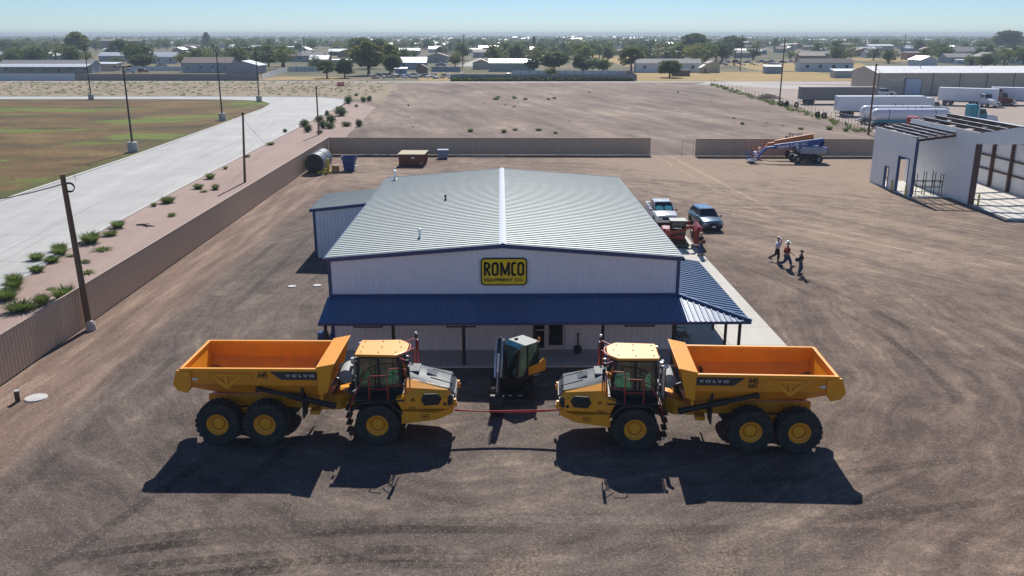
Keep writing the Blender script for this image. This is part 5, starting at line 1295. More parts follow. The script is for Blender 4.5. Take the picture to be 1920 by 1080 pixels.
wood_pole("grey wooden pole beside the gravel strip, halfway along the left fence", -29.3, 98.8, 7.9, .15, (.45, 0))
wood_pole("wooden pole at the far corner of the left fence among round shrubs", -30.6, 147.4, 7.9, .15, (.05, 0))
wood_pole("tall dark wooden pole behind the unfinished white building", 62.0, 146.2, 11.6, .17, (.0, 0))
wood_pole("tall dark wooden pole with cross arm at the chain link fence", 67.3, 211.7, 15.4, .18, (0.1, 0), 1)
def wire(label, A, B, sag, r=.02, name="power_cable"):
    A, B = Vector(A), Vector(B); mb = MB()
    pts = [A.lerp(B, k / 20) - Vector((0, 0, sag * 4 * (k / 20) * (1 - k / 20))) for k in range(21)]
    o = mb.tube(pts, r, 5).build(name, BLKM); return tag(o, label, "cable")
wire("sagging cable running left from the nearest wooden pole over the road", (-23.9, 47.3, 8.45), (-48.0, 61.0, 5.9), 1.2, .03)
wire("thin guy cable from the grey pole down to the gravel strip", (-28.9, 98.8, 7.3), (-35.3, 132.5, 0.03), .25, .018)
o = wire("pale service cable from the tall dark pole towards the tan warehouse", (62.0, 146.2, 11.0), (113.0, 245.2, 5.4), 1.8, .035); o.data.materials[0] = GREYP
o = wire("pale cable slung low along the chain link fence to the tall dark pole", (62.0, 146.2, 3.0), (68.0, 185.0, 1.6), .5, .03); o.data.materials[0] = GREYP
def light_pole(label, x, y, h):
    t = thing("light_pole", label, "street light", (x, y, .02), 0, "parking light poles along the concrete road")
    mb = MB(); mb.lathe([(.70, 0), (.70, 1.36), (.64, 1.42), (.2, 1.43)], n=20); mb.build("concrete_base", CONC, t, smooth=True)
    mb = MB(); mb.tube([(0, 0, 1.42), (0, 0, h)], [.15, .09], 10); mb.build("shaft", DPOLE, t, smooth=True)
    mb = MB(); mb.tube([(-.75, 0, h - .05), (.75, 0, h - .05)], .045, 6); ar = mb.build("arm", DPOLE, t)
    for s in (-1, 1):
        mb = MB(); mb.box((s * .95, 0, h + .05), (.62, .42, .2), ry=s * R(-14)); mb.build("lamp_head", DPOLE, t, bevel=.05)
        mb = MB(); mb.box((s * .97, 0, h - .065), (.48, .32, .02), ry=s * R(-14)); mb.build("lens", LAMP, ar)
    return t
light_pole("tall twin head light pole on a concrete base, nearest one on the lawn", -52.9, 125.7, 11.9)
light_pole("tall twin head light pole on a concrete base, second one along the road", -54.6, 173.0, 12.7)
light_pole("twin head light pole on a concrete base at the bend of the concrete road", -60.6, 222.5, 13.2)
light_pole("twin head light pole on a concrete base at the far left of the road", -105.5, 229.0, 13.4)

# ------------------------------------------------------------------ things standing about the yard
def manhole(label, x, y, r, h=.05):
    mb = MB(); mb.lathe([(r * 1.05, 0), (r, h), (r * .86, h + .01), (r * .84, h), (r * .2, h + .004)], n=24)
    o = mb.build("manhole_cover", mat("lid_pale", (0.55, 0.53, 0.50), .7, var=.1, dirt=DUST, dirt_amt=.5), smooth=True); o.location = (x, y, .012); return tag(o, label, "manhole cover")
manhole("small round white lid left of the showroom, the farther from its wall", -14.06, 55.95, .27)
manhole("small round white lid left of the showroom, the nearer to its wall", -12.40, 56.15, .27)
manhole("large round pale cover by the left fence beside a short pipe", -21.7, 37.5, .48)
manhole("small white marker lid on the gravel at the lower left corner", -12.85, 23.1, .13, .03)
pp = thing("standpipe", "short dark standpipe with a pale cap beside the large round cover", "pipe", (-22.35, 37.15, .012))
mb = MB(); mb.lathe([(.11, 0), (.11, .5)], n=12); mb.build("pipe", mat("rusty_pipe", (0.10, 0.065, 0.045), .8, var=.3), pp, smooth=True)
mb = MB(); mb.lathe([(.125, .5), (.125, .54), (.03, .56)], n=12); mb.build("cap", CONC, pp)
TANKM = mat("tank_steel", (0.26, 0.28, 0.29), 0.55, 0.4, var=.15, bump=.15, bscale=6)
for lb, y0 in (("grey steel tank with black end lying by the fence corner, nearer one", 104.9), ("grey steel tank lying behind another one in the fence corner", 107.7)):
    t = thing("steel_tank", lb, "tank", (-22.55, y0, .012), 0, "steel tanks in the fence corner")
    mb = MB(); mb.lathe([(1.12, .0), (1.19, .04), (1.19, 2.5), (1.12, 2.55)], (0, 0, 1.24), 'y', 32, cap=False)
    for k in range(8): mb.lathe([(1.19, .2 + k * .3), (1.215, .24 + k * .3), (1.19, .28 + k * .3)], (0, 0, 1.24), 'y', 32, cap=False)
    mb.build("shell", TANKM, t, smooth=True)
    mb = MB(); mb.lathe([(1.12, .0), (.9, -.02), (.3, -.04), (.02, -.04)], (0, 0, 1.24), 'y', 32); mb.lathe([(1.12, 2.55), (.9, 2.57), (.02, 2.59)], (0, 0, 1.24), 'y', 32); mb.build("end_plate", BLKM, t, smooth=True)
    mb = MB()
    for y in (.4, 2.1): mb.prism([(-.9, 0), (.9, 0), (.62, .22), (-.62, .22)], y - .1, y + .1, 'y')
    mb.build("cradle", BLKM, t)
YST = mat("stand_yellow", (0.60, 0.46, 0.02), .5, var=.1)
t = thing("fork_frame", "yellow fork carriage stand with two uprights near the tanks", "stand", (-21.45, 105.3, .012), R(12))
mb = MB()
for x in (-.5, .5): mb.b2(x - .14, x + .14, .1, .35, .1, 1.75)
mb.build("upright", YST, t, bevel=.02)
mb = MB(); mb.b2(-.85, .75, -.35, .4, 0, .32); mb.b2(-.36, .36, .12, .3, .32, .6); mb.build("base", YST, t, bevel=.02)
mb = MB(); mb.b2(-.62, -.42, -1.0, -.35, .02, .09); mb.b2(.3, .5, -1.0, -.35, .02, .09); mb.tube([(.75, .2, .1), (1.1, .1, .6), (.8, .2, 1.3)], .025); mb.build("fork", BLKM, t)
CRATE = mat("crate_wood", (0.45, 0.30, 0.16), .8, var=.15, scale=6)
t = thing("wooden_crate", "small plain wooden crate between the yellow stand and blue hopper", "crate", (-20.25, 106.2, .012), R(5))
for k in range(5):
    mb = MB(); mb.b2(-.42, .42, -.37, -.35, .06 + k * .16, .20 + k * .16); mb.b2(-.42, .42, .35, .37, .06 + k * .16, .20 + k * .16); mb.b2(-.42, -.40, -.35, .35, .06 + k * .16, .20 + k * .16); mb.b2(.40, .42, -.35, .35, .06 + k * .16, .20 + k * .16); mb.build("board", CRATE, t)
mb = MB(); mb.b2(-.44, .44, -.39, .39, .86, .89); mb.b2(-.4, .4, -.35, .35, .02, .06); mb.b2(.45, 1.1, -.2, .2, 0, .05); mb.build("lid", CRATE, t)
HOPB = mat("hopper_blue", (0.012, 0.065, 0.25), .5, var=.12, dirt=DUST, dirt_amt=.3)
t = thing("blue_hopper", "blue steel dumping hopper with flared top near the back fence", "hopper", (-18.85, 107.8, .012)); t.scale = (.84, .84, .92)
rg = [[(-w, -d, z), (w, -d, z), (w + e, d, z), (-w, d, z)] for z, w, d, e in ((.12, .72, .55, 0), (.5, .74, .6, 0), (1.1, .8, .75, .1), (1.65, .95, .95, .15), (1.85, 1.0, 1.0, .15))]
mb = MB(); mb.loft(rg, cap=False); mb.add(rg[0], [(0, 1, 2, 3)]); mb.build("bin", HOPB, t)
mb = MB(); mb.tube([(-1.0, -1.0, 1.85), (1.0, -1.0, 1.85), (1.15, 1.0, 1.85), (-1.0, 1.0, 1.85), (-1.0, -1.0, 1.85)], .05, 5); mb.b2(-.7, -.5, -.6, .6, 0, .14); mb.b2(.5, .7, -.6, .6, 0, .14)
for z in (.55, 1.1): mb.b2(-.86, .86, -.83, -.74, z, z + .08)
mb.build("rim", HOPB, t)
mb = MB(); mb.b2(-.92, -.76, -.86, -.80, 1.15, 1.45); mb.b2(.9, 1.25, -.2, .2, .5, .62); mb.b2(.9, 1.15, -.1, .25, .95, 1.05); mb.build("sticker", DECW, t)
DUMR = mat("dumpster_red", (0.19, 0.045, 0.028), .65, var=.2, dirt=(.2, .12, .08), dirt_amt=.4); LIDT = mat("plywood_lid", (0.42, 0.36, 0.25), .8, var=.12, scale=1.5)
t = thing("waste_container", "rust red waste container covered by flat tan boards behind the showroom", "dumpster", (-11.35, 112.9, .012), R(-2))
rg = [[(-1.55, -1.9, .18), (1.55, -1.9, .18), (1.55, 1.9, .18), (-1.55, 1.9, .18)], [(-1.62, -2.0, 1.5), (1.62, -2.0, 1.5), (1.62, 2.0, 1.5), (-1.62, 2.0, 1.5)]]
mb = MB(); mb.loft(rg); mb.build("bin", DUMR, t, bevel=.02)
mb = MB()
for k in range(6):
    y = -1.6 + k * .64; mb.b2(1.56, 1.68, y - .05, y + .05, .2, 1.48); mb.b2(-1.68, -1.56, y - .05, y + .05, .2, 1.48)
for x in (-1.1, -.4, .4, 1.1): mb.b2(x - .05, x + .05, -2.05, -1.9, .2, 1.48)
mb.b2(-1.4, -1.2, -1.85, 1.85, 0, .19); mb.b2(1.2, 1.4, -1.85, 1.85, 0, .19); mb.build("rib", DUMR, t)
for k in range(4):
    x = -1.32 + k * .88; mb = MB(); mb.b2(x - .435, x + .435, -2.1, 2.1, 1.53, 1.57); mb.build("lid_board", LIDT, t)
mb = MB(); mb.b2(.0, .4, -2.06, -2.04, 1.0, 1.22); mb.b2(1.1, 1.4, -2.06, -2.04, .35, .45); mb.build("sticker", DECW, t)
t = thing("plastic_bin", "blue grey plastic bulk bin standing at the foot of the back fence", "bin", (-7.85, 118.4, .012), R(3))
mb = MB(); mb.loft([[(-.6, -.5, .12), (.6, -.5, .12), (.6, .5, .12), (-.6, .5, .12)], [(-.72, -.6, 1.15), (.72, -.6, 1.15), (.72, .6, 1.15), (-.72, .6, 1.15)]]); mb.build("tub", mat("bin_blue_grey", (0.20, 0.27, 0.36), .5), t, bevel=.04)
mb = MB(); mb.b2(-.76, .76, -.64, .64, 1.13, 1.22); mb.b2(-.6, -.3, -.5, .5, 0, .13); mb.b2(.3, .6, -.5, .5, 0, .13); mb.build("rim", HOPB, t, bevel=.02)
for k, (x, y, a, L) in enumerate(((-4.2, 119.6, 2, 4.2), (-1.8, 119.9, -3, 5.0))):
    t = thing("plank_stack", ("pale planks on the ground by the back fence, left of the pair", "pale planks on the ground by the back fence, right of the pair")[k], "lumber", (x, y, .012), R(a), "plank stacks by the back fence")
    for j in range(3):
        mb = MB(); mb.b2(-L / 2 + .2 * j, L / 2 - .15 * j, -.3 + .2 * j, -.12 + .2 * j, .0, .09); mb.build("plank", (CONC, CRATE, DECW)[j], t)
t = thing("driftwood", "dark fallen branch lying on the pink gravel strip", "branch", (-31.5, 75.3, .014), R(-20))
mb = MB(); mb.tube([(-.9, 0, .06), (-.3, .12, .1), (.3, -.05, .08), (1.0, .1, .05)], [.05, .08, .07, .03], 6); mb.tube([(-.2, .1, .1), (.1, .45, .16)], [.05, .02], 5); mb.tube([(.3, -.05, .08), (.6, -.35, .1)], [.04, .02], 5); mb.build("limb", mat("dead_wood", (.05, .035, .028), .9), t)
# forklift behind the right fence
t = thing("forklift", "dusty forklift with roll bar showing above the right back fence", "forklift", (41.9, 123.6, .004), R(180))
mb = MB(); mb.b2(-1.2, 1.0, -.6, .6, .35, 1.2); mb.prism([(-1.4, .4), (-.5, .4), (-.5, 1.6), (-1.3, 1.45)], -.6, .6, 'y'); mb.build("chassis", mat("forklift_cream", (.45, .38, .25), .6, dirt=DUST, dirt_amt=.4), t, bevel=.05)
mb = MB()
for x in (-.75, .55):
    for y in (-.55, .55): mb.b2(x - .05, x + .05, y - .05, y + .05, 1.2, 2.75)
mb.b2(-.85, .65, -.62, .62, 2.72, 2.80); mb.b2(1.05, 1.2, -.4, -.28, .1, 2.4); mb.b2(1.05, 1.2, .28, .4, .1, 2.4); mb.b2(1.2, 2.2, -.35, -.22, .06, .12); mb.b2(1.2, 2.2, .22, .35, .06, .12); mb.build("roll_bar", BLKM, t)
for x in (-.85, .7):
    for s in (-1, 1): w = link("wheel", PRM, t, (x, s * .6, .41), 0 if s > 0 else PI); link("tyre", PTY, w)
mb = MB(); mb.b2(-.55, .0, -.25, .25, 1.2, 1.4); mb.b2(-.62, -.5, -.25, .25, 1.4, 1.95); mb.build("seat", SEAT, t)
# red sign by the road
t = thing("road_sign", "small red sign with white arrow on a post at the road bend", "sign", (-47.0, 262.0, .016))
mb = MB(); mb.b2(-.06, .06, -.04, .04, 0, 2.2); mb.build("post", STEEL, t)
mb = MB(); mb.b2(-1.05, 1.05, -.09, -.05, 1.55, 2.75); bd = mb.build("board", mat("sign_red", (.42, .02, .025), .5), t)
mb = MB(); mb.prism([(-.9, 2.15), (-.7, 2.35), (-.7, 2.22), (-.5, 2.22), (-.5, 2.08), (-.7, 2.08), (-.7, 1.95)], -.10, -.091, 'y')
for z, a, b in ((2.40, -.35, .9), (2.05, -.35, .8)):
    x = a
    rnd = random.Random(int(z * 100))
    while x < b - .1: w = rnd.uniform(.07, .13); mb.b2(x, x + w, -.10, -.091, z - .09, z + .09); x += w + .05
mb.build("lettering", DECW, bd)

# ------------------------------------------------------------------ plants
def leaf_mat(name, c1, c2, tr=0.3):
    m = bpy.data.materials.new(name); m.use_nodes = True; N = m.node_tree.nodes; L = m.node_tree.links
    b = N["Principled BSDF"]; b.inputs["Roughness"].default_value = .75; b.inputs["Specular IOR Level"].default_value = .2
    oi = N.new("ShaderNodeObjectInfo"); g = N.new("ShaderNodeNewGeometry")
    nz = N.new("ShaderNodeTexNoise"); nz.inputs["Scale"].default_value = .55; nz.inputs["Detail"].default_value = 3; L.new(g.outputs["Position"], nz.inputs["Vector"])
    mx = N.new("ShaderNodeMix"); mx.data_type = 'RGBA'; mx.inputs[6].default_value = tuple(c1) + (1,); mx.inputs[7].default_value = tuple(c2) + (1,)
    ad = N.new("ShaderNodeMath"); ad.operation = 'MULTIPLY_ADD'; ad.inputs[1].default_value = .75; L.new(oi.outputs["Random"], ad.inputs[0])
    sb = N.new("ShaderNodeMath"); sb.operation = 'SUBTRACT'; sb.inputs[1].default_value = .35; L.new(nz.outputs[0], sb.inputs[0]); L.new(sb.outputs[0], ad.inputs[2])
    L.new(ad.outputs[0], mx.inputs[0]); L.new(mx.outputs[2], b.inputs["Base Color"])
    t = N.new("ShaderNodeBsdfTranslucent"); L.new(mx.outputs[2], t.inputs[0]); ms = N.new("ShaderNodeMixShader"); ms.inputs[0].default_value = tr
    L.new(b.outputs[0], ms.inputs[1]); L.new(t.outputs[0], ms.inputs[2]); L.new(ms.outputs[0], N["Material Output"].inputs[0])
    return m
LEAF = leaf_mat("leaf_green", (.090, .130, .045), (.165, .215, .066), .5); LEAFO = leaf_mat("leaf_olive", (.15, .18, .05), (.25, .255, .08), .5); LEAFD = leaf_mat("leaf_dark", (.080, .120, .052), (.140, .190, .074), .55)
WEED = leaf_mat("weed_green", (.110, .165, .035), (.190, .250, .065), .45); SHRUB = leaf_mat("shrub_green", (.085, .130, .050), (.140, .195, .075), .4)
def cloud(mb, c, rad, n, size, rnd, shell=.55):
    for _ in range(n):
        while True:
            v = Vector((rnd.uniform(-1, 1), rnd.uniform(-1, 1), rnd.uniform(-1, 1)))
            if shell < v.length < 1: break
        p = Vector((c[0] + v.x * rad[0], c[1] + v.y * rad[1], c[2] + v.z * rad[2]))
        a = Vector((rnd.gauss(0, 1), rnd.gauss(0, 1), rnd.gauss(0, .7))).normalized(); b = a.cross(Vector((rnd.gauss(0, 1), rnd.gauss(0, 1), rnd.gauss(0, 1)))).normalized()
        s = size * rnd.uniform(.6, 1.3); mb.add([p - a * s, p - b * s * .7, p + a * s, p + b * s * .7], [(0, 1, 2, 3)])
def tuft(mb, c, r, h, n, rnd, w=.02):
    for _ in range(n):
        a = rnd.uniform(0, 2 * PI); q = r * math.sqrt(rnd.random()); b = Vector((c[0] + q * math.cos(a) * .5, c[1] + q * math.sin(a) * .5, c[2])); hh = h * rnd.uniform(.5, 1.1); lean = Vector((math.cos(a), math.sin(a), 0)) * q * rnd.uniform(.5, 1.3)
        sd = Vector((-math.sin(a), math.cos(a), 0)) * w * rnd.uniform(.7, 1.8); m_ = b + lean * .5 + Vector((0, 0, hh * .65)); e = b + lean + Vector((0, 0, hh))
        mb.add([b - sd, b + sd, m_ + sd * 1.4, m_ - sd * 1.4, e], [(0, 1, 2, 3), (3, 2, 4)])
protos = {}
NTH = ("first second third fourth fifth sixth seventh eighth ninth tenth eleventh twelfth thirteenth fourteenth fifteenth sixteenth seventeenth eighteenth nineteenth twentieth twenty-first twenty-second twenty-third twenty-fourth twenty-fifth").split()
def nth(lst): return [(NTH[i],) + q for i, q in enumerate(sorted(lst, key=lambda q: q[1]))]
def plant_proto(kind, seed):
    rnd = random.Random(seed); mb = MB(); k = kind
    if k == "shrub":
        for _ in range(7): cloud(mb, (rnd.uniform(-.45, .45), rnd.uniform(-.45, .45), .55 + rnd.uniform(-.15, .25)), (.55, .55, .5), 90, .085, rnd, .3)
        cloud(mb, (0, 0, .35), (.85, .85, .35), 160, .08, rnd, .4); tuft(mb, (0, 0, 0), .5, 1.0, 60, rnd, .02)
    elif k == "weed":
        tuft(mb, (0, 0, 0), .75, .62, 420, rnd, .011)
        for _ in range(4): cloud(mb, (rnd.uniform(-.5, .5), rnd.uniform(-.5, .5), .3), (.4, .4, .22), 110, .035, rnd, .1)
    else:
        tuft(mb, (0, 0, 0), .7, .28, 120, rnd, .02); cloud(mb, (0, 0, .1), (.8, .7, .12), 70, .06, rnd, .0)
    return mb.mesh(kind, SHRUB if k == "shrub" else WEED, recalc=False)
for k in ("shrub", "weed", "tuft"): protos[k] = [plant_proto(k, 10 + j) for j in range(3)]
def plant(kind, name, label, group, x, y, s, z=.014, rnd=random.Random(77)):
    o = link(name, protos[kind][rnd.randrange(3)], None, (x, y, z), rnd.uniform(0, 6.28)); s *= .82; o.scale = (s * rnd.uniform(.7, 1.25), s * rnd.uniform(.7, 1.25), s * rnd.uniform(.7, 1.25))
    return tag(o, label, "weed" if kind != "shrub" else "shrub", group)
for w, x, y, s in nth(((-36.0, 161, 1.25), (-33.5, 152, 1.1), (-35.3, 171, 1.5), (-32.1, 158.6, 1.35), (-30.6, 157.4, 1.2), (-32.2, 167.4, 1.35), (-33.1, 183.5, 1.9), (-36.3, 184, 1.0), (-28.3, 161.4, 1.2), (-26.0, 161, 1.2), (-37.4, 216.5, 1.6), (-34.2, 221, 1.3), (-33.2, 224, 1.4), (-30.9, 149.5, .8), (-37.2, 151.5, .6), (-39.5, 243, .9), (-33.5, 205.5, .6))):
    plant("shrub", "round_shrub", "round dark green shrub by the concrete road, %s counting from the camera" % w, "round shrubs by the concrete road", x, y, s)
for w, x, y, s in nth(((-31.2, 94.2, 1.0), (-33.2, 94.6, 1.0), (-34.1, 101.5, 1.0), (-33.5, 86.4, 1.15), (-34.2, 84.5, .6), (-33.6, 74.7, 1.0), (-33.4, 69.0, 1.45), (-32.9, 71.6, .9), (-34.6, 66.3, .9), (-34.9, 63.4, .9), (-33.4, 62.7, .9), (-33.1, 60.0, .8), (-32.6, 55.9, 1.2), (-33.2, 57.2, 1.1), (-31.6, 53.4, 1.2), (-28.0, 53.4, 1.3), (-29.4, 50.9, 1.4), (-28.8, 52.2, 1.1), (-33.9, 65, 1.0), (-34.6, 109, .6), (-35.0, 120, .8), (-35.2, 133.6, .9), (-32.3, 47.5, 1.2), (-31.9, 45.5, 1.1))):
    plant("weed", "weed_clump", "ragged green weed clump by the road kerb, %s counting from the camera" % w, "weed clumps along the kerb", x, y, s)
for w, x, y, s in nth(((-30.7, 79.7, 1.0), (-31.3, 66.3, 1.0), (-30.9, 62.6, .8), (-29.3, 59.5, .7), (-31.9, 92.5, .8), (-32.8, 64.5, .7), (-29.9, 55.5, .5), (-27.6, 60.0, .5))):
    plant("tuft", "low_weed", "flat low green weed on the pink gravel, %s counting from the camera" % w, "low weeds on the gravel strip", x, y, s)
rnd = random.Random(5)
for x, y, s in [(-5.2, 152, 1.0), (0.6, 150.5, 1.1), (2.6, 154, .9), (6.7, 153.6, 1.0), (9.4, 149, .7), (-1.1, 228.5, 1.2), (6.5, 228.4, 1.2), (3.8, 232.3, 1.2), (-.5, 236, 1.0), (3.6, 236.5, .8), (12.5, 229, 1.0), (14.2, 232, .9), (-16, 160, .5), (-4, 216, .5), (-10.3, 213, .4), (3.2, 205, .6), (58.5, 154.7, 1.2), (60.4, 152, .9), (53.5, 155, .7), (45.5, 164, .7), (51.0, 167, .5), (48.6, 160, .4), (47, 176, .6)] + [(rnd.uniform(-24, 56), rnd.uniform(128, 300), rnd.uniform(.25, .7)) for _ in range(26)]:
    plant("tuft" if s < .6 else "weed", "lot_weed", "small green weed standing on the bare dirt lot behind the back fence", "weeds on the dirt lot", x, y, s, .004)
rnd = random.Random(8); mb = MB()
for _ in range(1700):
    x, y = rnd.uniform(-300, -36), rnd.uniform(244, 318)
    tuft(mb, (x, y, .016), rnd.uniform(.4, 1.3), rnd.uniform(.12, .35), 7, rnd, .07)
for _ in range(260):
    x = rnd.uniform(-17, 48); tuft(mb, (x, rnd.uniform(319, 320.2), .03), .9, rnd.uniform(.7, 1.7), 16, rnd, .07)
for _ in range(120):
    u = rnd.random(); tuft(mb, (lerp(63, 71.5, u) + rnd.uniform(-1.5, 1.5), lerp(150, 300, u), .01), .8, rnd.uniform(.3, .8), 12, rnd, .05)
for _ in range(60): tuft(mb, (rnd.uniform(-24, 21), 122.5 + rnd.uniform(0, .4), .01), .4, rnd.uniform(.1, .3), 8, rnd, .03)
tag(mb.build("verge_weeds", WEED, recalc=False), "scattered weeds on the verge and along the far fence lines", "weeds", kind="stuff")

# ------------------------------------------------------------------ unfinished steel building on the right
PRIM = mat("red_oxide_steel", (0.085, 0.040, 0.034), 0.6, var=.2)
LINER = mat("liner_panel", (0.76, 0.78, 0.80), .5, var=.05)
cbd = thing("unfinished_building", "white metal building under construction with bare roof purlins on the right", "building", (0, 0, 0))
X0, X1, X2, YA, YM, YZ = 42.4, 46.3, 54.3, 83.7, 88.1, 98.2
def P_(name, m, *b): mb = MB(); mb.b2(*b); return mb.build(name, m, cbd)
P_("slab", M_SLAB, X0 - .05, X1 + .1, YM - .3, YZ, -.05, .12); P_("slab", M_SLAB, X1 + .11, 58.0, 76.3, YZ, -.05, .12)
# left wall of the low wing, with door and window openings
def wallx(x, y0, y1, z0, z1, m=WALLW, s=-1): panel_run(cbd, "wall_panel", m, y0, y1, .9, lambda a, u: (x, a, z0 + (z1 - z0) * u), (s, 0, 0), pitch=.3, h=.03)
wallx(X0, YM, 89.1, .12, 6.1); wallx(X0, 89.1, 91.6, 3.9, 6.18); wallx(X0, 91.6, 93.6, .12, 6.22); wallx(X0, 93.6, 94.6, 2.4, 6.26); wallx(X0, 94.6, YZ, .12, 6.3)
for y0, y1, z in ((89.1, 91.6, 3.9), (93.6, 94.6, 2.4)):
    mb = MB()
    for q in ((y0 - .06, y0 + .04, .12, z), (y1 - .04, y1 + .06, .12, z), (y0 + .04, y1 - .04, z - .08, z + .02)): mb.b2(X0 - .06, X0 + .22, q[0], q[1], q[2], q[3])
    mb.build("door_frame", NAVY, cbd)
mb = MB(); mb.b2(X0 + .02, X0 + .06, 93.64, 94.56, 1.1, 1.2); mb.build("door_rail", NAVY, cbd)
# tall wall between the wings, right wall, back wall, header of the big opening
wallx(X1, YA, YZ, .12, 7.0); wallx(X1 + .10, YA + .2, YZ, .12, 6.9, LINER, 1)
panel_run(cbd, "wall_panel", LINER, YA, YZ, .9, lambda a, u: (X2, a, .12 + 6.9 * u), (-1, 0, 0), pitch=.3, h=.03)
panel_run(cbd, "wall_panel", WALLW, YA, YZ, .9, lambda a, u: (X2 + .05, a, .12 + 6.9 * u), (1, 0, 0), pitch=.3, h=.03)
zt_ = lambda x: 7.08 + .62 * (1 - abs(x - 50.3) / 4.0)
panel_run(cbd, "wall_panel", WALLW, X1 - .03, X2 + .05, .9, lambda a, u: (a, YA - .02, 6.05 + (zt_(a) - 6.05) * u), (0, -1, 0), pitch=.3, h=.03)
P_("door_column", PRIM, X1 - .06, X1 + .42, YA - .10, YA + .22, .12, 6.05); P_("door_column", PRIM, X2 - .4, X2 + .06, YA - .10, YA + .22, .12, 6.05)
P_("corner_trim", NAVY, X0 - .05, X0 + .14, YM - .14, YM - .02, .12, 6.05)
# frames: columns, girts, purlins, rafters
for y in (87.2, 90.8, 94.4, 97.9):
    mb = MB(); mb.b2(X2 - .38, X2 - .05, y - .11, y + .11, .12, 6.7); mb.build("column", PRIM, cbd)
for z in (1.9, 3.4, 5.4):
    mb = MB(); mb.b2(X2 - .18, X2 - .045, YA + .25, YZ - .05, z - .09, z + .09); mb.build("girt", PRIM, cbd)
for k in range(7):
    x = X1 + .12 + k * (X2 - X1 - .24) / 6; z = zt_(x)
    mb = MB(); mb.b2(x - .05, x + .05, YA + .06, YZ - .03, z - .16, z + .05); p = mb.build("purlin", PRIM, cbd)
    mb = MB(); mb.b2(x - .08, x + .08, YA + .06, YZ - .03, z + .053, z + .07); mb.build("flange", RIDGEW, p)
for y in (87.2, 90.8, 94.4, 97.9):
    mb = MB()
    for a, b in ((X1 + .1, 50.3), (50.3, X2 - .1)): mb.hexa([(a, y - .1, zt_(a) - .62), (b, y - .1, zt_(b) - .62), (b, y + .1, zt_(b) - .62), (a, y + .1, zt_(a) - .62), (a, y - .1, zt_(a) - .18), (b, y - .1, zt_(b) - .18), (b, y + .1, zt_(b) - .18), (a, y + .1, zt_(a) - .18)])
    mb.build("rafter", PRIM, cbd)
P_("eave_trim", RIDGEW, X1 - .07, X1 + .02, YA - .05, YZ, 7.0, 7.10)
zl = lambda x: 6.2 + .5 * (x - X0) / (X1 - X0)
for k in range(5):
    x = X0 + .08 + k * (X1 - X0 - .2) / 4
    mb = MB(); mb.b2(x - .05, x + .05, YM, YZ - .03, zl(x) - .14, zl(x) + .05); p = mb.build("purlin", PRIM, cbd)
    mb = MB(); mb.b2(x - .07, x + .07, YM, YZ - .03, zl(x) + .053, zl(x) + .07); mb.build("flange", RIDGEW, p)
for y in (YM - .04, 91.5, 94.8, YZ - .15):
    mb = MB(); mb.hexa([(X0, y - .07, zl(X0) - .42), (X1 - .04, y - .07, zl(X1) - .42), (X1 - .04, y + .07, zl(X1) - .42), (X0, y + .07, zl(X0) - .42), (X0, y - .07, zl(X0) - .15), (X1 - .04, y - .07, zl(X1) - .15), (X1 - .04, y + .07, zl(X1) - .15), (X0, y + .07, zl(X0) - .15)]); mb.build("rafter", PRIM, cbd)
P_("lintel_column", PRIM, X0 + .02, X0 + .24, YM - .12, YM + .1, .12, 5.9)
P_("eave_trim", RIDGEW, X0 - .10, X0 - .035, YM, YZ, 6.18, 6.30)
for x, y, z0 in ((42.15, 88.6, .012), (42.15, 91.9, .012), (46.75, 82.9, .12)):
    mb = MB(); mb.lathe([(.09, 0), (.09, 1.15), (.05, 1.22)], n=12); o = mb.build("bollard", YST, smooth=True); o.location = (x, y, z0)
    tag(o, {88.6: "yellow bollard at the near side of the low wing doorway", 91.9: "yellow bollard at the far side of the low wing doorway", 82.9: "yellow bollard by the column of the big opening"}[y], "bollard")
for yy in (82.3, 79.6):
    pass
rebase(cbd, (48.3, 91, 0))
sc = thing("pipe_rack", "black steel pipe rack standing in the open low wing", "rack", (44.6, 88.95, .12), R(-6))
mb = MB()
for x in (-1.3, -.4, .5, 1.3):
    for y in (-.35, .35): mb.tube([(x, y, 0), (x, y, 2.3 if abs(x) > 1 else 2.5)], .04, 6)
mb.build("upright", BLKM, sc)
mb = MB()
for z in (.9, 1.5):
    for y in (-.35, .35): mb.tube([(-1.3, y, z), (1.3, y, z)], .035, 6)
for x in (-1.3, -.4, .5, 1.3): mb.tube([(x, -.35, 1.5), (x, .35, 1.5)], .035, 6); mb.tube([(x, -.35, .9), (x, .35, 1.5)], .03, 6)
mb.build("cross_bar", BLKM, sc)

# ------------------------------------------------------------------ truck yard
TGREY = mat("trailer_grey", (0.26, 0.24, 0.23), .6, var=.1, dirt=(.12, .10, .09), dirt_amt=.5); TWHT = mat("trailer_white", (0.80, 0.82, 0.86), .45, var=.04, dirt=(.3, .26, .22), dirt_amt=.25, dirt_scale=.4)
TEAL = mat("tractor_teal", (0.02, 0.26, 0.34), .35); TRED = mat("tractor_red", (0.40, 0.02, 0.02), .35); TMAR = mat("tractor_maroon", (0.085, 0.012, 0.018), .4); TKW = mat("tank_white", (0.82, 0.82, 0.85), .35, .0, var=.04)
mbw = MB(); mbw.lathe([(.25, -.14), (.45, -.15), (.5, -.1), (.5, .1), (.45, .15), (.25, .14)], axis='y', n=18, cap=False); SEMIT = mbw.mesh("tyre", RUB, smooth=True)
mbw = MB(); mbw.lathe([(.27, -.05), (.27, .1), (.1, .15)], axis='y', n=14); SEMIR = mbw.mesh("wheel", GREYP)
def semi_wheels(t, xs, w=1.05):
    for x in xs:
        for s in (-1, 1): q = link("wheel", SEMIR, t, (x, s * w, .5), 0 if s > 0 else PI); link("tyre", SEMIT, q)
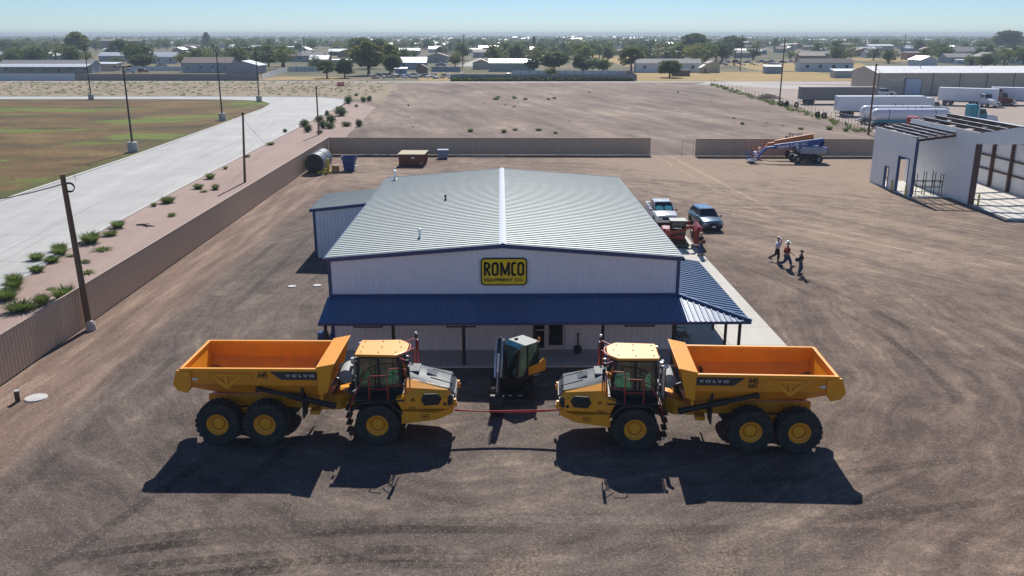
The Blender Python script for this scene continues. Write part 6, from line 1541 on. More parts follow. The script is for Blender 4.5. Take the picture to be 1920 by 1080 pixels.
def box_trailer(label, loc, rz, L, m, h=4.05, legs=True):
    t = thing("box_trailer", label, "trailer", loc, rz)       # front at +x, rear at 0
    mb = MB(); mb.b2(0, L, -1.28, 1.28, 1.15, h); bx = mb.build("van_body", m, t, bevel=.03)
    mb = MB()
    for k in range(int(L / 1.2)):
        x = .6 + k * 1.2; mb.b2(x - .02, x + .02, -1.295, -1.279, 1.25, h - .15); mb.b2(x - .02, x + .02, 1.279, 1.295, 1.25, h - .15)
    mb.build("side_post", m, bx)
    mb = MB(); mb.b2(-.02, L + .02, -1.31, -1.26, h - .14, h + .015); mb.b2(-.02, L + .02, 1.26, 1.31, h - .14, h + .015); mb.b2(-.02, L + .02, -1.31, -1.26, 1.10, 1.26); mb.b2(-.02, L + .02, 1.26, 1.31, 1.10, 1.26); mb.build("rail", RIDGEW if m is not TGREY else GREYP, bx)
    for s in (-1, 1):
        mb = MB(); mb.b2(-.05, -.002, min(s * .03, s * 1.2), max(s * .03, s * 1.2), 1.2, h - .08); d = mb.build("rear_door", m, bx)
        mb = MB(); mb.tube([(-.07, s * .4, 1.2), (-.07, s * .4, h - .1)], .025, 5); mb.build("lock_rod", SILV, d)
    mb = MB(); mb.b2(1.0, L - 1, -.5, -.3, .8, 1.15); mb.b2(1.0, L - 1, .3, .5, .8, 1.15); mb.b2(.0, .1, -1.1, 1.1, .5, .62); mb.b2(0.02, .08, -.9, -.8, .6, 1.15); mb.b2(.02, .08, .8, .9, .6, 1.15)
    if legs:
        for s in (-1, 1): mb.b2(L - 3.0, L - 2.85, s * .8 - .06, s * .8 + .06, .0, 1.15)
    mb.build("underframe", BLKM, t)
    semi_wheels(t, (1.6, 2.9)); return t
def tractor(label, loc, rz, m, sleeper=True, m2=None):
    t = thing("semi_tractor", label, "truck", loc, rz)        # front at +x
    m2 = m2 or m
    mb = MB(); rg = []
    for x, z, w in ((1.9, 2.0, 1.0), (3.2, 1.85, .85), (3.9, 1.65, .78), (4.05, 1.2, .72)): rg.append([(x, -w, .75), (x, w, .75), (x, w, z - .2), (x, w * .8, z), (x, -w * .8, z), (x, -w, z - .2)])
    mb.loft(rg); mb.build("hood", m2, t, bevel=.04)
    mb = MB(); mb.b2(.5, 1.92, -1.1, 1.1, .85, 2.1); mb.prism([(.5, 2.1), (1.92, 2.1), (1.55, 2.95), (.5, 3.05)], -1.05, 1.05, 'y')
    if sleeper: mb.prism([(-1.3, .9), (.5, .9), (.5, 3.2), (.1, 3.75), (-1.3, 3.75)], -1.15, 1.15, 'y')
    cb_ = mb.build("cab", m, t, bevel=.06)
    mb = MB()
    for s in (-1, 1): mb.prism([(.65, 2.15), (1.75, 2.15), (1.5, 2.8), (.65, 2.85)], *sorted((s * 1.045, s * 1.062)), 'y')
    mb.add([(1.90, -.95, 2.15), (1.90, .95, 2.15), (1.60, .92, 2.88), (1.60, -.92, 2.88)], [(0, 1, 2, 3)]); mb.build("window", GLS, cb_)
    mb = MB(); mb.b2(4.05, 4.1, -.5, .5, .95, 1.6); mb.build("grille", SILV, t); mb = MB(); mb.b2(4.0, 4.25, -1.15, 1.15, .5, .8); mb.build("bumper", SILV, t, bevel=.04)
    mb = MB()
    for s in (-1, 1): mb.tube([(.3 if sleeper else .3, s * 1.22, .9), (.3, s * 1.22, 3.9)], .09, 10)
    mb.build("exhaust_stack", SILV, t, smooth=True)
    mb = MB(); mb.b2(-3.4, 3.8, -.5, -.3, .65, .95); mb.b2(-3.4, 3.8, .3, .5, .65, .95); mb.lathe([(.3, .5), (.3, 1.6)], (0, 0, 0), 'z', 4); mb.b2(-2.6, -1.6, -.5, .5, .95, 1.1); mb.build("frame", BLKM, t)
    for s in (-1, 1): mb = MB(); mb.lathe([(.32, .6 - 1.0), (.32, 1.0)], (.6, s * 1.0, .75), 'x', 14); mb.build("fuel_tank", SILV, t, smooth=True); mb = MB(); mb.prism([(2.55 + .68 * math.cos(R(a)), .5 + .68 * math.sin(R(a))) for a in range(0, 181, 30)] + [(2.55 + .56 * math.cos(R(a)), .5 + .56 * math.sin(R(a))) for a in range(180, -1, -30)], *sorted((s * .8, s * 1.2)), 'y'); mb.build("fender", m2, t)
    semi_wheels(t, (3.0, -1.4, -2.7), 1.0); return t
box_trailer("weathered grey box trailer parked along the far side of the truck yard", (72.8, 213.8, .008), 0, 18.6, TGREY)
box_trailer("long white box trailer beside the chain link fence, coupled to a white tractor", (69.6, 181.4, .008), 0, 18.0, TWHT, legs=False)
tractor("white sleeper tractor coupled to the long white box trailer", (88.9, 181.4, .008), 0, TWHT)
box_trailer("dented white box trailer parked at an angle in front of the tan warehouse", (105.6, 211.4, .008), R(-33), 12.6, TWHT)
tractor("white day cab tractor at the end of the angled white trailer", (113.0, 205.2, .008), R(-80), TWHT, False)
tractor("dark maroon sleeper tractor between the white trailers by the warehouse", (118.6, 209.0, .008), R(-60), TMAR)
box_trailer("white box trailer at the right edge, beside the maroon tractor", (118.9, 212.4, .008), R(-24), 14.5, TWHT)
def tank_trailer(label, loc, L, teal):
    t = thing("tank_trailer", label, "tank trailer", loc)
    mb = MB(); pr = [(.05, 0), (.55, .08), (.9, .32), (1.1, .75), (1.12, 1.1)]
    mb.lathe(pr + [(1.12, L - 1.1), (1.1, L - .75), (.9, L - .32), (.55, L - .08), (.05, L)], (0, 0, 2.30), 'x', 28); mb.build("vessel", TKW, t, smooth=True)
    for k in (.2, .8): mb = MB(); mb.lathe([(1.13, L * k - .06), (1.145, L * k - .03), (1.145, L * k + .03), (1.13, L * k + .06)], (0, 0, 2.30), 'x', 28, cap=False); mb.build("band", STEEL, t)
    mb = MB(); mb.b2(.6, L - .6, -1.05, 1.05, 1.0, 1.45); mb.build("skirt", TEAL if teal else GREYP, t, bevel=.03)
    mb = MB(); mb.b2(-.2, L - 1, -.5, .5, .75, 1.0); mb.b2(-.5, -.1, -1.1, 1.1, .55, .75); mb.tube([(-.1, -.5, 1.2), (-.35, -.5, 1.9), (-.3, .5, 1.9)], .05, 6); mb.b2(L - 3.5, L - 3.3, -.9, -.8, 0, 1.0); mb.b2(L - 3.5, L - 3.3, .8, .9, 0, 1.0); mb.build("underframe", GREYP, t)
    mb = MB(); mb.tube([(L * .45, -.3, 3.4), (L * .45, -.3, 3.8)], .05, 6); mb.tube([(L * .55, -.3, 3.4), (L * .55, -.3, 3.7)], .05, 6); mb.build("relief_valve", BLKM, t)
    semi_wheels(t, (.9, 2.2)); return t
tank_trailer("white gas tank trailer with grey frame, the farther of the pair", (68.0, 165.0, .008), 14.0, False)
tank_trailer("white gas tank trailer with teal skirt, the nearer of the pair", (67.2, 158.0, .008), 14.0, True)
tractor("teal and white sleeper tractor behind the unfinished building", (88.6, 163.0, .008), R(-8), TEAL, True, TWHT)
tractor("red sleeper tractor showing behind the unfinished building roof frame", (65.9, 138.0, .004), R(-30), TRED)
# tan warehouse
wh = thing("warehouse", "long tan metal warehouse with white ribbed roof behind the parked trailers", "warehouse", (0, 0, 0))
wx0, wx1, wy0, wy1, we, wr = 104.8, 178.0, 245.5, 263.5, 5.95, 7.5
mb = MB(); mb.prism([(wy0 + .1, 0), (wy1 - .1, 0), (wy1 - .1, we - .1), ((wy0 + wy1) / 2, wr - .1), (wy0 + .1, we - .1)], wx0 + .1, wx1 - .1, 'x'); mb.build("light_stop_core", TANW, wh)  # same unseen solid core added behind the warehouse panels
panel_run(wh, "wall_panel", TANW, wx0, wx1, 3.66, lambda a, u: (a, wy0, we * u), (0, -1, 0), pitch=.6, h=.03)
panel_run(wh, "wall_panel", TANW, wx0, wx1, 3.66, lambda a, u: (a, wy1, we * u), (0, 1, 0), pitch=.6, h=.03)
zw = lambda y: we + (wr - we) * (1 - abs(y - (wy0 + wy1) / 2) / ((wy1 - wy0) / 2))
for X, s in ((wx0, -1), (wx1, 1)): panel_run(wh, "wall_panel", TANW, wy0, wy1, 3.0, lambda a, u: (X, a, zw(a) * u), (s, 0, 0), pitch=.6, h=.03)
WROOF = mat("white_metal_roof", (0.74, 0.74, 0.74), .45, .1, var=.05, scale=.4)
for Y, s in ((wy0 - .3, -1), (wy1 + .3, 1)): panel_run(wh, "roof_panel", WROOF, wx0 - .3, wx1 + .3, 1.83, lambda a, u: (a, Y + ((wy0 + wy1) / 2 - Y) * u, we + .03 + (wr - we) * u), (0, 0, 1), pitch=.6, h=.06, w=.05)
BRN = mat("brown_downspout", (.16, .11, .09), .6)
for k in range(10): mb = MB(); mb.b2(wx0 + .3 + k * 7.6, wx0 + .48 + k * 7.6, wy0 - .14, wy0 - .034, 0, we); mb.build("downspout", BRN, wh)
mb = MB(); mb.b2(112.6, 117.3, wy0 - .08, wy0 - .035, 0, 4.4); dr = mb.build("roller_door", mat("door_pale_blue", (.48, .56, .66), .5), wh)
mb = MB()
for k in range(9): mb.b2(112.62, 117.28, wy0 - .095, wy0 - .082, .45 * k + .02, .45 * k + .05)
mb.build("slat", GREYP, dr)
mb = MB(); mb.b2(112.45, 112.6, wy0 - .12, wy0 - .035, 0, 4.55); mb.b2(117.3, 117.45, wy0 - .12, wy0 - .035, 0, 4.55); mb.b2(112.6, 117.3, wy0 - .12, wy0 - .035, 4.4, 4.55); mb.build("door_frame", BRN, wh)
for x in (119.5, 137, 159): mb = MB(); mb.lathe([(.1, zw(252)), (.1, zw(252) + .8), (.18, zw(252) + .85), (.05, zw(252) + 1.0)], (x, 252, 0), 'z', 10); mb.build("vent_pipe", GREYP, wh)
rebase(wh, (141.4, 254.5, 0))
t = make_car("pickup", P_WHITE, "white pickup parked at the left end wall of the tan warehouse", (104.2, 239.5, .01), R(0)); t.scale = (1.1, 1.1, 1.15)
# chain link fence
cf = thing("chain_link_fence", "rusty chain link fence between the dirt lot and the truck yard", "fence", (0, 0, 0))
pth = [(62.6, 148), (64.2, 165), (66.0, 190), (68.0, 215), (69.5, 250), (71.5, 300)]
def along(u):
    n = len(pth) - 1; k = min(n - 1, int(u * n)); f = u * n - k
    return Vector((lerp(pth[k][0], pth[k + 1][0], f), lerp(pth[k][1], pth[k + 1][1], f), 0))
mp = MB().tube([(0, 0, -.05), (0, 0, 1.75)], .04, 6).mesh("post", BRN)
for k in range(46): link("post", mp, cf, along(k / 45))
mb = MB()
for z in (.15, .55, .95, 1.35, 1.72): mb.tube([along(k / 60) + Vector((0, 0, z)) for k in range(61)], .012, 4)
mb.build("wire", BRN, cf)
rnd = random.Random(31)
for k, (x, y) in enumerate(((66.2, 207), (67.2, 206), (68.1, 208.5), (68.9, 204), (64.6, 178), (65.2, 176))):
    mb = MB(); mb.lathe([(.3, -.18), (.55, -.2), (.62, -.12), (.62, .12), (.55, .2), (.3, .18)], axis='y', n=18, cap=False); o = mb.build("old_tyre", RUB, smooth=True); o.location = (x, y, .60); o.rotation_euler = (R(6), 0, rnd.uniform(0, 3)); tag(o, "old black tyre standing by the chain link fence", "tyre", "old tyres by the chain link fence")
t = thing("dirt_pile", "dark dirt pile by the chain link fence at the far end of the lot", "dirt pile", (70.5, 232, 0)); mb = MB(); rg = []
for k, (r, z) in enumerate(((5.0, 0), (4.0, .7), (2.6, 1.4), (1.2, 1.9), (.2, 2.1))): rg.append([(r * math.cos(2 * PI * j / 18) * 1.5 * (1 + .15 * rnd.uniform(-1, 1)), r * math.sin(2 * PI * j / 18) * (1 + .15 * rnd.uniform(-1, 1)), z + rnd.uniform(-.1, .1) * (k > 0)) for j in range(18)])
t.scale = (.55, .55, .6); mb.loft(rg); mb.build("mound", mat("pile_soil", (.10, .075, .062), .95, var=.3, bump=.6, bscale=3), t, smooth=True)

# ------------------------------------------------------------------ trees
BARK = mat("bark", (.075, .055, .042), .9, var=.3, scale=4)
def tree_meshes(kind, seed, n=620):
    """unit tree 10 m tall; trunk with limbs, crown of leaf-sized faces in clumps"""
    rnd = random.Random(seed); tk = MB(); cr = MB(); m = LEAF
    if kind in ("round", "loose", "cottonwood"):
        sp = {"round": 3.9, "loose": 4.3, "cottonwood": 3.4}[kind]; base = {"round": 2.2, "loose": 2.6, "cottonwood": 2.0}[kind]
        tk.tube([(0, 0, -.2), (.1, 0, base * .6), (.05, .1, base + 2.0), (.1, 0, 7.5)], [.38, .30, .20, .05], 8)
        nb = {"round": 26, "loose": 20, "cottonwood": 26}[kind]
        for k in range(nb):
            a = 2.4 * k + rnd.uniform(-.3, .3); u = (k + .5) / nb; z = base + 1.0 + (8.6 - base) * u; env = math.sin(PI * (.14 + .80 * u)) ** .7
            q = sp * env * rnd.uniform(.45, .92); c = (q * math.cos(a), q * math.sin(a), z + rnd.uniform(-.5, .5))
            tk.tube([(0.05, 0, min(z * .62, 6)), (c[0] * .55, c[1] * .55, z * .85), c], [.11, .06, .02], 5)
            r = rnd.uniform(.95, 1.55) * (1.15 if kind == "round" else .95)
            cloud(cr, c, (r * 1.15, r * 1.15, r * .85), n // nb, .46 if kind != "loose" else .38, rnd, .25)
        if kind == "round": cloud(cr, (0, 0, 5.6), (3.0, 3.0, 3.1), n // 2, .5, rnd, .2); m = LEAFD
        if kind == "loose": m = LEAFO
    elif kind == "cypress":
        tk.tube([(0, 0, -.2), (0, 0, 9)], [.25, .04], 8); m = LEAFD
        for k in range(22): z = .9 + k * .41; r = 1.15 * math.sin(PI * min(.97, (.12 + .86 * (k / 22)))) ** .7; cloud(cr, (rnd.uniform(-.2, .2), rnd.uniform(-.2, .2), z), (r, r, .7), n // 22, .26, rnd, .3)
    elif kind == "pine":
        tk.tube([(0, 0, -.2), (0, 0, 9.6)], [.33, .05], 8); m = LEAFD
        for k in range(26):
            u = k / 26; z = 1.8 + u * 7.8; r = 3.3 * (1 - u) ** .8 + .4; a = 2.4 * k; c = (r * .6 * math.cos(a), r * .6 * math.sin(a), z); tk.tube([(0, 0, z - .3), c], [.08, .02], 5)
            cloud(cr, c, (r * .55, r * .55, .5), n // 26, .27, rnd, .1)
    elif kind == "bush":
        tk.tube([(0, 0, -.2), (.1, 0, 3), (.2, .1, 6)], [.3, .2, .05], 7)
        for k in range(16): a = 2.4 * k; q = rnd.uniform(.5, 4.2); c = (q * math.cos(a), q * math.sin(a), rnd.uniform(1.8, 7.6 - q * .6)); tk.tube([(0, 0, .5), c], [.12, .03], 5); cloud(cr, c, (2.0, 2.0, 1.7), n // 16, .42, rnd, .2)
    return tk.mesh("trunk", BARK, smooth=True), cr.mesh("crown", m, recalc=False)
TREES = {}
for k, sds in (("round", (1, 2, 3)), ("loose", (4, 5, 6)), ("cottonwood", (7, 8, 9)), ("cypress", (10,)), ("pine", (11, 12)), ("bush", (13, 14))): TREES[k] = [tree_meshes(k, s) for s in sds]
TRN = {"round": "round_tree", "loose": "olive_tree", "cottonwood": "cottonwood_tree", "cypress": "cypress_tree", "pine": "pine_tree", "bush": "bushy_tree"}
trnd = random.Random(99)
def tree(kind, label, x, y, h, w=None, group=None, own=None, lm=None):
    tkm, crm = own or TREES[kind][trnd.randrange(len(TREES[kind]))]
    t = thing(TRN[kind], label, "tree", (x, y, 0), trnd.uniform(0, 6.28), group)
    s = h / 10; nat = {"round": 8.2, "loose": 8.2, "cottonwood": 7.0, "cypress": 2.2, "pine": 5.4, "bush": 9.6}[kind]
    q = (w / nat) if w else s
    t.scale = (q, q, s)
    link("trunk", tkm, t); c = link("crown", crm, t)
    if lm: c.material_slots[0].link = 'OBJECT'; c.material_slots[0].material = lm
    return t
def T(kind, label, x, y, h, w, lm=None, n=2200): tree(kind, label, x, y, h * 1.0, w * 1.02, own=tree_meshes(kind, int(x * 7 + y), n), lm=lm)
T("loose", "small leafy tree at the street, left of the pair by the golden yard", -66.6, 343, 6.6, 7.5, LEAF)
T("round", "rounder green tree at the street, right of the pair by the golden yard", -60.0, 344, 7.0, 7.5, LEAF)
T("cottonwood", "big olive green tree by the cluttered yard left of the white roofed house", -54.5, 369, 12.9, 12.5, LEAFO)
T("loose", "tall yellow green tree just right of the big olive tree", -48.0, 389, 12.0, 9.5, LEAFO)
T("round", "dark tree filling the gap below the yellow green tree", -45.5, 376, 8.0, 8.0)
T("loose", "light olive rounded tree beside the two utility poles", -23.2, 458, 5.6, 7.4, LEAFO)
T("round", "broad dark tree behind the pale fence, left of the dense pair", 25.0, 410, 8.6, 13.5)
T("bush", "dense dark tree mass behind the pale fence, right of the dense pair", 38.5, 412, 10.2, 13.0, LEAFD)
T("bush", "smaller loose tree right of the dense tree mass behind the pale fence", 47.5, 412, 6.8, 8.0, LEAF)
T("loose", "small dark tree in front of the green shed's right end", 14.5, 398, 6.0, 7.0, LEAFD)
T("loose", "big airy olive tree at the left end of the pale mobile home", 59.6, 404, 10.6, 11.5, LEAFO)
T("round", "small round dark tree standing alone before the pale mobile home", 66.4, 347, 6.4, 9.6, LEAF)
T("bush", "round olive bush in front of the pale fence", 20.8, 362, 4.2, 5.8, LEAFO)
T("cottonwood", "large ragged green cottonwood right of the scattered roofs", 154.5, 710, 16.2, 24, LEAF)
T("loose", "wide green tree to the right of the large cottonwood", 190.0, 735, 14.0, 24, LEAF)
T("pine", "tall dark pine rising above the roofs on the left", -333, 1024, 19.0, 14)
T("cypress", "slim dark cypress standing alone near the middle of town", 34.6, 920, 14.2, 4.2)
T("cottonwood", "large yellow green tree rising on the far left", -300, 640, 16.5, 17, LEAFO)
T("round", "very dark spreading tree left of the first light pole", -247, 590, 12.0, 22)
T("round", "dark rounded tree beside the low tan shed on the left", -176, 440, 6.6, 12)
T("round", "tall dark tree in the dense grove left of centre", -76.5, 560, 13.2, 13)
T("cottonwood", "green tree at the left of the dense grove left of centre", -100, 640, 13.5, 18, LEAF)
T("round", "tall dark tree on the skyline at the far right", 520, 914, 19.0, 30)
T("cottonwood", "green tree below the skyline trees at the far right", 545, 850, 15.0, 26, LEAF)
T("round", "dark conifer shaped tree beside the grey roofs on the right", 325, 560, 8.5, 7)

# ------------------------------------------------------------------ houses
HW = {k: mat("siding_" + k, c, .7, var=.08, scale=.8, dirt=DUST, dirt_amt=.15) for k, c in dict(white=(.74, .76, .76), grey=(.44, .46, .49), tan=(.52, .44, .35), brown=(.20, .135, .10), fence_brown=(.38, .305, .26), fence_grey=(.26, .255, .26), blue=(.30, .38, .47), green=(.40, .46, .39), cream=(.55, .48, .34), pink=(.42, .27, .22), dark=(.06, .05, .06), mauve=(.46, .40, .40), orange=(.45, .20, .09)).items()}
HR = {k: mat("roofing_" + k, c, r, mt, var=.08, scale=.7) for k, (c, r, mt) in dict(white=((.76, .77, .78), .42, .35), grey=((.26, .245, .25), .8, 0), brown=((.24, .185, .16), .85, 0), dark=((.10, .09, .095), .8, 0), silver=((.50, .54, .57), .42, .5), blue=((.18, .24, .31), .5, .1), cream=((.62, .54, .38), .6, 0), tan=((.36, .29, .24), .8, 0)).items()}
TRIMD = mat("shutter_dark", (.02, .025, .03), .6)
def house_meshes(w, d, h, rise, ridge, nwin, door=True, over=.35, shutters=False, carport=0):
    """parts as (name, mesh-builder, slot) around the centre, front at -y"""
    out = []
    mb = MB()
    if ridge == 'x': mb.prism([(-d / 2, 0), (d / 2, 0), (d / 2, h), (0, h + rise), (-d / 2, h)], -w / 2, w / 2, 'x')
    elif ridge == 'y': mb.prism([(-w / 2, 0), (w / 2, 0), (w / 2, h), (0, h + rise), (-w / 2, h)], -d / 2, d / 2, 'y')
    else: mb.b2(-w / 2, w / 2, -d / 2, d / 2, 0, h)
    out.append(("wall", mb, 'w'))
    mb = MB(); t = .12
    if ridge == 'x':
        e = over * rise / (d / 2)
        for s in (-1, 1): mb.hexa([(-w / 2 - over, s * (d / 2 + over), h - e + .01), (w / 2 + over, s * (d / 2 + over), h - e + .01), (w / 2 + over, 0, h + rise + .01), (-w / 2 - over, 0, h + rise + .01), (-w / 2 - over, s * (d / 2 + over), h - e + t), (w / 2 + over, s * (d / 2 + over), h - e + t), (w / 2 + over, 0, h + rise + t), (-w / 2 - over, 0, h + rise + t)])
    elif ridge == 'y':
        e = over * rise / (w / 2)
        for s in (-1, 1): mb.hexa([(s * (w / 2 + over), -d / 2 - over, h - e + .01), (s * (w / 2 + over), d / 2 + over, h - e + .01), (0, d / 2 + over, h + rise + .01), (0, -d / 2 - over, h + rise + .01), (s * (w / 2 + over), -d / 2 - over, h - e + t), (s * (w / 2 + over), d / 2 + over, h - e + t), (0, d / 2 + over, h + rise + t), (0, -d / 2 - over, h + rise + t)])
    else: mb.hexa([(-w / 2 - over, -d / 2 - over, h), (w / 2 + over, -d / 2 - over, h), (w / 2 + over, d / 2 + over, h + rise), (-w / 2 - over, d / 2 + over, h + rise), (-w / 2 - over, -d / 2 - over, h + t), (w / 2 + over, -d / 2 - over, h + t), (w / 2 + over, d / 2 + over, h + rise + t), (-w / 2 - over, d / 2 + over, h + rise + t)])
    out.append(("roof", mb, 'r'))
    Y = -d / 2
    for k in range(nwin):
        x = -w / 2 + w * (k + .5) / nwin; zc = h * .58; ww, wh_ = min(.6, w / nwin * .28), min(.6, h * .22)
        mb = MB(); mb.b2(x - ww - .08, x + ww + .08, Y - .06, Y - .003, zc - wh_ - .08, zc + wh_ + .08); out.append(("window", mb, 'f'))
        mb = MB(); mb.b2(x - ww, x + ww, Y - .075, Y - .061, zc - wh_, zc + wh_); out.append((">pane", mb, 'g'))
        if shutters: mb = MB(); mb.b2(x - ww - .55, x - ww - .12, Y - .07, Y - .004, zc - wh_ - .05, zc + wh_ + .05); mb.b2(x + ww + .12, x + ww + .55, Y - .07, Y - .004, zc - wh_ - .05, zc + wh_ + .05); out.append((">shutter", mb, 's'))
    if door: x = w * .5 / max(1, nwin) * (nwin % 2) + (w / nwin * .5 if nwin else 0); x = min(x, w / 2 - .8); mb = MB(); mb.b2(x - .48 + w / max(1, nwin) * .0, x + .48, Y - .05, Y - .002, .1, min(2.1, h * .8)); out.append(("door", mb, 'f'))
    if carport:
        mb = MB(); mb.hexa([(-w / 2 - .5, Y - carport, h - .9), (w / 2 + .5, Y - carport, h - .9), (w / 2 + .5, Y - .4, h + .25), (-w / 2 - .5, Y - .4, h + .25), (-w / 2 - .5, Y - carport, h - .7), (w / 2 + .5, Y - carport, h - .7), (w / 2 + .5, Y - .4, h + .35), (-w / 2 - .5, Y - .4, h + .35)]); out.append(("canopy", mb, 'c'))
        for k in range(6): x = -w / 2 + w * k / 5; mb = MB(); mb.b2(x - .07, x + .07, Y - carport + .1, Y - carport + .24, 0, h - .85); out.append(("canopy_post", mb, 'f'))
    return out
def house(label, x, y, w, d, h, rise, wall, roof, ridge='x', nwin=3, rz=0, cat="house", name="house", frame="white", **k):
    t = thing(name, label, cat, (x, y, 0), R(rz)); last = None
    mm = {'w': HW[wall], 'r': HR[roof], 'f': HW[frame] if frame in HW else TRIMD, 'g': GLS, 's': TRIMD, 'c': HR["white"]}
    for nm, mb, sl_ in house_meshes(w, d, h, rise, ridge, nwin, **k):
        if nm[0] == '>': mb.build(nm[1:], mm[sl_], last)
        else: last = mb.build(nm, mm[sl_], t)
    return t
# near row along the street
house("long mobile home with a white canopy along its front on the far left", -198, 395, 40, 9, 3.6, 1.7, "grey", "grey", 'x', 7, carport=5.5, frame="brown")
house("small tan shed with white sloping roof beside the long canopy", -183.5, 415, 14.5, 7, 3.2, .5, "tan", "white", 'm', 0, cat="shed", name="shed", door=False)
house("white roofed house deep in the trees on the far left", -296, 600, 29, 10, 3.2, 1.8, "white", "white", 'x', 3)
house("white roofed house right of the very dark spreading tree", -240, 565, 20, 10, 3.4, 2.0, "grey", "white", 'x', 3)
house("white long roofed house with grey end wall behind the parked white cars", -201, 524, 28, 10, 3.8, 2.4, "white", "white", 'x', 4)
house("grey walled house with brown hip style roof behind the brown street fence", -129.5, 400, 21.5, 10, 4.2, 2.2, "grey", "brown", 'x', 4)
house("tan gable end garage with pale trim and blue grey roof by the street", -109.5, 386, 14, 13, 3.5, 1.9, "mauve", "blue", 'y', 0, cat="garage", name="garage", door=False)
house("little white house with flat white roof left of the light pole", -196, 624, 11, 7, 2.6, .3, "white", "white", 'm', 2)
house("grey house with brown roof among trees above the grey walled house", -240, 718, 13, 9, 3.4, 1.6, "grey", "tan", 'x', 2)
house("dark front garage with white roof left of the long mobile home", -232, 820, 29, 10, 4.2, 2.2, "dark", "white", 'x', 2)
house("large dark red brown building far away on the left", -430, 1030, 47, 16, 9, 1.6, "brown", "brown", 'x', 6, cat="building", name="large_building")
house("long grey mobile home with dark window shutters", -125.5, 552, 34.5, 8, 3.7, 1.7, "grey", "grey", 'x', 6, shutters=True)
house("low green walled shed with flat white roof behind the street trees", -92.5, 522, 16.5, 6, 1.9, .3, "green", "white", 'm', 0, cat="shed", name="shed", door=False)
house("dark walled house with bright white roof above the low shed", -129, 718, 14.5, 9, 3.2, 1.8, "dark", "white", 'x', 2)
house("white roofed house behind the cluttered yard near the centre", -42.5, 432, 14, 10, 3.4, 2.2, "grey", "white", 'x', 2)
house("small brown gabled shed in front of the white roofed house", -33.0, 376, 4.6, 5, 2.9, 1.2, "brown", "brown", 'y', 0, cat="shed", name="shed", frame="brown")
house("little blue grey shed with pale roof in the cluttered yard", -41.2, 370, 4.9, 3.2, 2.6, .4, "blue", "silver", 'm', 1, cat="shed", name="shed", door=False)
house("grey gable end house behind the blue white pickup", -37.0, 532, 12.2, 12, 3.8, 1.9, "mauve", "tan", 'y', 1)
house("grey walled house left of the very dark grove tree", -71.0, 600, 15, 10, 3.8, 1.8, "grey", "tan", 'x', 1)
house("tan rounded gable shed at the left end of the green shed", -9.2, 434, 8.0, 9, 3.2, 1.4, "tan", "cream", 'y', 0, cat="shed", name="shed", door=False)
house("long pale green shed with white ribbed roof behind the dark fence", 5.5, 409, 21, 8, 3.9, 1.4, "green", "white", 'x', 1, cat="shed", name="shed", door=False)
house("wide grey house behind the pale green shed", -5.5, 650, 28, 11, 3.8, 2.0, "grey", "tan", 'x', 4)
house("grey double gabled house right of the wide grey house", 20, 640, 16, 12, 3.8, 2.2, "grey", "brown", 'y', 2)
house("cream low building with flat cream roof behind the dense dark trees", 24, 560, 17, 8, 3.0, .5, "cream", "cream", 'm', 2)
house("white house with gable end beside the golden field", 97.5, 775, 16, 12, 4.4, 2.4, "white", "grey", 'y', 1)
house("pale mobile home with grey roof behind the small round tree", 74.5, 397, 28.5, 8, 4.0, 1.7, "white", "grey", 'x', 4)
house("tan house with brown roof right behind the pale mobile home", 107.5, 596, 23, 9, 3.3, 1.4, "pink", "tan", 'x', 3)
house("small cream shed with white gable roof right of the pale mobile home", 89.2, 388, 3.9, 4, 2.4, 1.1, "cream", "white", 'y', 0, cat="shed", name="shed", frame="brown")
house("plain tan outbuilding behind the small cream shed", 94.3, 396, 5.4, 8, 3.9, 1.0, "cream", "tan", 'y', 0, cat="shed", name="shed", door=False)
house("rust red steel container with flat top by the small round tree", 73, 359, 7.1, 2.6, 2.3, .05, "brown", "brown", 'm', 0, cat="container", name="steel_container", door=False, over=.0)
house("long white roofed brown shed far right of the cottonwood", 198, 715, 20.5, 9, 3.4, 1.6, "brown", "white", 'x', 2, cat="shed", name="shed")
house("white house with a charred broken roof left of the warehouse", 148.5, 407, 24, 8, 3.8, 1.7, "white", "dark", 'x', 4, frame="dark")
house("low blue stock trailer shaped shelter in the golden yard", 117.5, 383, 7.1, 4, 2.9, .5, "blue", "silver", 'm', 0, cat="shed", name="shed", door=False)
house("grey weathered shed beside the charred roof house", 136.5, 345, 14, 5, 2.6, .6, "grey", "silver", 'm', 0, cat="shed", name="shed", door=False)
house("pink walled block house above the tan warehouse roof", 274, 592, 10.6, 8, 4.6, .3, "pink", "tan", 'm', 1)
house("orange gable building right of the pink walled house", 330, 690, 8, 8, 5.0, 1.6, "orange", "tan", 'y', 0, cat="building", name="building", door=False)
house("long brown roofed house right of the orange building", 363, 712, 28, 11, 3.6, 2.2, "brown", "tan", 'x', 4)
house("grey blue gable house at the right above the warehouse roof", 284, 518, 14, 12, 3.8, 2.2, "blue", "grey", 'y', 1)
house("grey house with wide dark roof left of the grey blue gable house", 268, 522, 16, 11, 3.4, 2.0, "grey", "grey", 'x', 2)
house("large grey roofed house behind the grey blue gable house", 345, 650, 30, 14, 4.2, 3.2, "grey", "grey", 'x', 3)
house("white motor home beside the grey blue gable house at the far right", 295.5, 505, 11.5, 2.8, 3.3, .1, "white", "white", 'm', 4, cat="motor home", name="motor_home", over=0)
house("low white camper trailer seen over the tan warehouse roof", 262, 500, 11, 3, 2.3, .3, "white", "white", 'm', 3, cat="camper", name="camper_trailer", over=0)
house("small white roofed house above the charred roof house", 175, 640, 14, 9, 3.4, 1.8, "mauve", "grey", 'x', 2)
house("beige roofed house left of the dark trees over the charred house", 195, 560, 16, 9, 3.4, 1.6, "pink", "tan", 'x', 2)
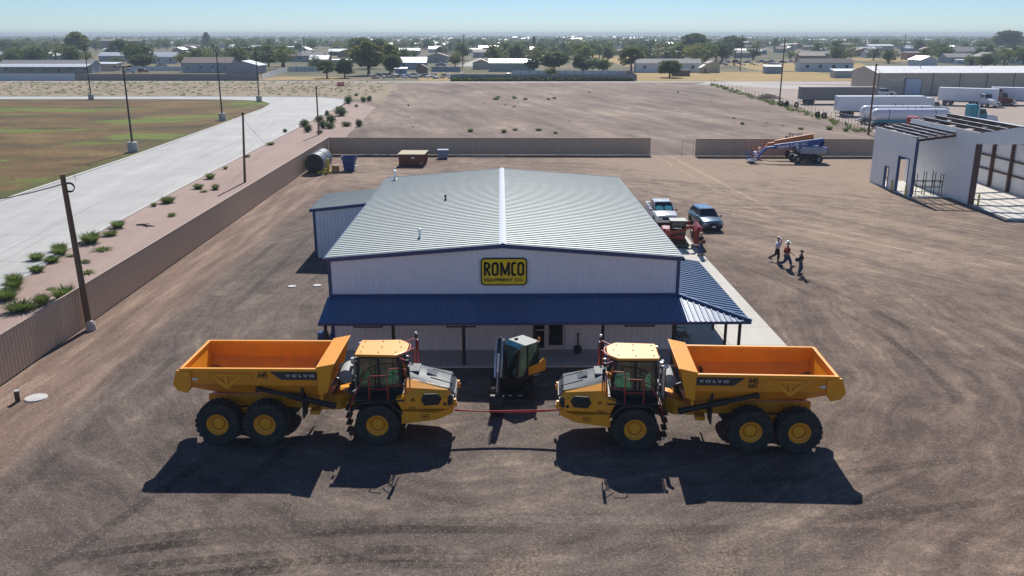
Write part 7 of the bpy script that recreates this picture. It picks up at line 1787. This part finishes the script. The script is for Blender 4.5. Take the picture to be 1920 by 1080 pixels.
house("white roofed block behind the tall cottonwood row", 120, 640, 12, 8, 3.2, .4, "white", "white", 'm', 1)
house("brown walled house with white porch roof behind the golden field", 131, 660, 18, 9, 3.4, 1.0, "brown", "white", 'x', 2)

# street fences
def board_fence(label, A, B, h, m, step=2.4, top=None):
    A, B = Vector((A[0], A[1], 0)), Vector((B[0], B[1], 0)); d = B - A; L = d.length; n = max(1, round(L / step)); rz = math.atan2(d.y, d.x)
    t = thing("street_fence", label, "fence", A, rz); w = L / n
    me = MB().b2(.02, w - .02, -.03, .03, .02, h).mesh("panel", m); mp = MB().b2(-.07, .07, -.07, .07, 0, h + .06).mesh("post", top or m)
    for k in range(n): link("panel", me, t, (k * w, 0, 0))
    for k in range(n + 1): link("post", mp, t, (k * w, 0, 0))
    return t
board_fence("white panel fence along the street at the far left", (-300, 330.5), (-156, 327.8), 2.5, HW["white"], 3.6)
board_fence("brown board fence along the street, left of the golden yard", (-155.8, 327.8), (-88.4, 326.4), 2.3, HW["fence_brown"], 3.0)
board_fence("white sheet fence slanting back beside the golden yard", (-88.0, 329), (-96.5, 405), 2.2, HW["white"], 3.2, HW["dark"])
board_fence("pale sheet fence closing the back of the golden yard", (-96.0, 405.5), (-82, 407), 2.2, HW["white"], 3.2, HW["dark"])
board_fence("dark weathered fence along the street right of the cluttered yard", (-18, 321.2), (48.7, 320.2), 2.4, HW["fence_grey"], 2.6)
board_fence("pale metal fence behind the dark weathered street fence", (4.8, 362.5), (52, 361.5), 2.1, HW["white"], 3.6, HW["dark"])
board_fence("brown end fence joining the pale metal fence to the street", (52.2, 361.5), (49.4, 321), 2.2, HW["brown"], 3.0)
board_fence("white low fence in front of the parked white cars on the left", (-173, 415), (-141, 414), 2.0, HW["white"], 4.0, HW["blue"])
board_fence("grey fence behind the cluttered yard near the centre", (-31, 402), (-18, 402), 2.2, HW["blue"], 3.2)
# parked cars in town
PC = {k: mat("paint_" + k, c, .35, .1, var=.03) for k, c in dict(white=(.66, .67, .68), red=(.30, .02, .02), silver=(.42, .44, .46), blue=(.10, .18, .32), black=(.02, .02, .022), tan=(.35, .28, .20)).items()}
carp = {}
for k in ("pickup", "suv", "sedan"): carp[k] = make_car(k, PC["white"], "x", (0, 0, 0), 0)
def parked(kind, paint, label, x, y, rz, group=None):
    c = dup(carp[kind], (x, y, .02), R(rz), label, group)
    for ch in c.children:
        if ch.name.split('.')[0] in ("body", "roof"): ch.material_slots[0].link = 'OBJECT'; ch.material_slots[0].material = PC[paint]
    return c
parked("pickup", "white", "white pickup parked behind the brown street fence on the left", -162.5, 392, 185)
parked("suv", "red", "red SUV parked behind the brown street fence on the left", -158.8, 398, 10)
parked("sedan", "silver", "silver car parked left of a white pickup before the long white roofed house", -190, 478, 175)
parked("pickup", "white", "white pickup parked before the long white roofed house", -176, 466, 178)
parked("pickup", "blue", "pale blue and white pickup raised before the grey gable end house", -31.2, 470, 0)
parked("suv", "white", "white van like car behind the left end of the dark street fence", -14.6, 345, -80)
parked("pickup", "white", "white pickup behind the middle of the dark street fence", 3.0, 343, 10)
parked("sedan", "red", "red car behind the dark street fence next to the white van", -9.0, 345, 0)
parked("suv", "silver", "silver SUV parked beside the white house with gable end", 84, 745, 15)
parked("sedan", "tan", "old tan car among the clutter near the centre", -29.5, 352, 40)
rnd = random.Random(12)
for k in range(13):
    parked(rnd.choice(("pickup", "suv", "sedan")), rnd.choice(("white", "silver", "black", "tan", "blue")), "old car standing in the row of vehicles right of the golden yard", 126 + k * 5.2 + rnd.uniform(-1, 1), 520 + rnd.uniform(-14, 14), rnd.choice((0, 90, 30, 160)), "old vehicles in a row beyond the golden yard")
for o in carp.values():
    for ch in list(o.children_recursive) + [o]: bpy.data.objects.remove(ch)
# clutter in the yard near the centre
CLUT = [HW["white"], HW["blue"], HW["brown"], HW["dark"], HR["silver"], HW["tan"]]
mb = MB(); rnd = random.Random(17)
for k in range(170):
    if k < 110: x, y = rnd.uniform(-52, -18), rnd.uniform(338, 372)
    else: x, y = rnd.uniform(118, 185), rnd.uniform(478, 545)
    s = rnd.uniform(.4, 1.6); mb.box((x, y, s * .3), (s * rnd.uniform(.6, 1.6), s, s * .62), rnd.randrange(6), rnd.uniform(0, 3), rnd.uniform(-.15, .15) * 0)
tag(mb.build("yard_clutter", CLUT), "heaps of scrap, boxes and junk around the cluttered town yards", "clutter", kind="stuff")
# poles in town
for x, y, h, lb in ((-19.9, 490, 16.2, "tallest pole near the centre beside the light olive tree"), (-18.8, 444, 11.8, "shorter pole in front of the tallest central pole"), (110.5, 409, 16.0, "tall pole standing in the golden yard on the right"), (-352, 715, 15.5, "tall pole among the trees at the far left"), (-247, 735, 15, "tall pole behind the grey walled house on the left"), (-122, 560, 14.5, "tall pole beside the long grey mobile home"), (75, 960, 17, "tall pole standing behind the dense dark trees"), (124, 470, 12, "pole left of the row of old vehicles"), (290, 640, 16, "tall dark pole above the tan warehouse roof")):
    wood_pole(lb, x, y, h, .24, (.15, 0), 1)

# ------------------------------------------------------------------ the town further off: houses, trees, poles and cars one by one
rnd = random.Random(2024)
boxes = []
def inview(x, y, m=1.06): return abs(x - y * .013) < y * .60 * m
def free(x, y, r):
    for a, b, c in boxes:
        if (a - x) ** 2 + (b - y) ** 2 < (c + r) ** 2: return False
    return True
for o in list(C.objects):
    if o.parent is None and o.location.y > 330 and "category" in o: boxes.append((o.location.x, o.location.y, 15 if o["category"] in ("house", "shed", "garage", "building") else (7 if o["category"] == "tree" else 4)))
for y in range(320, 1100, 12): boxes.append((lerp(-19, 20, (y - 470) / 630) if y > 470 else -19, y, 7))
for q in ((75, 500), (80, 560), (85, 620), (85, 690), (110, 340), (80, 370), (120, 360), (-74, 340), (-80, 350), (-74, 360)): boxes.append((q[0], q[1], 16))
hp = []
for w, d, h, rs, rd, nw in ((15, 9, 3.2, 1.9, 'x', 3), (20, 8, 3.3, 1.5, 'x', 4), (11, 10, 3.4, 2.0, 'y', 2), (24, 7, 3.0, .5, 'm', 4), (9, 7, 2.8, 1.2, 'y', 0), (30, 11, 4.4, 1.6, 'x', 3)):
    hp.append([(nm, mb.mesh(nm.strip('>'), {'w': HW["white"], 'r': HR["grey"], 'f': HW["white"], 'g': GLS, 's': TRIMD, 'c': HR["white"]}[s]), s) for nm, mb, s in house_meshes(w, d, h, rs, rd, nw, door=nw > 0)])
def far_house(x, y, k, wall, roof, rz):
    t = thing("town_house", "far off house with plain walls and a low roof in the hazy town", "house", (x, y, 0), rz, "far houses of the town"); last = None
    for nm, me, s in hp[k]:
        o = link(nm.strip('>'), me, last if nm[0] == '>' else t)
        if nm[0] != '>': last = o
        if s in 'wr': o.material_slots[0].link = 'OBJECT'; o.material_slots[0].material = HW[wall] if s == 'w' else HR[roof]
n = 0
while n < 150:
    y = 470 + 830 * rnd.random() ** 1.15; x = rnd.uniform(-.66, .66) * y + .013 * y
    if not free(x, y, 16): continue
    k = rnd.choice((0, 0, 1, 1, 2, 2, 3, 4, 4, 5)); far_house(x, y, k, rnd.choice(("white", "white", "grey", "tan", "brown", "cream", "blue", "pink", "mauve")), rnd.choice(("white", "white", "white", "grey", "tan", "silver", "brown", "dark")), rnd.choice((0, 0, PI / 2, PI / 2, .2))); boxes.append((x, y, 15)); n += 1
n = 0; clus = [(rnd.uniform(-.62, .62), 430 + 1000 * rnd.random()) for _ in range(150)]
while n < 560:
    cx, cy = rnd.choice(clus); y = cy + rnd.gauss(0, 16); x = cx * cy + rnd.gauss(0, 26)
    if y < 425 or not inview(x, y, 1.1) or not free(x, y, 2.5): continue
    kd = rnd.choice(("round", "round", "cottonwood", "cottonwood", "loose", "loose", "bush", "round", "pine")); h = rnd.uniform(6, 11.5)
    tree(kd, {"round": "dense dark green tree among the far houses of the town", "cottonwood": "tall uneven green tree among the far houses of the town", "loose": "pale olive tree among the far houses of the town", "bush": "low bushy tree among the far houses of the town", "pine": "dark pine among the far houses of the town"}[kd], x, y, h, h * rnd.uniform(.95, 1.45) * (.6 if kd == "pine" else 1), "far town trees, " + TRN[kd].replace('_', ' ')); boxes.append((x, y, 4.5)); n += 1
for k in range(26):
    y = 520 + 620 * rnd.random(); x = rnd.uniform(-.6, .6) * y
    if free(x, y, 1.5): wood_pole("thin distant utility pole in the hazy town", x, y, rnd.uniform(10, 13), .2, (0, 0), 1, group="far utility poles of the town")
# beyond about 1.2 km the town reads as one mass
mb = MB(); slots = [HW["white"], HR["white"], HW["tan"], HR["grey"], HW["grey"], HR["tan"]]
for k in range(600):
    y = 1250 + 3900 * rnd.random() ** 1.4; x = rnd.uniform(-.66, .66) * y; w, d, h = rnd.uniform(10, 34), rnd.uniform(8, 14), rnd.uniform(2.8, 5.0); a = rnd.randrange(3)
    mb.b2(x - w / 2, x + w / 2, y - d / 2, y + d / 2, 0, h, (0, 2, 4)[a]); r = (1, 1, 3, 5)[rnd.randrange(4)]
    mb.prism([(y - d / 2 - .4, h + .01), (y + d / 2 + .4, h + .01), (y, h + rnd.uniform(.6, 1.8))], x - w / 2 - .4, x + w / 2 + .4, 'x', r)
tag(mb.build("distant_town", slots, recalc=False), "mass of tiny pale roofs stretching to the horizon", "distant town", kind="stuff")
mb = MB()
for k in range(8500):
    y = 1150 + 5200 * rnd.random() ** 1.45; x = rnd.uniform(-.70, .70) * y; r = rnd.uniform(3.2, 7.0); h = rnd.uniform(4.5, 9.5)
    cloud(mb, (x, y, h * .52), (r, r * .8, h * .5), 10 if y < 2500 else 7, 2.1 if y < 2500 else 3.0, rnd, .2)
tag(mb.build("distant_woods", LEAFD, recalc=False), "band of distant trees along the horizon", "distant trees", kind="stuff")

# ------------------------------------------------------------------ the air
hz = bpy.data.materials.new("haze_air"); hz.use_nodes = True; N = hz.node_tree.nodes; N.remove(N["Principled BSDF"])
pv = N.new("ShaderNodeVolumePrincipled"); pv.inputs["Color"].default_value = (.72, .84, .95, 1); pv.inputs["Density"].default_value = HAZE; pv.inputs["Anisotropy"].default_value = 0.0
hz.node_tree.links.new(pv.outputs[0], N["Material Output"].inputs["Volume"])
mb = MB(); mb.b2(-6900, 6900, -6900, 6900, -1.0, 24.0); o = mb.build("haze", hz); tag(o, "thin pale blue haze filling the air over the plain", "haze", kind="stuff")
